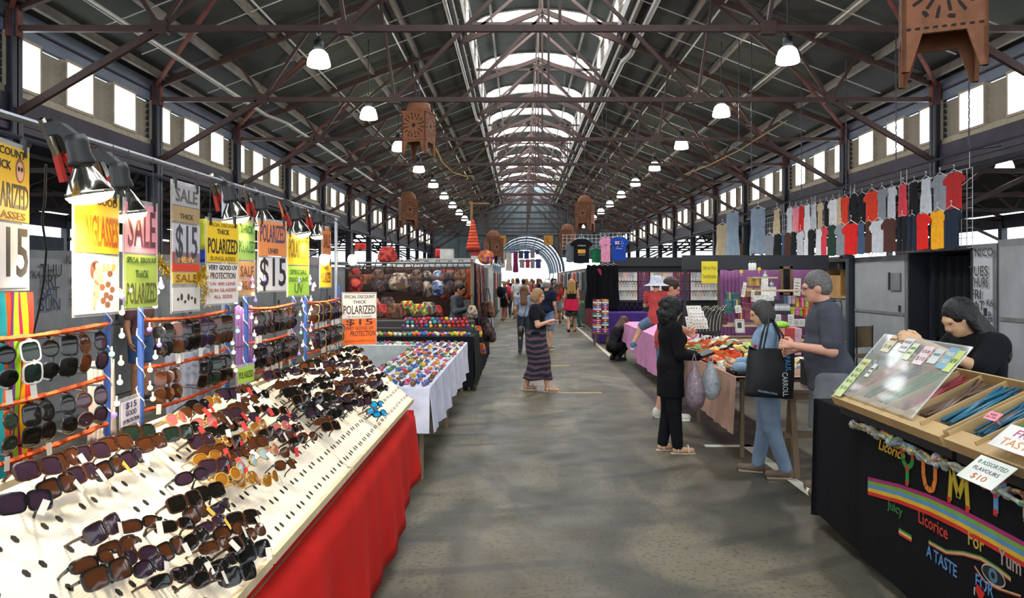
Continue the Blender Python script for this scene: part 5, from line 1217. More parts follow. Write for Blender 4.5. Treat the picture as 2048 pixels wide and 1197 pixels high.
# ================================================================ people
def wrinkle(col): return mat(col, rough=.9, var=.14, scale=8, bump=.8, spec=.2)
SKIN = {'fair': '#c99678', 'tan': '#b07a5a', 'asian': '#c9a07c', 'dark': '#6b432e', 'pink': '#cf9a82'}
def Rx(a): c, s = math.cos(a), math.sin(a); return np.array([[1, 0, 0], [0, c, -s], [0, s, c]])
def Rz(a): c, s = math.cos(a), math.sin(a); return np.array([[c, -s, 0], [s, c, 0], [0, 0, 1]])
def hand(t, wrist, d, n, side, s, m, curl=.5, res=.0045):
    """palm, four unequal fingers with knuckle bends, thumb from the side of the palm"""
    d = np.array(d, float); d /= np.linalg.norm(d); n = np.array(n, float); n -= d*(n@d); n /= np.linalg.norm(n); q = np.cross(d, n)*side
    w = np.array(wrist, float); P = [('c', w-d*.02*s, w+d*.03*s, .025*s, .026*s)]
    for o in (-.022, 0, .022): P.append(('c', w+(d*.03+q*o*.6)*s, w+(d*.085+q*o)*s, .016*s, .014*s))
    for o, L in ((-.030, .058), (-.011, .072), (.010, .078), (.030, .070)):
        b = w+(d*.088+q*o)*s; a = curl*.6; k = d*math.cos(a)+n*math.sin(a); b2 = b+k*L*.45*s
        a = curl*1.5; k = d*math.cos(a)+n*math.sin(a); b3 = b2+k*L*.32*s
        a = curl*2.3; k = d*math.cos(a)+n*math.sin(a); b4 = b3+k*L*.25*s
        P += [('c', b, b2, .0095*s, .009*s), ('c', b2, b3, .009*s, .008*s), ('c', b3, b4, .008*s, .007*s)]
    b = w+(d*.03+q*.03)*s; b2 = b+(d*.03+q*.025+n*.012)*s; b3 = b2+(d*.03+q*.004+n*.012)*s
    P += [('c', b, b2, .014*s, .011*s), ('c', b2, b3, .011*s, .009*s)]
    return sdf_build('hand', P, res, m, t, k=.006)
def person(label, loc, face, Ht=1.68, skin='fair', shirt=None, bottom=None, hair=None, shoes=None, pose=None, head=(0, 0), lean=0, wide=1.0, hips=.150, belly=0, res=.013, hands=True, hat=None, group=None, glasses_=False, collar=False, loose=0, bust=0, z0=0):
    """local axes: +y is where the person looks, +x their right-hand side"""
    s = Ht/1.70; sk = mat(SKIN.get(skin, skin), rough=.55, var=.06, scale=30)
    t = thing('person', label, 'person', (loc[0], loc[1], z0), math.radians(face)-math.pi/2, group)
    J = dict(hip_r=(.09, 0, .90), hip_l=(-.09, 0, .90), knee_r=(.095, .01, .48), knee_l=(-.095, .01, .48), ank_r=(.095, -.03, .085), ank_l=(-.095, -.03, .085), pel=(0, 0, .95), wai=(0, 0, 1.10), che=(0, 0, 1.27), neck=(0, -.015, 1.43), hd=(0, .02, 1.585), sh_r=(.172, -.01, 1.385), sh_l=(-.172, -.01, 1.385), el_r=(.225, -.03, 1.10), el_l=(-.225, -.03, 1.10), wr_r=(.235, .05, .87), wr_l=(-.235, .05, .87))
    R = Rx(-lean); pv = np.array(J['pel'])
    for k_ in ('wai', 'che', 'neck', 'hd', 'sh_r', 'sh_l', 'el_r', 'el_l', 'wr_r', 'wr_l'): J[k_] = tuple(R@(np.array(J[k_])-pv)+pv)
    if pose: J.update(pose)
    J = {k_: np.array(v, float)*s for k_, v in J.items()}
    for sd in ('r', 'l'):
        for a in ('sh_', 'hip_'): J[a+sd][0] *= wide if a == 'sh_' else 1
        if 'toe_'+sd not in J:
            J['toe_'+sd] = J['ank_'+sd]+np.array([.02*(1 if sd == 'r' else -1), .16, -.05])*s
    RL = R.tolist()
    hy, hp = head; RH = Rz(-hy)@Rx(-hp-lean*.3); hc = J['hd']; piv = hc+np.array([0, -.02, -.085])*s
    def hp_(x, y, z): return piv+RH@(np.array([x, y+.02, z+.085])*s)
    def torso(g, bl=0):
        w = wide
        return [('e', J['pel'], ((hips*w+g)*s, (.105+bl*.5+g)*s, (.125+g)*s), RL), ('e', J['wai']+R@np.array([0, bl*.45, 0])*s, ((.130*w+g+bl*.4)*s, (.090+bl*.7+g)*s, (.15+g)*s), RL),
                ('e', J['che'], ((.150*w+g)*s, (.105+g+bl*.2)*s, (.16+g)*s), RL), ('c', J['sh_r']*[.85, 1, 1], J['sh_l']*[.85, 1, 1], (.052+g)*s, (.052+g)*s)] + \
               ([('e', J['che']+R@np.array([x, .085, -.02])*s, (.06*s+g*s, .055*s+g*s, .06*s+g*s)) for x in (-.065, .065)] if bust else [])
    def arm(sd, g, u=1, f=1):
        a, e, w_ = J['sh_'+sd], J['el_'+sd], J['wr_'+sd]; o = [('c', a, a+(e-a)*u, (.050*wide**.5+g)*s, (.040+g*(1 if u == 1 else 1.3))*s)]
        if u == 1 and f > 0: o.append(('c', e, e+(w_-e)*f, (.040+g)*s, (.027+g*.9)*s))
        return o
    def leg(sd, g, u=1, f=1):
        h, k_, a = J['hip_'+sd], J['knee_'+sd], J['ank_'+sd]; o = [('c', h, h+(k_-h)*u, (.088*wide**.5+g)*s, (.060+g*(1 if u == 1 else 1.9))*s)]
        if u == 1 and f > 0: o.append(('c', k_, k_+(a-k_)*f, (.058+g)*s, (.040+g)*s)); 
        if u == 1 and f > 0 and g < .005: o.append(('e', k_+(a-k_)*.3+np.array([0, -.018, 0])*s, (.047*s, .05*s, .11*s)))
        return o
    body = torso(0, belly)+[('c', J['neck']-[0, 0, .03*s], piv+RH@np.array([0, -.005, .03])*s, .054*s, .050*s)]
    for sd in 'rl': body += arm(sd, 0)+leg(sd, 0)+[('c', J['ank_'+sd]+[0, -.02*s, -.045*s], J['toe_'+sd], .034*s, .028*s), ('c', J['ank_'+sd], J['ank_'+sd]+[0, -.02*s, -.04*s], .036*s, .034*s)]
    RHl = RH.tolist()
    hd = [('e', hp_(0, -.012, .018), (.074*s, .093*s, .096*s), RHl), ('e', hp_(0, .022, -.045), (.056*s, .066*s, .066*s), RHl), ('e', hp_(0, .055, -.088), (.026*s, .026*s, .022*s), RHl),
          ('c', hp_(0, .078, .015), hp_(0, .098, -.028), .010*s, .016*s), ('e', hp_(0, .078, .022), (.05*s, .014*s, .012*s), RHl)] + [('e', hp_(x, -.012, -.012), (.012*s, .022*s, .032*s), RHl) for x in (-.075, .075)]
    sdf_build('body', body+hd, res, sk, t, k=.022*s)
    if res < .016:
        for x in (-.031, .031):
            e = MB().ball(tuple(hp_(x, .0755, .003)), (.011*s, .008*s, .007*s), 8, 5).build('eye', mat('#2a1d16', rough=.2, var=0), t)
        MB().ball(tuple(hp_(0, .083, -.058)), (.022*s, .009*s, .007*s), 8, 5).build('lips', mat('#a05a4e', rough=.5, var=0), t)
    if hands:
        for sd, sg in (('r', 1), ('l', -1)):
            d = J['wr_'+sd]-J['el_'+sd]; nn = np.array(pose.get('palm_'+sd, (-.7*sg, .3, -.2))) if pose else np.array((-.7*sg, .3, 0))
            hand(t, J['wr_'+sd], d, nn, sg, s, sk, (pose or {}).get('curl_'+sd, .5), .0045 if res < .016 else .008)
    if shirt:
        col, u, f, hem = shirt[:4]; g = .014+loose
        pr = torso(g, belly); 
        for sd in 'rl':
            if u > 0: pr += arm(sd, .012+loose*.7, u, f)
        pr.append(('e', J['pel']+[0, 0, .03*s], (((hips+.005)*wide+g)*s, (.112+belly*.6+g)*s, .14*s)))
        if hem < .88: pr.append(('c', J['pel'], (J['pel'][0], J['pel'][1], (hem-.05)*s), (.145*wide+g+loose)*s, (.155*wide+g+loose)*s, .72))
        nk = J['neck']; cut = [((0, 0, hem*s), (0, 0, -1))]
        nq = R@np.array([0, .02, 1]); cut.append((nk+R@np.array([0, 0, .035])*s, nq))
        if len(shirt) > 4 and shirt[4] == 'v': cut.append(('s', nk+R@np.array([0, .12, -.03])*s, (.055*s, .1*s, .13*s)))
        if collar:
            cc = nk+R@np.array([0, .005, .03])*s
            MB().tube([cc+R@np.array([.072*math.cos(a), .068*math.sin(a), .012*math.sin(a)*-1])*s for a in np.linspace(.35*math.pi, -1.35*math.pi, 17)], .016*s, 6).build('collar', wrinkle(col), t, True)
        m = shirt[5] if len(shirt) > 5 else wrinkle(col)
        sdf_build('shirt', pr, res, m, t, k=.03*s, cuts=cut)
    if bottom:
        kind, col, low = bottom[:3]; m = bottom[3] if len(bottom) > 3 else wrinkle(col)
        if kind in ('trousers', 'shorts'):
            lz = low
            pr = [('e', J['pel'], ((.155*wide+.012)*s, (.112+belly*.4+.012)*s, .14*s))]
            for sd in 'rl':
                if kind == 'trousers': pr += leg(sd, .014+loose*.6, 1, low)
                else: pr += leg(sd, .02+loose, low, 0)
            sdf_build(kind, pr, res, m, t, k=.018*s, cuts=[((0, 0, max(1.06*s, J['pel'][2]) if J['pel'][2] > .6 else 9), (0, 0, 1))]+([((0, 0, (.90-.42*low)*s), (0, 0, -1))] if kind == 'shorts' and J['knee_r'][2] < .6*s else []))
        else:
            c0 = J['pel']+np.array([0, 0, .08])*s; c1 = (J['ank_r']+J['ank_l'])/2; c1[2] = low*s
            flare = bottom[4] if len(bottom) > 4 else .2
            span = max(flare*s, abs(J['ank_r'][1]-J['ank_l'][1])/2+.11*s)
            def legy(z):
                o = []
                for sd in 'rl':
                    for p, q in ((J['hip_'+sd], J['knee_'+sd]), (J['knee_'+sd], J['ank_'+sd])):
                        if min(p[2], q[2])-.02 <= z <= max(p[2], q[2])+.02: o.append(p[1]+(q[1]-p[1])*(p[2]-z)/max(1e-3, p[2]-q[2]))
                return (min(o), max(o)) if o else (0, 0)
            def sk_(u, v):
                a = u*2*math.pi; c = c0+(c1-c0)*v; y0_, y1_ = legy(c[2]); cy = c0[1]*(1-min(1, v*2))+(y0_+y1_)/2*min(1, v*2)
                rx = (.150*wide+.02)*s*(1-v)+flare*s*v; ry = max((.115+belly*.4+.03)*s*(1-v)+flare*s*v, (y1_-y0_)/2+.082*s)
                fo = 1+.05*v*math.sin(a*9)+.03*v*math.sin(a*5+1)
                return (c[0]+rx*fo*math.cos(a), cy+ry*fo*math.sin(a), c[2]+.012*v*math.sin(a*4))
            solidify(MB().grid(sk_, 48, 16, True).build('skirt', m, t, True), .004)
    if shoes:
        kind, col = shoes[:2]
        for sd in 'rl':
            a, to = J['ank_'+sd], J['toe_'+sd]; h_ = a+np.array([0, -.03, -.045])*s
            if kind == 'sandal':
                b = MB(); d = to-h_; d = d/np.linalg.norm(d); q = np.cross(d, [0, 0, 1]); q /= np.linalg.norm(q)
                pts = [h_-d*.045*s-q*.02*s, h_-d*.045*s+q*.02*s, h_+q*.033*s, to+q*.045*s, to+d*.035*s+q*.02*s, to+d*.04*s-q*.02*s, to-q*.042*s, h_-q*.033*s]; dn = np.array([0, 0, -.03*s])
                b.add([p+dn for p in pts]+[p+dn*1.9 for p in pts], [tuple(range(8)), tuple(range(15, 7, -1))]+[(i, (i+1) % 8, (i+1) % 8+8, i+8) for i in range(8)])
                o = b.build('sandal', paint(col), t)
                for f_ in (.15, .75):
                    c = h_+(to-h_)*f_; rr = .05*s if f_ > .5 else .046*s
                    MB().tube([c+q*rr*math.cos(x)+np.array([0, 0, 1])*rr*1.05*math.sin(x) for x in np.linspace(-.5, math.pi+.5, 9)], .009*s, 5).build('strap', paint(col), o)
            else:
                up = [('c', h_+[0, 0, -.002], to+[0, 0, .004*s], .046*s, .042*s), ('e', a+np.array([0, -.01, -.01])*s, (.05*s, .06*s, .055*s))]
                o = sdf_build('shoe', up, min(res, .012), paint(col), t, k=.02*s, cuts=[((0, 0, z0*0+min(h_[2], to[2])-.034*s), (0, 0, -1))])
                MB().tube([h_+[0, -.02*s, -.03*s], to+[0, .02*s, -.028*s]], [.046*s, .044*s], 8).build('sole', paint(shoes[2] if len(shoes) > 2 else '#e6e2d8'), o)
    if hair:
        st, col = hair; m = mat(col, rough=.5, var=.35, scale=55, bump=.5, spec=.4); hr = min(res, .011)
        cap = [('e', hp_(0, -.022, .030), (.088*s, .100*s, .098*s), RHl)]
        cutf = [('s', tuple(hp_(0, .115, -.03)), (.075*s, .075*s, .085*s))]
        if st == 'short': pr = cap+[('e', hp_(0, -.045, -.02), (.078*s, .07*s, .07*s), RHl)]
        elif st == 'bob': pr = cap+[('e', hp_(0, -.05, -.03), (.095*s, .085*s, .10*s), RHl)]+[('e', hp_(x, -.02, -.045), (.03*s, .05*s, .075*s), RHl) for x in (-.075, .075)]
        elif st == 'long': pr = cap+[('c', hp_(0, -.05, 0), hp_(0, -.10, -.32), .092*s, .095*s, .6)]+[('c', hp_(x, -.03, -.03), hp_(x*1.1, -.03, -.24), .035*s, .03*s) for x in (-.08, .08)]
        elif st == 'wavy': pr = cap+[('c', hp_(x, -.06, 0), hp_(x*1.4, -.10, -.34+.05*abs(x)), .062*s, .05*s) for x in (-.07, 0, .07)]+[('c', hp_(x, -.03, -.03), hp_(x*1.2, -.02, -.26), .038*s, .028*s) for x in (-.085, .085)]
        elif st == 'curly':
            pr = [('e', hp_(0, -.03, .02), (.125*s, .125*s, .12*s), RHl), ('e', hp_(0, -.06, -.08), (.13*s, .10*s, .13*s), RHl)]
            for i in range(46):
                a = random.uniform(0, 6.28); b = random.uniform(-1.2, 1.3); pr.append(('e', hp_(.125*math.cos(a)*math.cos(b), -.045+.115*math.sin(a)*math.cos(b)*(1 if math.sin(a) < .3 else .5), -.02+.14*math.sin(b)), (.032*s,)*3))
            cutf = [('s', tuple(hp_(0, .12, -.05)), (.075*s, .07*s, .10*s))]
        elif st == 'bun': pr = cap+[('e', hp_(0, -.10, .08), (.045*s, .045*s, .045*s))]
        else: pr = cap
        sdf_build('hair', pr, hr, m, t, k=.02*s, cuts=cutf, jitter=.0025*s if st in ('curly', 'wavy') else .0003)
    if hat:
        if hat[0] == 'cap':
            m = paint(hat[1]); o = sdf_build('cap', [('e', hp_(0, -.012, .045), (.092*s, .108*s, .085*s), RHl)], .012, m, t, k=.01, cuts=[(hp_(0, 0, .035), RH@np.array([0, .1, -1]))])
            MB().grid(lambda u, v: tuple(hp_((u-.5)*.15*(1-.25*v), .075+.075*v*(1-abs(u-.5)), .05-.02*v)), 6, 3).build('peak', m, o)
        else:
            m = hat[1]; o = MB().lathe([(.25*s, -.05*s), (.24*s, -.045*s), (.135*s, .0*s), (.125*s, .06*s), (.112*s, .125*s), (.06*s, .15*s), (.01*s, .152*s)], 22, tuple(hp_(0, -.01, .012))).build('sun_hat', m, t, True)
    if glasses_:
        g = MB()
        for x in (-.033, .033):
            g.tube([hp_(x+.022*math.cos(a), .092, .004+.016*math.sin(a)) for a in np.linspace(0, 6.28, 13)], .0022, 4)
        for x in (-.066, .066): g.tube([hp_(x*.85, .09, .008), hp_(x*1.14, .04, .008), hp_(x*1.17, -.02, .006)], .0022, 4)
        g.build('eyeglasses', M_blk, t)
    return t, J, s
def strap_bag(): pass
def wavecloth(c1, c2, c3, scale):
    """striped batik print"""
    m = bpy.data.materials.new('batik'); m.use_nodes = True; nt = m.node_tree; b = nt.nodes['Principled BSDF']; N = nt.nodes.new; L = nt.links.new
    tc = N('ShaderNodeTexCoord'); w = N('ShaderNodeTexWave'); w.bands_direction = 'Z'; w.inputs['Scale'].default_value = scale; w.inputs['Distortion'].default_value = 6; w.inputs['Detail'].default_value = 3
    L(tc.outputs['Object'], w.inputs['Vector']); r = N('ShaderNodeValToRGB'); r.color_ramp.elements[0].color = (*lin(c1), 1); r.color_ramp.elements[1].color = (*lin(c3), 1)
    e = r.color_ramp.elements.new(.55); e.color = (*lin(c2), 1); L(w.outputs['Fac'], r.inputs[0]); L(r.outputs[0], b.inputs['Base Color']); b.inputs['Roughness'].default_value = .9
    return m
def dots(c1, c2, scale):
    m = bpy.data.materials.new('spotted'); m.use_nodes = True; nt = m.node_tree; b = nt.nodes['Principled BSDF']; N = nt.nodes.new; L = nt.links.new
    tc = N('ShaderNodeTexCoord'); v = N('ShaderNodeTexVoronoi'); v.inputs['Scale'].default_value = scale; L(tc.outputs['Object'], v.inputs['Vector'])
    r = N('ShaderNodeValToRGB'); r.color_ramp.interpolation = 'CONSTANT'; r.color_ramp.elements[0].color = (*lin(c2), 1); r.color_ramp.elements[1].position = .3; r.color_ramp.elements[1].color = (*lin(c1), 1)
    L(v.outputs['Distance'], r.inputs[0]); L(r.outputs[0], b.inputs['Base Color']); b.inputs['Roughness'].default_value = .9
    return m
# -- woman in the aisle, arms folded, mid-stride
t, J, s = person('woman in a black t-shirt and long patterned skirt walking along the aisle', (.25, 12.0), -6, 1.60, 'fair', ('#15161c', .62, 0, .93), ('skirt', '#403a48', .20, wavecloth('#15161f', '#2f313f', '#6a4a56', 3.6), .195), ('bob', '#8a6a45'), ('sandal', '#cbb9a0'),
    pose=dict(ank_r=(.08, .20, .085), knee_r=(.09, .13, .48), ank_l=(-.08, -.17, .10), knee_l=(-.09, -.02, .49), toe_l=(-.08, -.02, .045), el_r=(.27, .05, 1.10), wr_r=(.05, .235, 1.16), el_l=(-.26, .06, 1.09), wr_l=(-.06, .215, 1.09), palm_r=(0, -.3, -1), palm_l=(0, -.3, 1)), head=(.12, .25), wide=1.14, belly=.05, bust=1)
bag = thing('shoulder_bag', 'small brown shoulder bag at the hip of the woman in the patterned skirt', 'bag', (.02, 12.13, .93))
sdf_build('pouch', [('e', (0, 0, 0), (.05, .11, .08))], .012, mat('#3b2a22', rough=.5), bag)
MB().tube([(0, -.08, .06), (.06, -.1, .3), (.1, -.06, .47)], .007, 5).build('strap', mat('#3b2a22', rough=.5), bag)
# -- man in navy with white cap
person('man in a navy t-shirt, pale blue shorts and white cap seen from behind', (.66, 19), 62, 1.72, 'fair', ('#1a2136', .6, 0, .88), ('shorts', '#6f87ab', .98), ('short', '#8a8580'), ('shoe', '#8a6a4a'), pose=dict(ank_r=(.10, -.06, .085), ank_l=(-.1, .08, .085), knee_l=(-.1, .06, .48), el_l=(-.27, .03, 1.12), wr_l=(-.2, .2, 1.0)), hat=('cap', '#d9dde2'), wide=1.12, belly=.07, res=.016)
person('girl with long brown hair in a pale blue top in the aisle', (.10, 18.2), 80, 1.60, 'fair', ('#8e9bb0', .6, 0, .9), ('trousers', '#39404e', .95), ('long', '#6b4a30'), ('shoe', '#3a3a3a'), res=.018, hands=False)
# -- blonde woman with jacket tied round her waist
t, J, s = person('blonde woman in a black top with a bright pink jacket tied round her waist', (1.70, 25.5), 88, 1.74, 'fair', ('#17161b', .0, 0, .95), ('skirt', '#20202a', .52, dots('#16161c', '#b9b6b0', 26), .19), ('wavy', '#b08a55'), ('sandal', '#3a2620'), pose=dict(ank_l=(-.09, -.22, .14), knee_l=(-.09, .0, .50), toe_l=(-.09, -.10, .04), ank_r=(.1, .10, .085), knee_r=(.1, .08, .48)), res=.018)
MB().grid(lambda u, v: ((.20+.06*v+.012*math.sin(u*31))*math.cos(u*6.283), (.165+.06*v+.012*math.sin(u*25))*math.sin(u*6.283), 1.08-.36*v+.02*math.sin(u*14)*v), 40, 6, True).build('tied_jacket', cloth('#d0264e'), t, True)
# -- people on the left of the aisle
t, J, s = person('woman in grey t-shirt and black shorts wearing a black backpack', (-.66, 32), 30, 1.66, 'tan', ('#3a3f4a', .6, 0, .93), ('shorts', '#15161a', .75), ('bun', '#a58556'), ('shoe', '#7a5a40'), res=.02)
sdf_build('backpack', [('e', (0, -.2, 1.2), (.16, .12, .24))], .02, cloth('#14151a'), t)
person('man in a white shirt and beige trousers walking away', (-.12, 33.5), 95, 1.78, 'tan', ('#cfd2d6', .7, 0, .9), ('trousers', '#a3947a', .97), ('short', '#2a2320'), ('shoe', '#3a3028'), res=.022)
person('dark-haired man in a light grey shirt and black trousers walking away', (.14, 31), 92, 1.74, 'dark', ('#b3bac6', .7, 0, .9), ('trousers', '#1a1b20', .97), ('short', '#15120f'), ('shoe', '#2a2420'), res=.022)
t, J, s = person('shopper with a bright pink backpack near the bag stall', (-.55, 35), 100, 1.66, 'fair', ('#4a5060', .6, 0, .92), ('trousers', '#2a3040', .97), ('short', '#8a6a4a'), ('shoe', '#444'.replace('444', '444444')), res=.024)
sdf_build('backpack', [('e', (0, -.2, 1.22), (.16, .11, .22))], .02, cloth('#d43a5a'), t)
# -- crowd further down
cr = random.Random(3)
cols = [('navy', '#22283a'), ('grey', '#767b84'), ('white', '#c9ccd0'), ('red', '#b02a30'), ('black', '#17181c'), ('teal', '#3f6a70'), ('olive', '#5a5f48'), ('pink', '#c76a80'), ('sky blue', '#7f9cc0'), ('beige', '#b3a58c')]
hs = [('short', '#2a211b', 'short dark hair'), ('long', '#5b3d28', 'long brown hair'), ('bob', '#9a7648', 'fair bobbed hair'), ('short', '#8a8178', 'short grey hair'), ('long', '#1a1512', 'long black hair')]
spots = [(.95, 27, 0), (2.0, 27.5, 1), (-.2, 37, 2), (.45, 36, 3), (.9, 38, 4), (1.35, 36.5, 3), (1.75, 39, 5), (.2, 41, 6), (.65, 43, 7), (1.1, 42, 8), (1.5, 44, 9), (-.4, 43, 4), (-.1, 46, 1), (.4, 47, 3), (.85, 48, 2), (1.3, 47, 0), (1.9, 45, 6), (2.2, 48, 8), (-.7, 48, 9), (1.75, 33, 4), (2.1, 31, 9), (1.45, 30, 3)]
wh = ['far down the aisle', 'in the distant crowd', 'walking away under the far arch', 'among the distant shoppers']
for i, (x, y, c) in enumerate(spots):
    h_ = hs[(i*3+c) % 5]; b_ = cols[(c*3+i+1) % 10]
    person('shopper in %s top, %s bottoms, %s, %s' % (cols[c][0], b_[0], h_[2], wh[i % 4]), (x, y), cr.choice([90, 80, 100, 270, 20, 160]), cr.uniform(1.58, 1.80), cr.choice(['fair', 'tan', 'asian']), (cols[c][1], .6, 0, .92), (cr.choice(['trousers', 'shorts']), b_[1], .95), h_[:2], ('shoe', '#35322e'), res=.028, hands=False, group='distant shoppers', pose=dict(ank_r=(.1, .1, .085), ank_l=(-.1, -.12, .085)))
# -- crouching woman
person('woman in black crouching beside the pink table cloth', (2.03, 16.5), 20, 1.62, 'fair', ('#1b1b20', .6, 0, .30), ('trousers', '#121216', .97), ('long', '#4a3220'), ('shoe', '#101014', '#1a1a1e'),
    pose=dict(pel=(0, -.06, .30), wai=(0, -.02, .44), che=(0, .05, .60), neck=(0, .13, .76), hd=(0, .20, .89), sh_r=(.17, .12, .71), sh_l=(-.17, .12, .71), hip_r=(.1, -.06, .28), hip_l=(-.1, -.06, .28), knee_r=(.15, .30, .42), knee_l=(-.15, .30, .40), ank_r=(.13, .02, .085), ank_l=(-.13, .02, .085), el_r=(.22, .28, .52), el_l=(-.22, .28, .52), wr_r=(.14, .48, .46), wr_l=(-.1, .48, .46)), head=(0, .5), res=.015)
# -- man in the pink shirt carrying a child
t, J, s = person('man in a coral pink shirt carrying a child in a sun hat', (1.83, 9.6), 2, 1.78, 'pink', ('#c9605a', .6, 0, .86), ('shorts', '#6b7f9c', .98), ('short', '#33221a'), ('shoe', '#d8d3c8'),
    pose=dict(el_r=(.23, .02, 1.13), wr_r=(.05, .24, 1.06), el_l=(-.25, .05, 1.12), wr_l=(-.02, .25, 1.02), palm_r=(-.8, 0, .4), palm_l=(.8, 0, .4), ank_r=(.1, .06, .085), ank_l=(-.1, -.08, .085)), head=(.1, .45), wide=1.1, belly=.03, res=.0125)
wavy = MB().grid(lambda u, v: ((.185+.01*math.sin(v*40))*math.cos(u*6.283), (.15+.01*math.sin(v*40))*math.sin(u*6.283), 1.02-.13*v), 30, 4, True).build('striped_hem', wavecloth('#8f2f36', '#cf5450', '#6a2030', 14), t, True)
# child sits on his far arm and leans over his shoulder, back to the camera
ct, J, s = person('small child in a patterned white sun hat carried by the man in coral', (1.66, 9.38), 62, 1.06, 'fair', ('#c24a48', .6, 0, .80), ('shorts', '#6a7c98', .9), ('short', '#7a5a3a'), ('shoe', '#3a6a92', '#cfd4d8'), z0=.70,
    pose=dict(hip_r=(.1, 0, .86), hip_l=(-.1, 0, .86), knee_r=(.24, .20, .74), knee_l=(-.34, .12, .74), ank_r=(.3, .1, .40), ank_l=(-.46, -.04, .40), el_r=(.26, .10, 1.12), wr_r=(.16, .30, 1.05), el_l=(-.26, .10, 1.15), wr_l=(-.1, .3, 1.2)), res=.0105, hat=('sun', dots('#c9cdd8', '#6a7488', 60)), hands=False)
# -- curly-haired woman with carrier bags
t, J, s = person('woman with black curly hair in a long black cardigan holding a wallet', (1.52, 7.78), 8, 1.55, 'asian', ('#0f0f12', 1, 1, .62, 'v'), ('trousers', '#131418', .98), ('curly', '#0b0a0a'), ('sandal', '#cfc0b0'),
    pose=dict(ank_r=(.09, .05, .085), ank_l=(-.09, -.06, .085), el_r=(.24, .03, 1.10), wr_r=(.11, .27, 1.06), el_l=(-.24, .05, 1.10), wr_l=(-.05, .30, 1.07), palm_r=(-.5, 0, .9), palm_l=(.5, 0, .9), curl_r=.7, curl_l=.7), head=(-.15, .2), wide=1.06, bust=1, loose=.012, res=.012)
w = thing('wallet', 'open black wallet in the hands of the curly-haired woman', 'wallet', (1.86, 7.72, 1.0), .1, rot=(.1, -.35, .1))
MB().box((-.07, -.09, -.012), (.07, .09, 0)).build('cover', mat('#1b1a1a', rough=.45), w); MB().box((-.065, -.085, .001), (.065, .085, .014)).build('flap', mat('#252221', rough=.45), w)
def carrier(label, loc, col, r3, alpha=.75):
    b = thing('carrier_bag', label, 'bag', loc); x, y, z = r3
    sdf_build('bag_body', [('e', (0, 0, 0), r3), ('e', (0.01, 0, -z*.35), (x*1.1, y*1.05, z*.7)), ('c', (0, 0, z*.6), (0, 0, z*1.25), x*.45, x*.16)], .014, mat(col, rough=.25, var=.15, scale=14, bump=.5, alpha=alpha), b, jitter=.0035)
    for sg in (-1, 1): MB().tube([(sg*x*.3, 0, z*1.05), (sg*x*.2, 0, z*1.5), (0, 0, z*1.85)], .006, 5).build('handle', mat(col, rough=.3, alpha=.9), b)
carrier('pink plastic carrier bag hanging from the curly-haired woman\'s wrist', (1.72, 7.60, .66), '#94808a', (.085, .12, .19), .85)
carrier('translucent white plastic carrier bag hanging beside the pink one', (1.90, 7.68, .72), '#b4c0c6', (.08, .10, .16), .65)
# -- woman in denim with the big tote bag
t, J, s = person('grey-haired woman in a denim shirt and jeans browsing the table', (2.20, 6.85), 168, 1.56, 'asian', ('#86a0ba', 1, .96, .80), ('trousers', '#71859a', .97), ('bob', '#3a3735'), ('shoe', '#5a4a3a', '#8a7a66'),
    pose=dict(ank_r=(.1, .08, .085), ank_l=(-.1, -.16, .085), knee_l=(-.1, -.03, .48), el_r=(.25, .03, 1.08), wr_r=(.12, .27, 1.08), el_l=(-.25, .06, 1.08), wr_l=(-.06, .30, 1.05), palm_r=(-.4, 0, .9), palm_l=(.4, 0, .9), curl_r=.8, curl_l=.8), head=(0, .3), lean=.03, wide=1.06, belly=.04, collar=True, loose=.012, res=.012)
b = thing('tote_bag', 'big black tote bag with white and blue PAUL CARROLL lettering on the denim woman\'s shoulder', 'bag', (2.12, 6.52, .99), rot=(0, math.radians(4), math.radians(6)))
def tote(u, v):
    a = u*2*math.pi; r = 1+.06*math.sin(a*2)*v; hw = .20+.015*v-.03*(1-v)*0; return (hw*r*math.copysign(abs(math.cos(a))**.55, math.cos(a)), (.05+.05*math.sin(v*2.6))*math.copysign(abs(math.sin(a))**.8, math.sin(a)), .16-.40*v+.015*math.sin(a*3)*(1-v))
m = MB().grid(tote, 32, 10, True); n = len(m.v); m.f.append(tuple(range(n-32, n)))
m.build('bag_body', mat('#0e1013', rough=.7, var=.15, bump=.2), b, True)
for yy in (-.035, .04): MB().tube([(-.09, yy, .15), (-.07, yy, .30), (-.02, yy*.4+.06, .42), (.04, yy*.4+.1, .40), (.08, yy, .28), (.09, yy, .15)], .010, 6).build('handle', mat('#0e1013', rough=.6), b)
text('PAUL', paint('#3c8ac0'), b, .068, T(.10, -.112, .055) @ UP @ Matrix.Rotation(-math.pi/2+.15, 4, 'Z'), .13)
text('CARROLL', paint('#d5d8dc'), b, .068, T(.085, -.118, -.115) @ UP @ Matrix.Rotation(-math.pi/2+.1, 4, 'Z'), .20)
text('PAULCARROLL.COM.AU', paint('#9fb4c4'), b, .022, T(-.06, -.112, -.19) @ UP @ Matrix.Rotation(-.12, 4, 'Z'), .17)
bt = thing('water_bottle', 'clear water bottle with a red cap tucked under the denim woman\'s arm', 'bottle', (2.02, 6.72, 1.08), rot=(.35, .25, 0))
MB().lathe([(.028, -.09), (.032, -.08), (.032, .04), (.014, .075), (.013, .085)], 14).build('bottle_body', mat('#7f93a8', rough=.1, alpha=.6, var=0), bt, True); MB().lathe([(.015, .083), (.016, .105), (.01, .107)], 12).build('cap', paint('#c42a22'), bt)
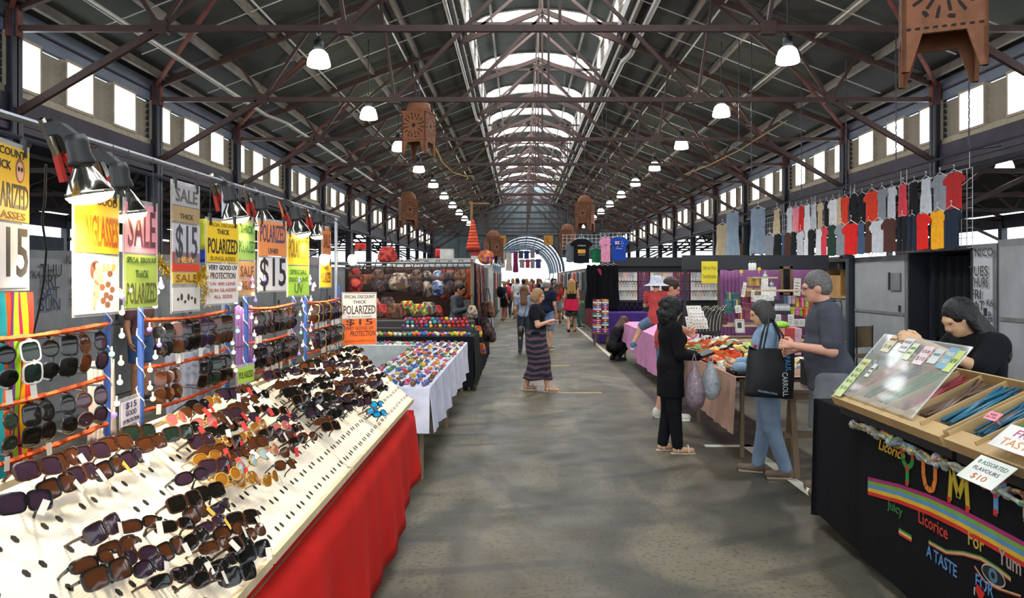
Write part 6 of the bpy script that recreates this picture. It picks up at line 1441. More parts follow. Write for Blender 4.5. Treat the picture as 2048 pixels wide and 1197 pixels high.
# -- older man in the grey shirt
person('grey-haired man with glasses in a charcoal short-sleeved shirt and grey shorts', (2.50, 6.22), 168, 1.82, 'pink', ('#3f424c', .78, 0, .80, 0, mat('#3f424c', rough=.9, var=.15, scale=9, bump=.9)), ('shorts', '#74787c', .98), ('short', '#5f5c59'), ('shoe', '#6a5a4a'),
    pose=dict(el_l=(-.27, .03, 1.11), wr_l=(-.18, .27, 1.14), el_r=(.28, -.02, 1.11), wr_r=(.2, .2, 1.08), curl_l=1.1), head=(.1, .22), lean=.09, wide=1.12, hips=.132, belly=.05, loose=.016, res=.0125, glasses_=True, collar=True)
# -- stallholder bending over the licorice trays
person('stallholder in a black hooded jacket reaching into the licorice trays', (2.90, 4.78), 184, 1.66, 'asian', ('#0e0f13', .95, .0, .85), ('trousers', '#101014', .97), ('long', '#0d0c0d'), ('shoe', '#1a1a1a'),
    pose=dict(el_r=(.27, .22, 1.2), wr_r=(.16, .50, 1.34), el_l=(-.25, .22, 1.25), wr_l=(-.17, .53, 1.40), curl_r=.7, curl_l=.7), head=(.1, .50), lean=.20, wide=1.12, loose=.02, res=.0125)
# -- stallholder behind the sunglasses, mostly hidden
person('person in blue denim shorts standing far behind the sunglasses racks', (-5.42, 11.0), -20, 1.68, 'tan', ('#6a4a4a', .6, 0, .93), ('shorts', '#3f587f', .8), ('short', '#2a211b'), ('shoe', '#3a3a3a'), res=.018)
# -- bag-stall man
person('dark-haired man in a grey hooded top sorting bags at the bag stall', (-1.25, 14.9), -15, 1.68, 'tan', ('#4b5056', 1, .9, .85), ('trousers', '#2b2d33', .97), ('short', '#17130f'), ('shoe', '#2a2a2a'),
    pose=dict(el_r=(.24, .08, 1.14), wr_r=(.12, .32, 1.2), el_l=(-.24, .08, 1.14), wr_l=(-.05, .34, 1.25)), head=(0, .35), lean=.08, res=.015)
# ================================================================ jewellery and gift stalls on the right
table('table under the beige cloth of the gift stall', 2.12, 3.05, 7.5, 11.3, .78, n=3)
drape('beige_tablecloth', 'beige pleated cloth on the gift stall table', 2.08, 3.05, 7.42, 11.3, .80, lambda x, y: .25+.12*max(0, (y-8)/3), '#b3907c', '-x', fold=.012, nf=22)
table('table under the pink cloth beside the crouching woman', 2.25, 3.1, 11.6, 17.0, .78, n=3)
drape('pink_tablecloth', 'pink cloth sagging over the table beside the crouching woman', 2.22, 3.1, 11.5, 17.0, .80, lambda x, y: .18+.3*max(0, (y-14)/3), '#c98ab4', '-x-y', fold=.02, nf=5)
table('table under the deep purple cloth of the jewellery stall', 2.15, 3.5, 20.9, 22.2, .80)
drape('purple_tablecloth', 'deep purple cloth on the jewellery table', 2.1, 3.55, 20.8, 22.2, .82, .05, '#46307a', '-x-y', fold=.012)
def X_at(px, Y): return (px-VX)/F*Y
def Z_at(py, Y): return H-(py-VY)/F*Y
# back wall with necklace boards
YW = 22.6
t = thing('stall_back_wall', 'black back wall of the jewellery stall with a dark fascia', 'market stall', (4.2, YW+.1, 0))
MB((4.2, YW+.1, 0)).box((2.35, YW+.06, 0), (6.4, YW+.1, 2.15)).build('back_panel', paint('#1a1c22'), t)
MB((4.2, YW+.1, 0)).box((2.35, YW-.05, 2.12), (6.4, YW+.1, 2.38)).build('fascia', paint('#22262c'), t)
bead = [mat(c, rough=.25, var=.2, scale=80) for c in ('#b03a2a', '#2a5a8a', '#c99a3a', '#3a7a5a', '#7a3a6a', '#2a2a30', '#c9c4b8', '#c05a86')]
bnm = ['red', 'blue', 'amber', 'green', 'plum', 'black', 'ivory', 'pink']
def neck_mesh(h, w): return MB().tube([(-w/2, 0, 0), (-w*.42, -.008, -h*.5), (0, -.012, -h), (w*.42, -.008, -h*.5), (w/2, 0, 0)], .007, 5).ball((0, -.014, -h), .016, 6, 4).mesh('necklace', True)
me_n1, me_n2 = neck_mesh(.24, .05), neck_mesh(.15, .06)
for i, (x0, x1, dk_, nm) in enumerate(((1233, 1275, 0, 'first white'), (1276, 1299, 1, 'first purple'), (1300, 1347, 0, 'second white'), (1347, 1380, 1, 'second purple'), (1381, 1437, 0, 'third white'), (1438, 1460, 1, 'last purple'))):
    a, b = X_at(x0, YW), X_at(x1, YW); zt, zb = Z_at(544, YW), Z_at(602, YW)
    t = thing('necklace_board', '%s necklace board on the jewellery stall wall' % nm, 'display board', ((a+b)/2, YW, zb)); w = (b-a)/2-.01
    MB().box((-w, .0, 0), (w, .03, zt-zb)).build('panel', cloth('#6a4a78') if dk_ else paint('#eeece6'), t)
    for z in (.0, .28, .56, .84): MB().box((-w, -.02, z), (w, 0, z+.02)).build('bar', paint('#3a3434'), t)
    n = max(3, int(w*2/.085))
    for r in range(3):
        for k in range(n):
            c = (i*3+k*5+r*2) % 8 if not dk_ else (2 if k % 2 else 0)
            o = link('necklace', me_n2 if r else me_n1, bead[c], loc=((a+b)/2-w+.05+(2*w-.1)*k/max(1, n-1), YW-.012, zb+.84-.27*r), slot=True)
            props(o, '%s necklace, %s along the %s tier of the %s board' % (bnm[c], nth(k), ('top', 'middle', 'bottom')[r], nm), 'necklace', 'necklaces on the jewellery wall')
# dark necklace trays on the purple table
for k in range(8):
    t = thing('necklace_tray', 'black tray of silver chains, %s along the purple jewellery table' % nth(k), 'tray', (2.35+k*.15, 21.9, .83), rot=(.5, 0, 0), group='necklace trays on the purple table')
    MB().box((-.065, 0, 0), (.065, .02, .3)).build('pad', paint('#141418'), t); MB().tube([(-.05, -.008, .26), (-.02, -.01, .1), (0, -.01, .06), (.02, -.01, .1), (.05, -.008, .26)], .005, 5).build('chain', mat('#b9b9bd', rough=.3, metal=.7), t)
# purple backdrop nearer, black fascia, yellow sign
for (x0, x1, Y, nm) in ((1440, 1478, 15.5, 'narrow'), (1478, 1642, 13.6, 'wide')):
    hangcloth('backdrop_cloth', '%s mauve backdrop cloth behind the gift shelves' % nm, 'cloth', x0, x1, 541, 720, Y, '#7a4f78', fold=.03, nf=5)
t = thing('stall_fascia', 'black fascia board above the gift shelves', 'fascia', at(1545, 540, 13.7)); MB().box((-1.6, 0, 0), (1.0, .08, .26)).build('board', paint('#1e2228'), t)
for x in (-1.55, .95): MB().bar((x, .04, 0), (x, .04, -1.9), .05).build('upright', paint('#1e2228'), t)
t = thing('stall_sign', 'yellow hand-lettered gift sign hanging at the jewellery stall', 'sign', at(1419, 523, 13.0)); MB().box((-.135, -.004, -.37), (.135, .004, 0)).build('card', mat('#cfc024', rough=.6, var=.06), t)
for s_, z in (('Gifts for Mum', -.11), ('handmade', -.25)): text(s_, paint('#4a4a1a'), t, .10, T(0, -.005, z) @ UP, .22)
MB().tube([(-.1, 0, 0), (-.1, 0, .2)], .003, 4).build('string', M_blk, t); MB().tube([(.1, 0, 0), (.1, 0, .2)], .003, 4).build('string', M_blk, t)
# shelves
SY = 12.4
t = thing('display_shelf', 'tiered display shelf of gift boxes and ornaments', 'shelf', (4.1, SY, 0)); base = (4.1, SY, 0)
for z, x0, x1, y0, y1 in ((1.78, 3.75, 4.15, SY, SY+.3), (1.57, 3.65, 4.6, SY, SY+.35), (1.27, 3.35, 4.9, SY-.1, SY+.4), (1.02, 3.2, 5.0, SY-.3, SY+.4), (.80, 3.1, 5.0, SY-.6, SY+.4)): MB(base).box((x0, y0, z-.025), (x1, y1, z)).build('shelf_board', paint('#b9a488'), t)
for x in (3.3, 4.85): MB(base).box((x-.02, SY+.36, 0), (x+.02, SY+.4, 1.8)).build('upright', paint('#4a3a30'), t)
for x in (3.15, 4.95): MB(base).box((x-.02, SY-.55, 0), (x+.02, SY-.5, .8)).build('leg', paint('#4a3a30'), t)
def c3(x, y): return 1380+x/4.988, 520+y/4.988
def gbox(label, x0, y0, x1, y1, Y, dep, col, name='gift_box', cat='box', lid=True, band=None, zfix=None):
    a = at(*c3(x0, y0), Y); b = at(*c3(x1, y1), Y); h = a.z-b.z; w = (b.x-a.x)/2; zb = b.z if zfix is None else zfix
    t = thing(name, label, cat, ((a.x+b.x)/2, Y+dep/2, zb))
    MB().box((-w, -dep/2, 0), (w, dep/2, h*(.78 if lid else 1))).build('box_body', mat(col, rough=.5, var=.25, scale=25), t)
    if lid: MB().box((-w-.006, -dep/2-.006, h*.74), (w+.006, dep/2+.006, h)).build('lid', mat(col, rough=.45, var=.15, scale=25), t)
    if band: MB().box((-w*.22, -dep/2-.009, 0), (w*.22, dep/2+.009, h+.004)).build('ribbon', paint(band), t)
    return t
r7 = random.Random(5)
gb = [('teal', '#2f5f64', 370, 330, 420, 400), ('teal', '#2a5458', 425, 330, 495, 395), ('teal', '#33696c', 360, 400, 430, 480), ('teal', '#2b585c', 435, 400, 500, 480), ('teal', '#305f60', 330, 485, 440, 535), ('maroon', '#7a2440', 520, 370, 600, 425), ('maroon', '#862a48', 605, 375, 690, 430), ('maroon', '#6a2038', 520, 430, 600, 480), ('maroon', '#7f2844', 605, 435, 690, 485), ('maroon', '#742240', 480, 485, 540, 590), ('maroon', '#80304a', 545, 485, 600, 600), ('yellow', '#c9b52c', 1058, 380, 1100, 470), ('magenta', '#b52f8a', 1103, 380, 1145, 470), ('lime', '#86b03a', 1148, 380, 1185, 470), ('red', '#b82a24', 1188, 385, 1240, 470), ('lime', '#9ab83a', 1008, 475, 1045, 550), ('pink', '#c95a94', 1048, 478, 1090, 552), ('lime', '#7fae3c', 1093, 480, 1135, 560), ('red', '#bf3428', 1138, 482, 1190, 575), ('red', '#b22a20', 140, 550, 205, 640), ('red', '#a8281e', 208, 548, 270, 640), ('dark red', '#6a1c1c', 275, 558, 320, 660), ('dark red', '#5a1a1c', 323, 560, 370, 660), ('blue', '#5a7a9a', 940, 360, 975, 440), ('blue', '#6f8cae', 978, 360, 1012, 440), ('pale pink', '#b9909c', 1015, 360, 1050, 440), ('yellow', '#b9a04a', 600, 190, 645, 260), ('yellow', '#a9883a', 650, 190, 695, 260), ('tan', '#a98a5a', 540, 280, 620, 370), ('tan', '#b09468', 640, 285, 700, 365)]
for i, (cn2, col, x0, y0, x1, y1) in enumerate(gb):
    Y = SY+.02+.1*((i*7) % 3)/3
    gbox('%s patterned gift box, %s in the shelf display' % (cn2, nth(i)), x0, y0, x1, y1, Y-(.25 if y1 > 470 else 0), .14, col, band=('#c9a44a' if i % 3 == 0 else None)).__setitem__('group', 'gift boxes on the shelf')
gbox('tall white block candle holder, the highest on the shelf', 712, 180, 780, 352, SY, .13, '#d3d2cc', 'candle_block', 'ornament', False); gbox('short white block candle holder on the shelf', 778, 270, 860, 362, SY, .13, '#cbcac4', 'candle_block', 'ornament', False); gbox('wide white plinth under the block candle holders', 620, 355, 840, 420, SY-.05, .2, '#d0cfca', 'plinth', 'plinth', False)
for i, (x, y, r) in enumerate(((750, 165, 26), (810, 245, 28))):
    t = thing('ornament', ('round silver openwork ornament on the tall white block', 'round silver openwork ornament on the short white block')[i], 'ornament', at(*c3(x, y+r), SY+.06)); rr = r/4.988/F*SY
    MB().ball((0, 0, rr), rr, 12, 8).build('globe', mat('#9aa6a8', rough=.3, var=.5, scale=70, metal=.3), t, True); MB().lathe([(.02, 0), (.012, .02), (.005, .05)], 8, (0, 0, 2*rr)).build('finial', mat('#9aa6a8', rough=.3), t)
for i, (x0, x1) in enumerate(((585, 608), (612, 633), (637, 656))):
    p = at(*c3((x0+x1)/2, 105), SY+.1); t = thing('lotion_bottle', 'white bottle with dark cap, %s of three on the top shelf' % ORD[i], 'bottle', p)
    MB().lathe([(.022, 0), (.024, .01), (.024, .10), (.012, .12)], 12).build('bottle_body', paint('#d4d8d4'), t, True); MB().lathe([(.012, .118), (.012, .16), (.008, .165)], 10).build('cap', paint('#2a3a3c'), t)
for i, (x, y) in enumerate(((512, 118), (690, 92))):
    t = thing('price_disc', ('round yellow price disc on the left end of the top shelf', 'round yellow price disc at the right end of the top shelf')[i], 'sign', at(*c3(x, y), SY+.02)); MB().lathe([(.028, -.003), (.03, 0), (.028, .003)], 16, (0, 0, 0), Matrix.Rotation(math.pi/2, 4, 'X')).build('disc', paint('#d9b42a'), t); MB().bar((0, .005, 0), (0, .005, -.07), .006).build('stem', paint('#d0d0c8'), t)
a = at(*c3(900, 65), 13.4); b = at(*c3(1020, 350), 13.4)
t = thing('mirror', 'narrow mirror in a carved brown frame before the mauve backdrop', 'mirror', ((a.x+b.x)/2, 13.4, b.z)); w, h = (b.x-a.x)/2, a.z-b.z
MB().box((-w+.03, -.01, .03), (w-.03, .01, h-.03)).build('glass', mat('#2a2a30', rough=.08, metal=.6, var=0), t)
for q in ((-w, 0, -w+.045, h), (w-.045, 0, w, h), (-w, 0, w, .045), (-w, h-.045, w, h)): MB().box((q[0], -.025, q[1]), (q[2], .02, q[3])).build('frame', mat('#6d5238', rough=.6, var=.3, scale=40, bump=.4), t)
for i, (x0, y0, x1, y1, Y) in enumerate(((1030, 182, 1100, 358, 13.2), (508, 222, 542, 372, 12.3), (608, 300, 640, 372, 12.3), (850, 545, 910, 640, 11.6), (980, 545, 1040, 660, 11.4), (1045, 590, 1085, 660, 11.4), (1088, 590, 1150, 660, 11.3), (455, 455, 515, 530, 12.0))):
    a = at(*c3(x0, y0), Y); b = at(*c3(x1, y1), Y); w, h = (b.x-a.x)/2, a.z-b.z
    t = thing('show_card', ('tall white handwritten card leaning on the mauve backdrop', 'narrow white card leaning beside the tan boxes', 'small white card before the white plinth', 'white card below the jars row', 'patterned white card under the lime boxes', 'grey card under the red box', 'broad white card under the red box', 'cream card among the teal boxes')[i], 'sign', ((a.x+b.x)/2, Y, b.z), rot=(-.1, (.08, .2, .1, 0, 0, 0, 0, -.1)[i], 0))
    MB().box((-w, -.003, 0), (w, .003, h)).build('card', paint('#cfcdc6'), t)
    for q in range(4): MB().box((-w*.7, -.005, h*(.2+.17*q)), (w*(.3+.1*q), -.003, h*(.24+.17*q))).build('written_line', paint('#55525a'), t)
for i in range(7):
    p = at(*c3(862+i*20, 510), 12.0); t = thing('glass_jar', 'small pale jar, %s in the row on the black ledge' % ORD[i], 'jar', p, group='jars on the black ledge'); MB().lathe([(.024, 0), (.027, .01), (.027, .075), (.02, .085)], 10).build('jar_body', mat(('#b9c0c4', '#a9b4b8', '#c0b4b0')[i % 3], rough=.2), t, True); MB().lathe([(.024, .083), (.024, .105), (.02, .107)], 10).build('lid', paint('#8a8a8c'), t)
for i, (x0, y0, x1, y1, Y) in enumerate(((770, 405, 935, 460, 12.2), (840, 508, 1005, 550, 11.8))):
    a = at(*c3(x0, y0), Y); b = at(*c3(x1, y1), Y); t = thing('ledge_box', ('upper black display ledge beside the gift boxes', 'lower black display ledge under the jars')[i], 'shelf', ((a.x+b.x)/2, Y+.12, b.z)); w, h = (b.x-a.x)/2, a.z-b.z
    MB().box((-w, -.12, 0), (w, .12, h*.3)).build('tray_base', paint('#15161a'), t); MB().box((-w, -.12, h*.3), (w, -.10, h*.9)).build('tray_lip', paint('#1c1d22'), t); MB().box((-w, .10, h*.3), (w, .12, h)).build('tray_back', paint('#1c1d22'), t)
# big striped box stack near the grey-haired man
for i, (x0, x1, c, n_) in enumerate(((865, 888, '#a0308a', 'magenta'), (890, 938, '#d98a6a', 'peach'), (940, 1040, '#b0281f', 'red'), (1042, 1110, '#c99aa4', 'pale pink'))):
    gbox('tall %s gift carton beside the grey-haired man' % n_, x0, 668+4*i, x1, 946, 9.5+.03*i, .25, c, lid=True, zfix=.80).__setitem__('group', 'tall gift cartons')
t = thing('tissue_bundle', 'lime green tissue bundle on top of the tall cartons', 'tissue', at(*c3(880, 672), 9.6)); sdf_build('tissue', [('e', (0, 0, .02), (.12, .1, .03)), ('e', (.05, 0, .04), (.06, .07, .03))], .012, mat('#8fc43a', rough=.7), t, jitter=.004)
# curved black necklace stands and earring cards
for i in range(7):
    p = at(*c3(85+i*32, 480+20*(i % 2)), 11.6+.05*i); L_ = .42-.03*(i % 3)
    t = thing('necklace_stand', 'curved black velvet necklace stand, %s in the fan behind the gift packets' % ORD[i], 'display stand', (p.x, p.y, .80), -.3+.05*i, group='black necklace stands')
    MB().grid(lambda u, v: ((u-.5)*.10+.14*v*v, -.02+.10*math.sin(v*1.4)*0+.06*v, .12+L_*math.sin(v*1.5)), 4, 10).build('velvet_board', paint('#121216'), t, True); MB().bar((.02, .02, 0), (.03, .02, .16), .03).build('foot', paint('#121216'), t)
    for q in (-.02, .02): MB().tube([(q+.14*v*v, -.03+.06*v, .12+L_*math.sin(v*1.5)+.004) for v in np.linspace(.05, .95, 7)], .004, 5).build('chain', mat('#c9c2a8', rough=.3, metal=.5), t)
for i, (x0, y0) in enumerate(((20, 475), (10, 585), (75, 600), (45, 530))):
    p = at(*c3(x0+35, y0+90), 11.0-.1*i); t = thing('earring_card', 'white card of small earrings, %s behind the orange trays' % ORD[i], 'display card', p, rot=(-.5, 0, .15), group='earring cards')
    MB().box((-.11, -.003, 0), (.11, .003, .17)).build('card', paint('#cfcdc6'), t)
    for q in range(15): MB().ball((-.085+.042*(q % 5), -.008, .03+.05*(q//5)), .009, 6, 4).build('earring', bead[(q+i) % 8], t)
a = at(*c3(450, 592), 12.0); b = at(*c3(550, 730), 12.0)
t = thing('picture_frame', 'white picture frame with a dark photo standing among the gifts', 'picture frame', ((a.x+b.x)/2, 12.0, b.z), rot=(-.15, 0, .2)); w, h = (b.x-a.x)/2, a.z-b.z
MB().box((-w, -.006, 0), (w, .01, h)).build('mount', paint('#c9c9c6'), t); MB().box((-w*.5, -.008, h*.35), (w*.4, -.006, h*.75)).build('photo', paint('#3a3434'), t)
for q in ((-w, 0, -w+.02, h), (w-.02, 0, w, h), (-w, 0, w, .02), (-w, h-.02, w, h)): MB().box((q[0], -.015, q[1]), (q[2], .012, q[3])).build('frame', paint('#b9bab6'), t)
# packets heaped on the gift table
def packet_mesh(w, h, t_): return MB().grid(lambda u, v: ((u-.5)*w*(1+.12*abs(2*v-1)), (v-.5)*h, t_*math.sin(math.pi*u)**.6*math.sin(math.pi*v)**.6), 6, 6).grid(lambda u, v: ((.5-u)*w*(1+.12*abs(2*v-1)), (v-.5)*h, -.3*t_*math.sin(math.pi*u)*math.sin(math.pi*v)), 6, 6).mesh('packet', True)
PK = [packet_mesh(.11, .16, .03), packet_mesh(.09, .14, .035), packet_mesh(.14, .10, .03)]
pcol = [('white', '#c4c2b8'), ('yellow', '#c9b04a'), ('green', '#5f8a3c'), ('orange', '#d8622c'), ('red', '#a83226'), ('cream', '#bdb08a'), ('lime', '#96ab3e'), ('silver', '#9aa09e')]
me_seal = MB().box((-.055, .075, -.002), (.055, .085, .004)).mesh('seal_strip')
n = 0
for row in range(13):
    for k in range(5):
        nm, col = r7.choice(pcol+[pcol[0], pcol[5], pcol[2], pcol[1], pcol[7]]); x = 2.18+k*.165+r7.uniform(-.03, .03); y = 7.62+row*.285+r7.uniform(-.05, .05)
        z = .83+.04*((row+k) % 2)+.05*(k/4)
        t = thing('snack_packet', '%s packet, %s across in the %s row from the near end of the gift table' % (nm, ORD[k], nth(row)), 'packet', (x, y, z), group='packets on the gift table', rot=(r7.uniform(-.5, .5), r7.uniform(-.5, .2), r7.uniform(-1.2, 1.2)))
        link('pouch', PK[n % 3], mat(col, rough=.3, var=.3, scale=30), t, slot=True); link('seal_strip', me_seal, mat(col, rough=.4, var=.2), t, slot=True); n += 1
def crate(label, x0, x1, y0, y1, z0, h, col):
    c = ((x0+x1)/2, (y0+y1)/2, z0); t = thing('display_tray', label, 'tray', c)
    MB(c).box((x0, y0, z0), (x1, y1, z0+.012)).build('base', paint(col), t)
    for lo, hi in (((x0, y0, z0), (x0+.012, y1, z0+h)), ((x1-.012, y0, z0), (x1, y1, z0+h)), ((x0, y0, z0), (x1, y0+.012, z0+h)), ((x0, y1-.012, z0), (x1, y1, z0+h))): MB(c).box(lo, hi).build('side', paint(col), t)
for i, (x0, x1, y0, y1, col, nm) in enumerate(((2.10, 2.5, 8.6, 9.1, '#d8501c', 'orange tray at the aisle edge of the gift table'), (2.12, 2.55, 10.3, 10.8, '#d8601f', 'orange tray further along the gift table'), (2.55, 2.9, 9.6, 10.0, '#2a211d', 'dark brown tray in the middle of the gift table'), (2.6, 3.0, 10.4, 10.8, '#d85a1c', 'orange tray at the back of the gift table'), (2.10, 2.45, 7.5, 7.85, '#1c1c1e', 'black tray at the near corner of the gift table'))): crate(nm, x0, x1, y0, y1, .805, .10, col)
# wooden trestle between the shoppers
t = thing('trestle', 'rough wooden trestle under the near end of the gift stall', 'trestle', (2.85, 7.0, 0))
MB().bar((-.45, 0, .70), (.45, 0, .70), .07, .09).build('beam', paint('#6a5238'), t)
for x in (-.38, .38):
    for s in (-1, 1): MB().bar((x, s*.02, .68), (x+.05*s, s*.28, 0), .05, .03).build('leg', paint('#6a5238'), t)
MB().bar((-.4, .16, .3), (.4, .16, .3), .03, .06).build('brace', paint('#6a5238'), t)
t = thing('counter_board', 'worn board on the wooden trestle', 'board', (2.85, 7.0, .745)); MB().box((-.5, -.25, 0), (.6, .25, .03)).build('board', paint('#5a4636'), t)
t = thing('cash_box', 'black box on the worn trestle board', 'box', (2.75, 7.05, .775)); MB().box((-.14, -.12, 0), (.14, .12, .2)).build('box_body', paint('#17181c'), t); MB().box((-.145, -.125, .2), (.145, .125, .23)).build('lid', paint('#202126'), t)
# ---- t-shirts on the far corner
t = thing('wire_grid', 'white wire grid carrying souvenir t-shirts', 'wire grid', at(1171, 480, 20.3)); m = MB()
for k in range(12): m.bar((-.6+k*.11, 0, -.25), (-.6+k*.11, 0, .14), .008)
for k in range(5): m.bar((-.62, 0, -.25+k*.095), (.62, 0, -.25+k*.095), .008)
props(m.build('wires', mat('#c9cccc', rough=.4), t), kind='stuff')
for x in (-.55, .55): MB().tube([(x, 0, .1), (x, 0, 4.35)], .006, 5).build('chain', M_post, t)
t = thing('wire_grid', 'wire grid hung with the pink and blue souvenir t-shirts', 'wire grid', at(1235, 474, 20.3)); m = MB()
for k in range(9): m.bar((-.45+k*.11, 0, -.1), (-.45+k*.11, 0, .1), .008)
for k in range(3): m.bar((-.47, 0, -.1+k*.1), (.47, 0, -.1+k*.1), .008)
props(m.build('wires', mat('#c9cccc', rough=.4), t), kind='stuff')
for x in (-.4, .4): MB().tube([(x, 0, .1), (x, 0, 4.35)], .006, 5).build('chain', M_post, t)
def tee(label, px, yt, yb, w_px, col, Y=20.1):
    a = at(px, yt, Y); return garment('tee', label, a, w_px/F*Y, (yb-yt)/F*Y, 0, cloth(col), 'souvenir t-shirts')
tee('grey t-shirt at the left of the souvenir t-shirts', 1140, 487, 525, 22, '#6f757c', 20.25)
t = tee('black OUTBACK AUSTRALIA t-shirt with a yellow print', 1163, 478, 527, 44, '#14161c')
text('OUTBACK', paint('#c9c9c4'), t, .055, T(0, -.05, -.18) @ UP, .22); text('AUSTRALIA', paint('#c9c9c4'), t, .05, T(0, -.05, -.42) @ UP, .18); MB().box((-.1, -.055, -.38), (.1, -.052, -.28)).build('yellow_print', paint('#d39a1c'), t)
tee('green t-shirt between the black and pink souvenir shirts', 1192, 497, 526, 24, '#1f6a45', 20.25)
t = tee('pink souvenir t-shirt with a small black emblem', 1211, 475, 525, 26, '#cf8aa8'); MB().ball((0, -.055, -.2), (.035, .004, .012), 8, 4).build('emblem', paint('#1a1a1a'), t)
t = tee('blue souvenir t-shirt printed with a flag and white stars', 1238, 474, 522, 40, '#1d3f96')
MB().box((-.11, -.058, -.2), (-.0, -.055, -.12)).build('flag_field', paint('#c9ccd4'), t); MB().box((-.11, -.06, -.17), (0, -.058, -.15)).build('flag_cross', paint('#b02a34'), t); MB().box((-.063, -.0605, -.2), (-.047, -.0585, -.12)).build('flag_cross', paint('#b02a34'), t)
for x, z in ((.07, -.12), (.1, -.17), (.05, -.18), (.08, -.24), (-.05, -.26)): MB().prism([(x+(.016 if q % 2 == 0 else .006)*math.cos(math.pi*q/5+math.pi/2), z+(.016 if q % 2 == 0 else .006)*math.sin(math.pi*q/5+math.pi/2)) for q in range(10)], .003, off=-.056).build('star', paint('#d9dce2'), t)
text('AUSTRALIA', paint('#d9dce2'), t, .035, T(0, -.058, -.31) @ UP, .16)
# black clothes beside
for i in range(5):
    a = at(1183+i*11, 530, 21.0+.1*i); garment('long', 'long black garment, %s on the dark clothes stall' % ORD[i], a, .42, 1.2, .2*(i % 3)-.2, cloth('#101217'), 'long black garments')
t = thing('bow', 'bright pink fabric bow pinned on the black garments', 'bow', at(1199, 546, 20.85)); MB().prism([(0, 0), (-.07, .09), (-.02, .12), (.04, .08), (.06, -.08), (.02, -.05)], .02).build('loop', cloth('#d43a62'), t); MB().ball((0, -.01, 0), .02, 8, 5).build('knot', cloth('#c02a52'), t)
t = thing('fabric_screen', 'plain black panel beside the long black garments', 'screen', at(1222, 612, 22.0)); MB().box((-.2, 0, -.9), (.2, .05, 1.05)).build('panel', paint('#16181d'), t); MB().box((-.22, -.02, -.02), (.22, 0, .02)).build('rail', paint('#6a6a6c'), t)
fc = ['#c83a6a', '#3a6ab0', '#d9d4cc', '#c9803a', '#7a3a8a', '#d9576a', '#2a2a34', '#d0c8b8', '#3a8a8a', '#b52a34', '#c9c9d0', '#5a7ab0', '#b0603a', '#e0d9c9', '#8a2a4a']
fn_ = ['magenta', 'blue', 'white', 'tan', 'purple', 'coral', 'black', 'cream', 'teal', 'red', 'pale grey', 'sky blue', 'rust', 'ivory', 'wine']
for st in range(2):
    for k in range(15):
        x = 2.02+st*.19; z = .35+k*.058
        t = thing('folded_shirt', '%s folded shirt, %s up in the %s stack by the purple table' % (fn_[(k+st*4) % 15], nth(k), ('aisle', 'inner')[st]), 'shirt', (x, 20.2, z), .1, group='stacks of folded shirts')
        MB().box((-.085, -.14, 0), (.085, .14, .05)).build('fold', cloth(fc[(k+st*4) % 15]), t); MB().box((-.03, -.142, .012), (.03, -.14, .04)).build('collar', paint('#d0ccc4'), t)
table('low stand under the stacks of folded shirts', 1.9, 2.35, 20.0, 20.45, .35)
# ---- far stalls down both sides
gc = ['grey', 'white', 'red', 'beige', 'navy', 'rose', 'blue', 'black', 'yellow', 'green', 'brown', 'lightgrey']
for side in (-1, 1):
    for q in range(6):
        y0 = (22.5 if side < 0 else 25.5)+q*4.2; x = (-1.15 if side < 0 else 2.5); xb = x+side*2.2
        sd = 'left' if side < 0 else 'right'
        t = thing('market_stall', '%s distant market stall along the %s of the aisle' % (nth(q), sd), 'market stall', (x, y0+1.8, 0)); base = (x, y0+1.8, 0)
        for xx in (x, xb):
            for yy in (y0, y0+3.6): MB(base).tube([(xx, yy, 0), (xx, yy, 2.15)], .025, 6).build('upright', M_tube, t)
        for a, b in (((x, y0, 2.13), (x, y0+3.6, 2.13)), ((x, y0, 2.13), (xb, y0, 2.13))): MB(base).tube([a, b], .022, 6).build('rail', M_tube, t)
        MB(base).box((min(xb, xb+.04), y0, .3), (max(xb, xb+.04), y0+3.6, 2.2)).build('back_panel', paint(('#5a5048', '#4a4a54', '#6a5a5a')[q % 3]), t)
        MB(base).box((min(x, xb), y0+3.55, .8), (max(x, xb), y0+3.6, 2.15)).build('side_panel', paint(('#4d474a', '#5a4a42')[q % 2]), t)
        table('table of the %s distant stall on the %s' % (nth(q), sd), min(x, x+side*.8), max(x, x+side*.8), y0+.1, y0+3.5, .78)
        drape('tablecloth', 'cloth on the %s distant stall table on the %s' % (nth(q), sd), min(x, x+side*.82), max(x, x+side*.82), y0+.06, y0+3.52, .8, .1, ('#3a3f55', '#7a2f3a', '#4a5a4a', '#c9c4bc', '#2a2a30', '#6a5a86')[(q+side) % 6], '+x-y' if side < 0 else '-x-y', fold=.01)
        for k in range(5):
            c = gc[(q*5+k*3+side) % 12]
            garment('tee' if k % 2 else 'dress', '%s garment, %s along the rail of the %s distant stall on the %s' % (NM_.get(c, c), ORD[k], nth(q), sd), (x, y0+.4+k*.7, 2.03), .5, .75, math.pi/2*side*-1, cloth(C_[c]), 'garments on the distant stalls')
        for k in range(3):
            c = gc[(q*3+k*5+2) % 12]; garment('tee', '%s shirt, %s on the front rail of the %s distant stall on the %s' % (NM_.get(c, c), ORD[k], nth(q), sd), (x+side*(.4+k*.6), y0, 2.03), .5, .7, .2*(k-1), cloth(C_[c]), 'shirts on the distant stall fronts')
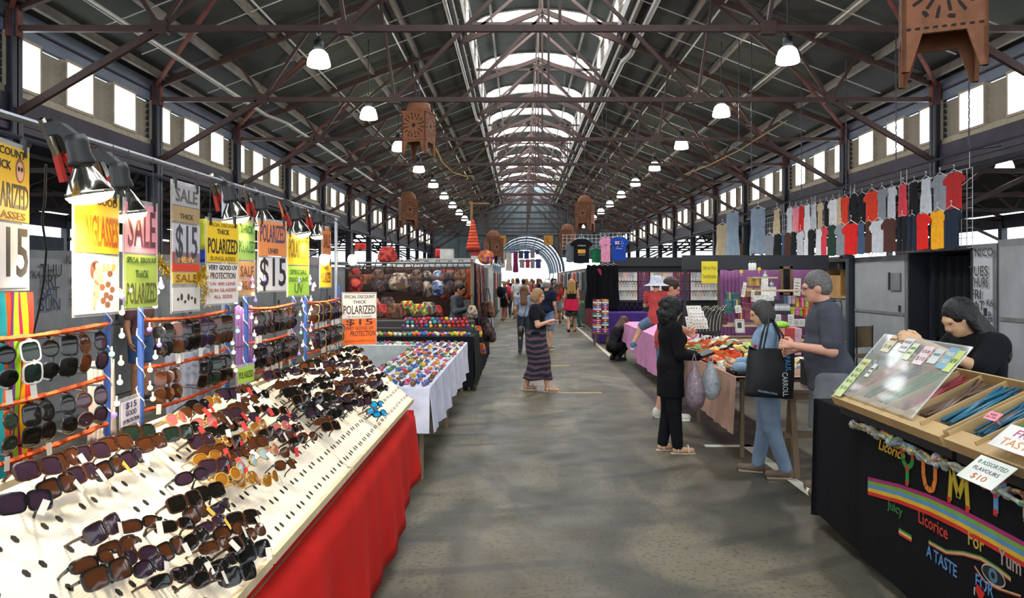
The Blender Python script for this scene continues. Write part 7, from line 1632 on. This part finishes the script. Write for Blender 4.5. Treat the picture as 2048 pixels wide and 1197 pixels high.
# shirts and floral dresses hanging by the far arch
def c5(x, y): return 920+x/6.65, 440+y/6.65
for i, (x, yt, yb, w, c, kd, nm) in enumerate(((570, 420, 640, 70, '#b9b0a8', 'long', 'pale floral dress'), (650, 440, 680, 95, '#c4bab0', 'long', 'wide pale floral dress'), (740, 420, 700, 80, '#7a2a52', 'long', 'magenta long dress'), (810, 410, 515, 80, '#3a5058', 'tee', 'teal shirt'), (885, 410, 520, 80, '#2f3a66', 'tee', 'navy checked shirt'), (965, 405, 510, 70, '#7f7a78', 'tee', 'grey shirt'), (1030, 395, 460, 60, '#4a4670', 'tee', 'violet shirt'), (825, 525, 640, 80, '#8a8484', 'tee', 'ash grey shirt'), (900, 525, 640, 70, '#a03a4a', 'tee', 'crimson shirt'), (965, 520, 645, 70, '#8c8680', 'tee', 'stone grey shirt'), (1040, 520, 645, 85, '#4a4474', 'tee', 'indigo shirt'))):
    a = at(*c5(x, yt), 33); garment(kd, nm+' hanging high near the far arch', a, w/6.65/F*33*1.15, (yb-yt)/6.65/F*33, 0, dots('#%s' % c[1:], '#6a4a4a', 20) if 'floral' in nm else cloth(c), 'clothes hanging near the far arch')
t = thing('clothes_line', 'thin line carrying the clothes near the far arch', 'line', at(1040, 502, 33.05)); MB().tube([(-1.2, 0, .05), (1.2, 0, .05)], .01, 5).build('line', M_blk, t)
for x in (-1.1, 1.1): MB().tube([(x, 0, .05), (x, 0, 4.3)], .006, 4).build('drop_wire', M_blk, t)
# ================================================================ terracotta lanterns, chains, ropes
M_terra = mat('#74492f', rough=.85, var=.2, scale=12, bump=.2)
def lantern(x, y, zb, rz, label, top, w=.53):
    t = thing('terracotta_lantern', label, 'lantern', (x, y, zb), rz, 'terracotta lanterns'); h = w*1.15
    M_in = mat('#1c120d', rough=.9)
    for k in range(4):
        R_ = rotz(k*math.pi/2)
        MB().box((-w/2, -w/2, 0), (w/2, -w/2+.03, h), R_).build('pierced_panel', M_terra, t)
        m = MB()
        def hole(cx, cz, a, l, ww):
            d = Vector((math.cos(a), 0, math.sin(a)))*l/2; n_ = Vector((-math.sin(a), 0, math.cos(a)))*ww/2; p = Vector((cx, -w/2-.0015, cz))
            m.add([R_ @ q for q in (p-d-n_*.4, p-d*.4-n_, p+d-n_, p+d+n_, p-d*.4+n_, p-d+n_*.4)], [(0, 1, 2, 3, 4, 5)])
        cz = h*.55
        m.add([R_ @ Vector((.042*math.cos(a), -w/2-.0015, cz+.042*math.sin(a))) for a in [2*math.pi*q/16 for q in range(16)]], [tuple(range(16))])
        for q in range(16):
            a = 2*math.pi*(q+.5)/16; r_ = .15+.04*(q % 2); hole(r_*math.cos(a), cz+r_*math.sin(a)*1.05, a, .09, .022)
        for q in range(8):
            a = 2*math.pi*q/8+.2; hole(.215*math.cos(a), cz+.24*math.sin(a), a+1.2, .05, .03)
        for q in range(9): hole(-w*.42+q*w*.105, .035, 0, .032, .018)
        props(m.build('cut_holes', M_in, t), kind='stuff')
        MB().prism([(-w/2, 0), (-w/2, -.26*w/.53), (-w/2+.05, -.26*w/.53), (-w/2+.13, 0)], .03, R_, -w/2+.015).build('foot', M_terra, t)
        MB().prism([(w/2-.13, 0), (w/2-.05, -.26*w/.53), (w/2, -.26*w/.53), (w/2, 0)], .03, R_, -w/2+.015).build('foot', M_terra, t)
    MB().box((-w/2-.015, -w/2-.015, h), (w/2+.015, w/2+.015, h+.03)).build('cornice', M_terra, t)
    MB().lathe([(w*.48, h+.03), (w*.47, h+.12), (w*.40, h+.22), (w*.26, h+.30), (w*.06, h+.335)], 18).build('dome', M_terra, t, True)
    MB().tube([(0, 0, h+.33), (0, 0, (top if y < 10 else chordz(x)+.08)-zb)], .012, 6).build('chain', M_post, t)
lantern(3.05, 5.58, 3.47, math.radians(-24), 'big near terracotta lantern with pierced sun pattern at the top right', 4.75)
lantern(-2.10, 16.0, 4.56, math.radians(-17), 'pierced terracotta lantern with a dome hanging left of the skylight', 6.2)
lantern(-3.58, 24.7, 3.62, math.radians(20), 'second terracotta lantern along the left, beyond the domed one', 5.8)
lantern(2.12, 25.2, 3.55, math.radians(-20), 'terracotta lantern hanging above the black souvenir t-shirt', 6.5)
lantern(-.95, 27.5, 2.55, math.radians(30), 'low terracotta lantern behind the tall pole of the bag stall', 7)
lantern(1.85, 30.0, 2.95, math.radians(-25), 'farther terracotta lantern left of the souvenir t-shirts', 6.8)
def chain(label, px, y0, y1, Y):
    b = at(px, y1, Y); L_ = chordz(b.x)+.05-b.z; n = int(L_/.06)
    t = thing('hanging_chain', label, 'chain', b); m = MB()
    for k in range(n): m.bar((.006*(k % 2), 0, k*.06), (-.006*(k % 2), 0, k*.06+.06), .016, .008 if k % 2 else .016)
    m.build('links', M_post, t)
    MB().tube([(0, 0, -.01), (.02, 0, -.04), (0, 0, -.06), (-.02, 0, -.05)], .006, 5).build('hook', M_post, t)
chain('dark chain hanging over the right end of the clothes rail', 1938, 110, 290, 9.4); chain('dark chain hanging mid-way over the clothes rail', 1792, 130, 340, 11.5); chain('dark chain hanging near the dark post over the clothes rail', 1692, 260, 380, 13); chain('thin chain hanging from the roof right of the skylight', 1503, 30, 345, 13.5); chain('thin chain beside the right-hand pendant lamps', 1478, 130, 290, 14); chain('thin chain over the far end of the clothes rail', 1603, 130, 380, 14.5)
def rope(label, pts, Y, col, r=.012):
    P3 = [at(x, y, Y+.2*i) for i, (x, y) in enumerate(pts)]; c = P3[0]
    o = MB(tuple(c)).tube(P3, r, 6).build('rope', paint(col), smooth=True, loc=tuple(c)); props(o, label, 'rope')
rope('ochre rope slung under the right roof trusses', [(1574, 241), (1530, 268), (1480, 300), (1420, 330), (1368, 350)], 15.5, '#9a7a48')
rope('yellow cable looped under the left trusses near the domed lantern', [(868, 290), (885, 325), (905, 345), (930, 353), (945, 352)], 19, '#a08428')
rope('black electric cord hanging down before the grey timetable panel', [(92, 330), (90, 400), (84, 440), (93, 500), (88, 560), (78, 620), (64, 680)], 2.3, '#16161a', .004)

# small things seen in the sheds beyond
for i, (px, py, Y) in enumerate(((53, 255, 12.5), (410, 330, 16.0), (560, 415, 22.0))):
    a = at(px, py, Y)
    t = thing('fluorescent_tube', ('bright fluorescent tube in the shed beyond the near left window', 'fluorescent tube in the left shed beyond the second post', 'far fluorescent tube in the left shed')[i], 'lamp', a, .3)
    MB().tube([(-.2, -.2, 0), (.2, .2, 0)], .02, 8).build('tube', glow('#f4f8ff', 6), t); MB().bar((-.22, -.22, .04), (.22, .22, .04), .05, .03).build('fitting', paint('#b9bcc0'), t)
    for s_ in (-1, 1): MB().tube([(s_*.15, s_*.15, .05), (s_*.15, s_*.15, 1.0)], .006, 4).build('hanger', M_post, t)
for i, (px, yt, yb, Y, w, c, nm) in enumerate(((409, 438, 500, 11.5, .22, '#b5b534', 'yellow-green shirt hanging in the shadows behind the yellow sign'), (404, 478, 525, 11.8, .2, '#2c3f92', 'blue cloth hanging in the shadows beside the yellow-green shirt'), (875, 498, 516, 26, .14, '#b8323a', 'narrow red banner hanging far behind the bag stall'), (721, 487, 500, 15, .2, '#b83a34', 'small red notice hanging behind the bag stall'))):
    A = at(px, yt, Y); h_ = (yb-yt)/F*Y
    m = MB().grid(lambda u, v: ((u-.5)*w*(1+.2*v), .02*math.sin(u*9+v*2), -h_*v), 8, 5)
    props(solidify(m.build('hanging_cloth', cloth(c), loc=A, smooth=True), .006), nm, 'cloth')
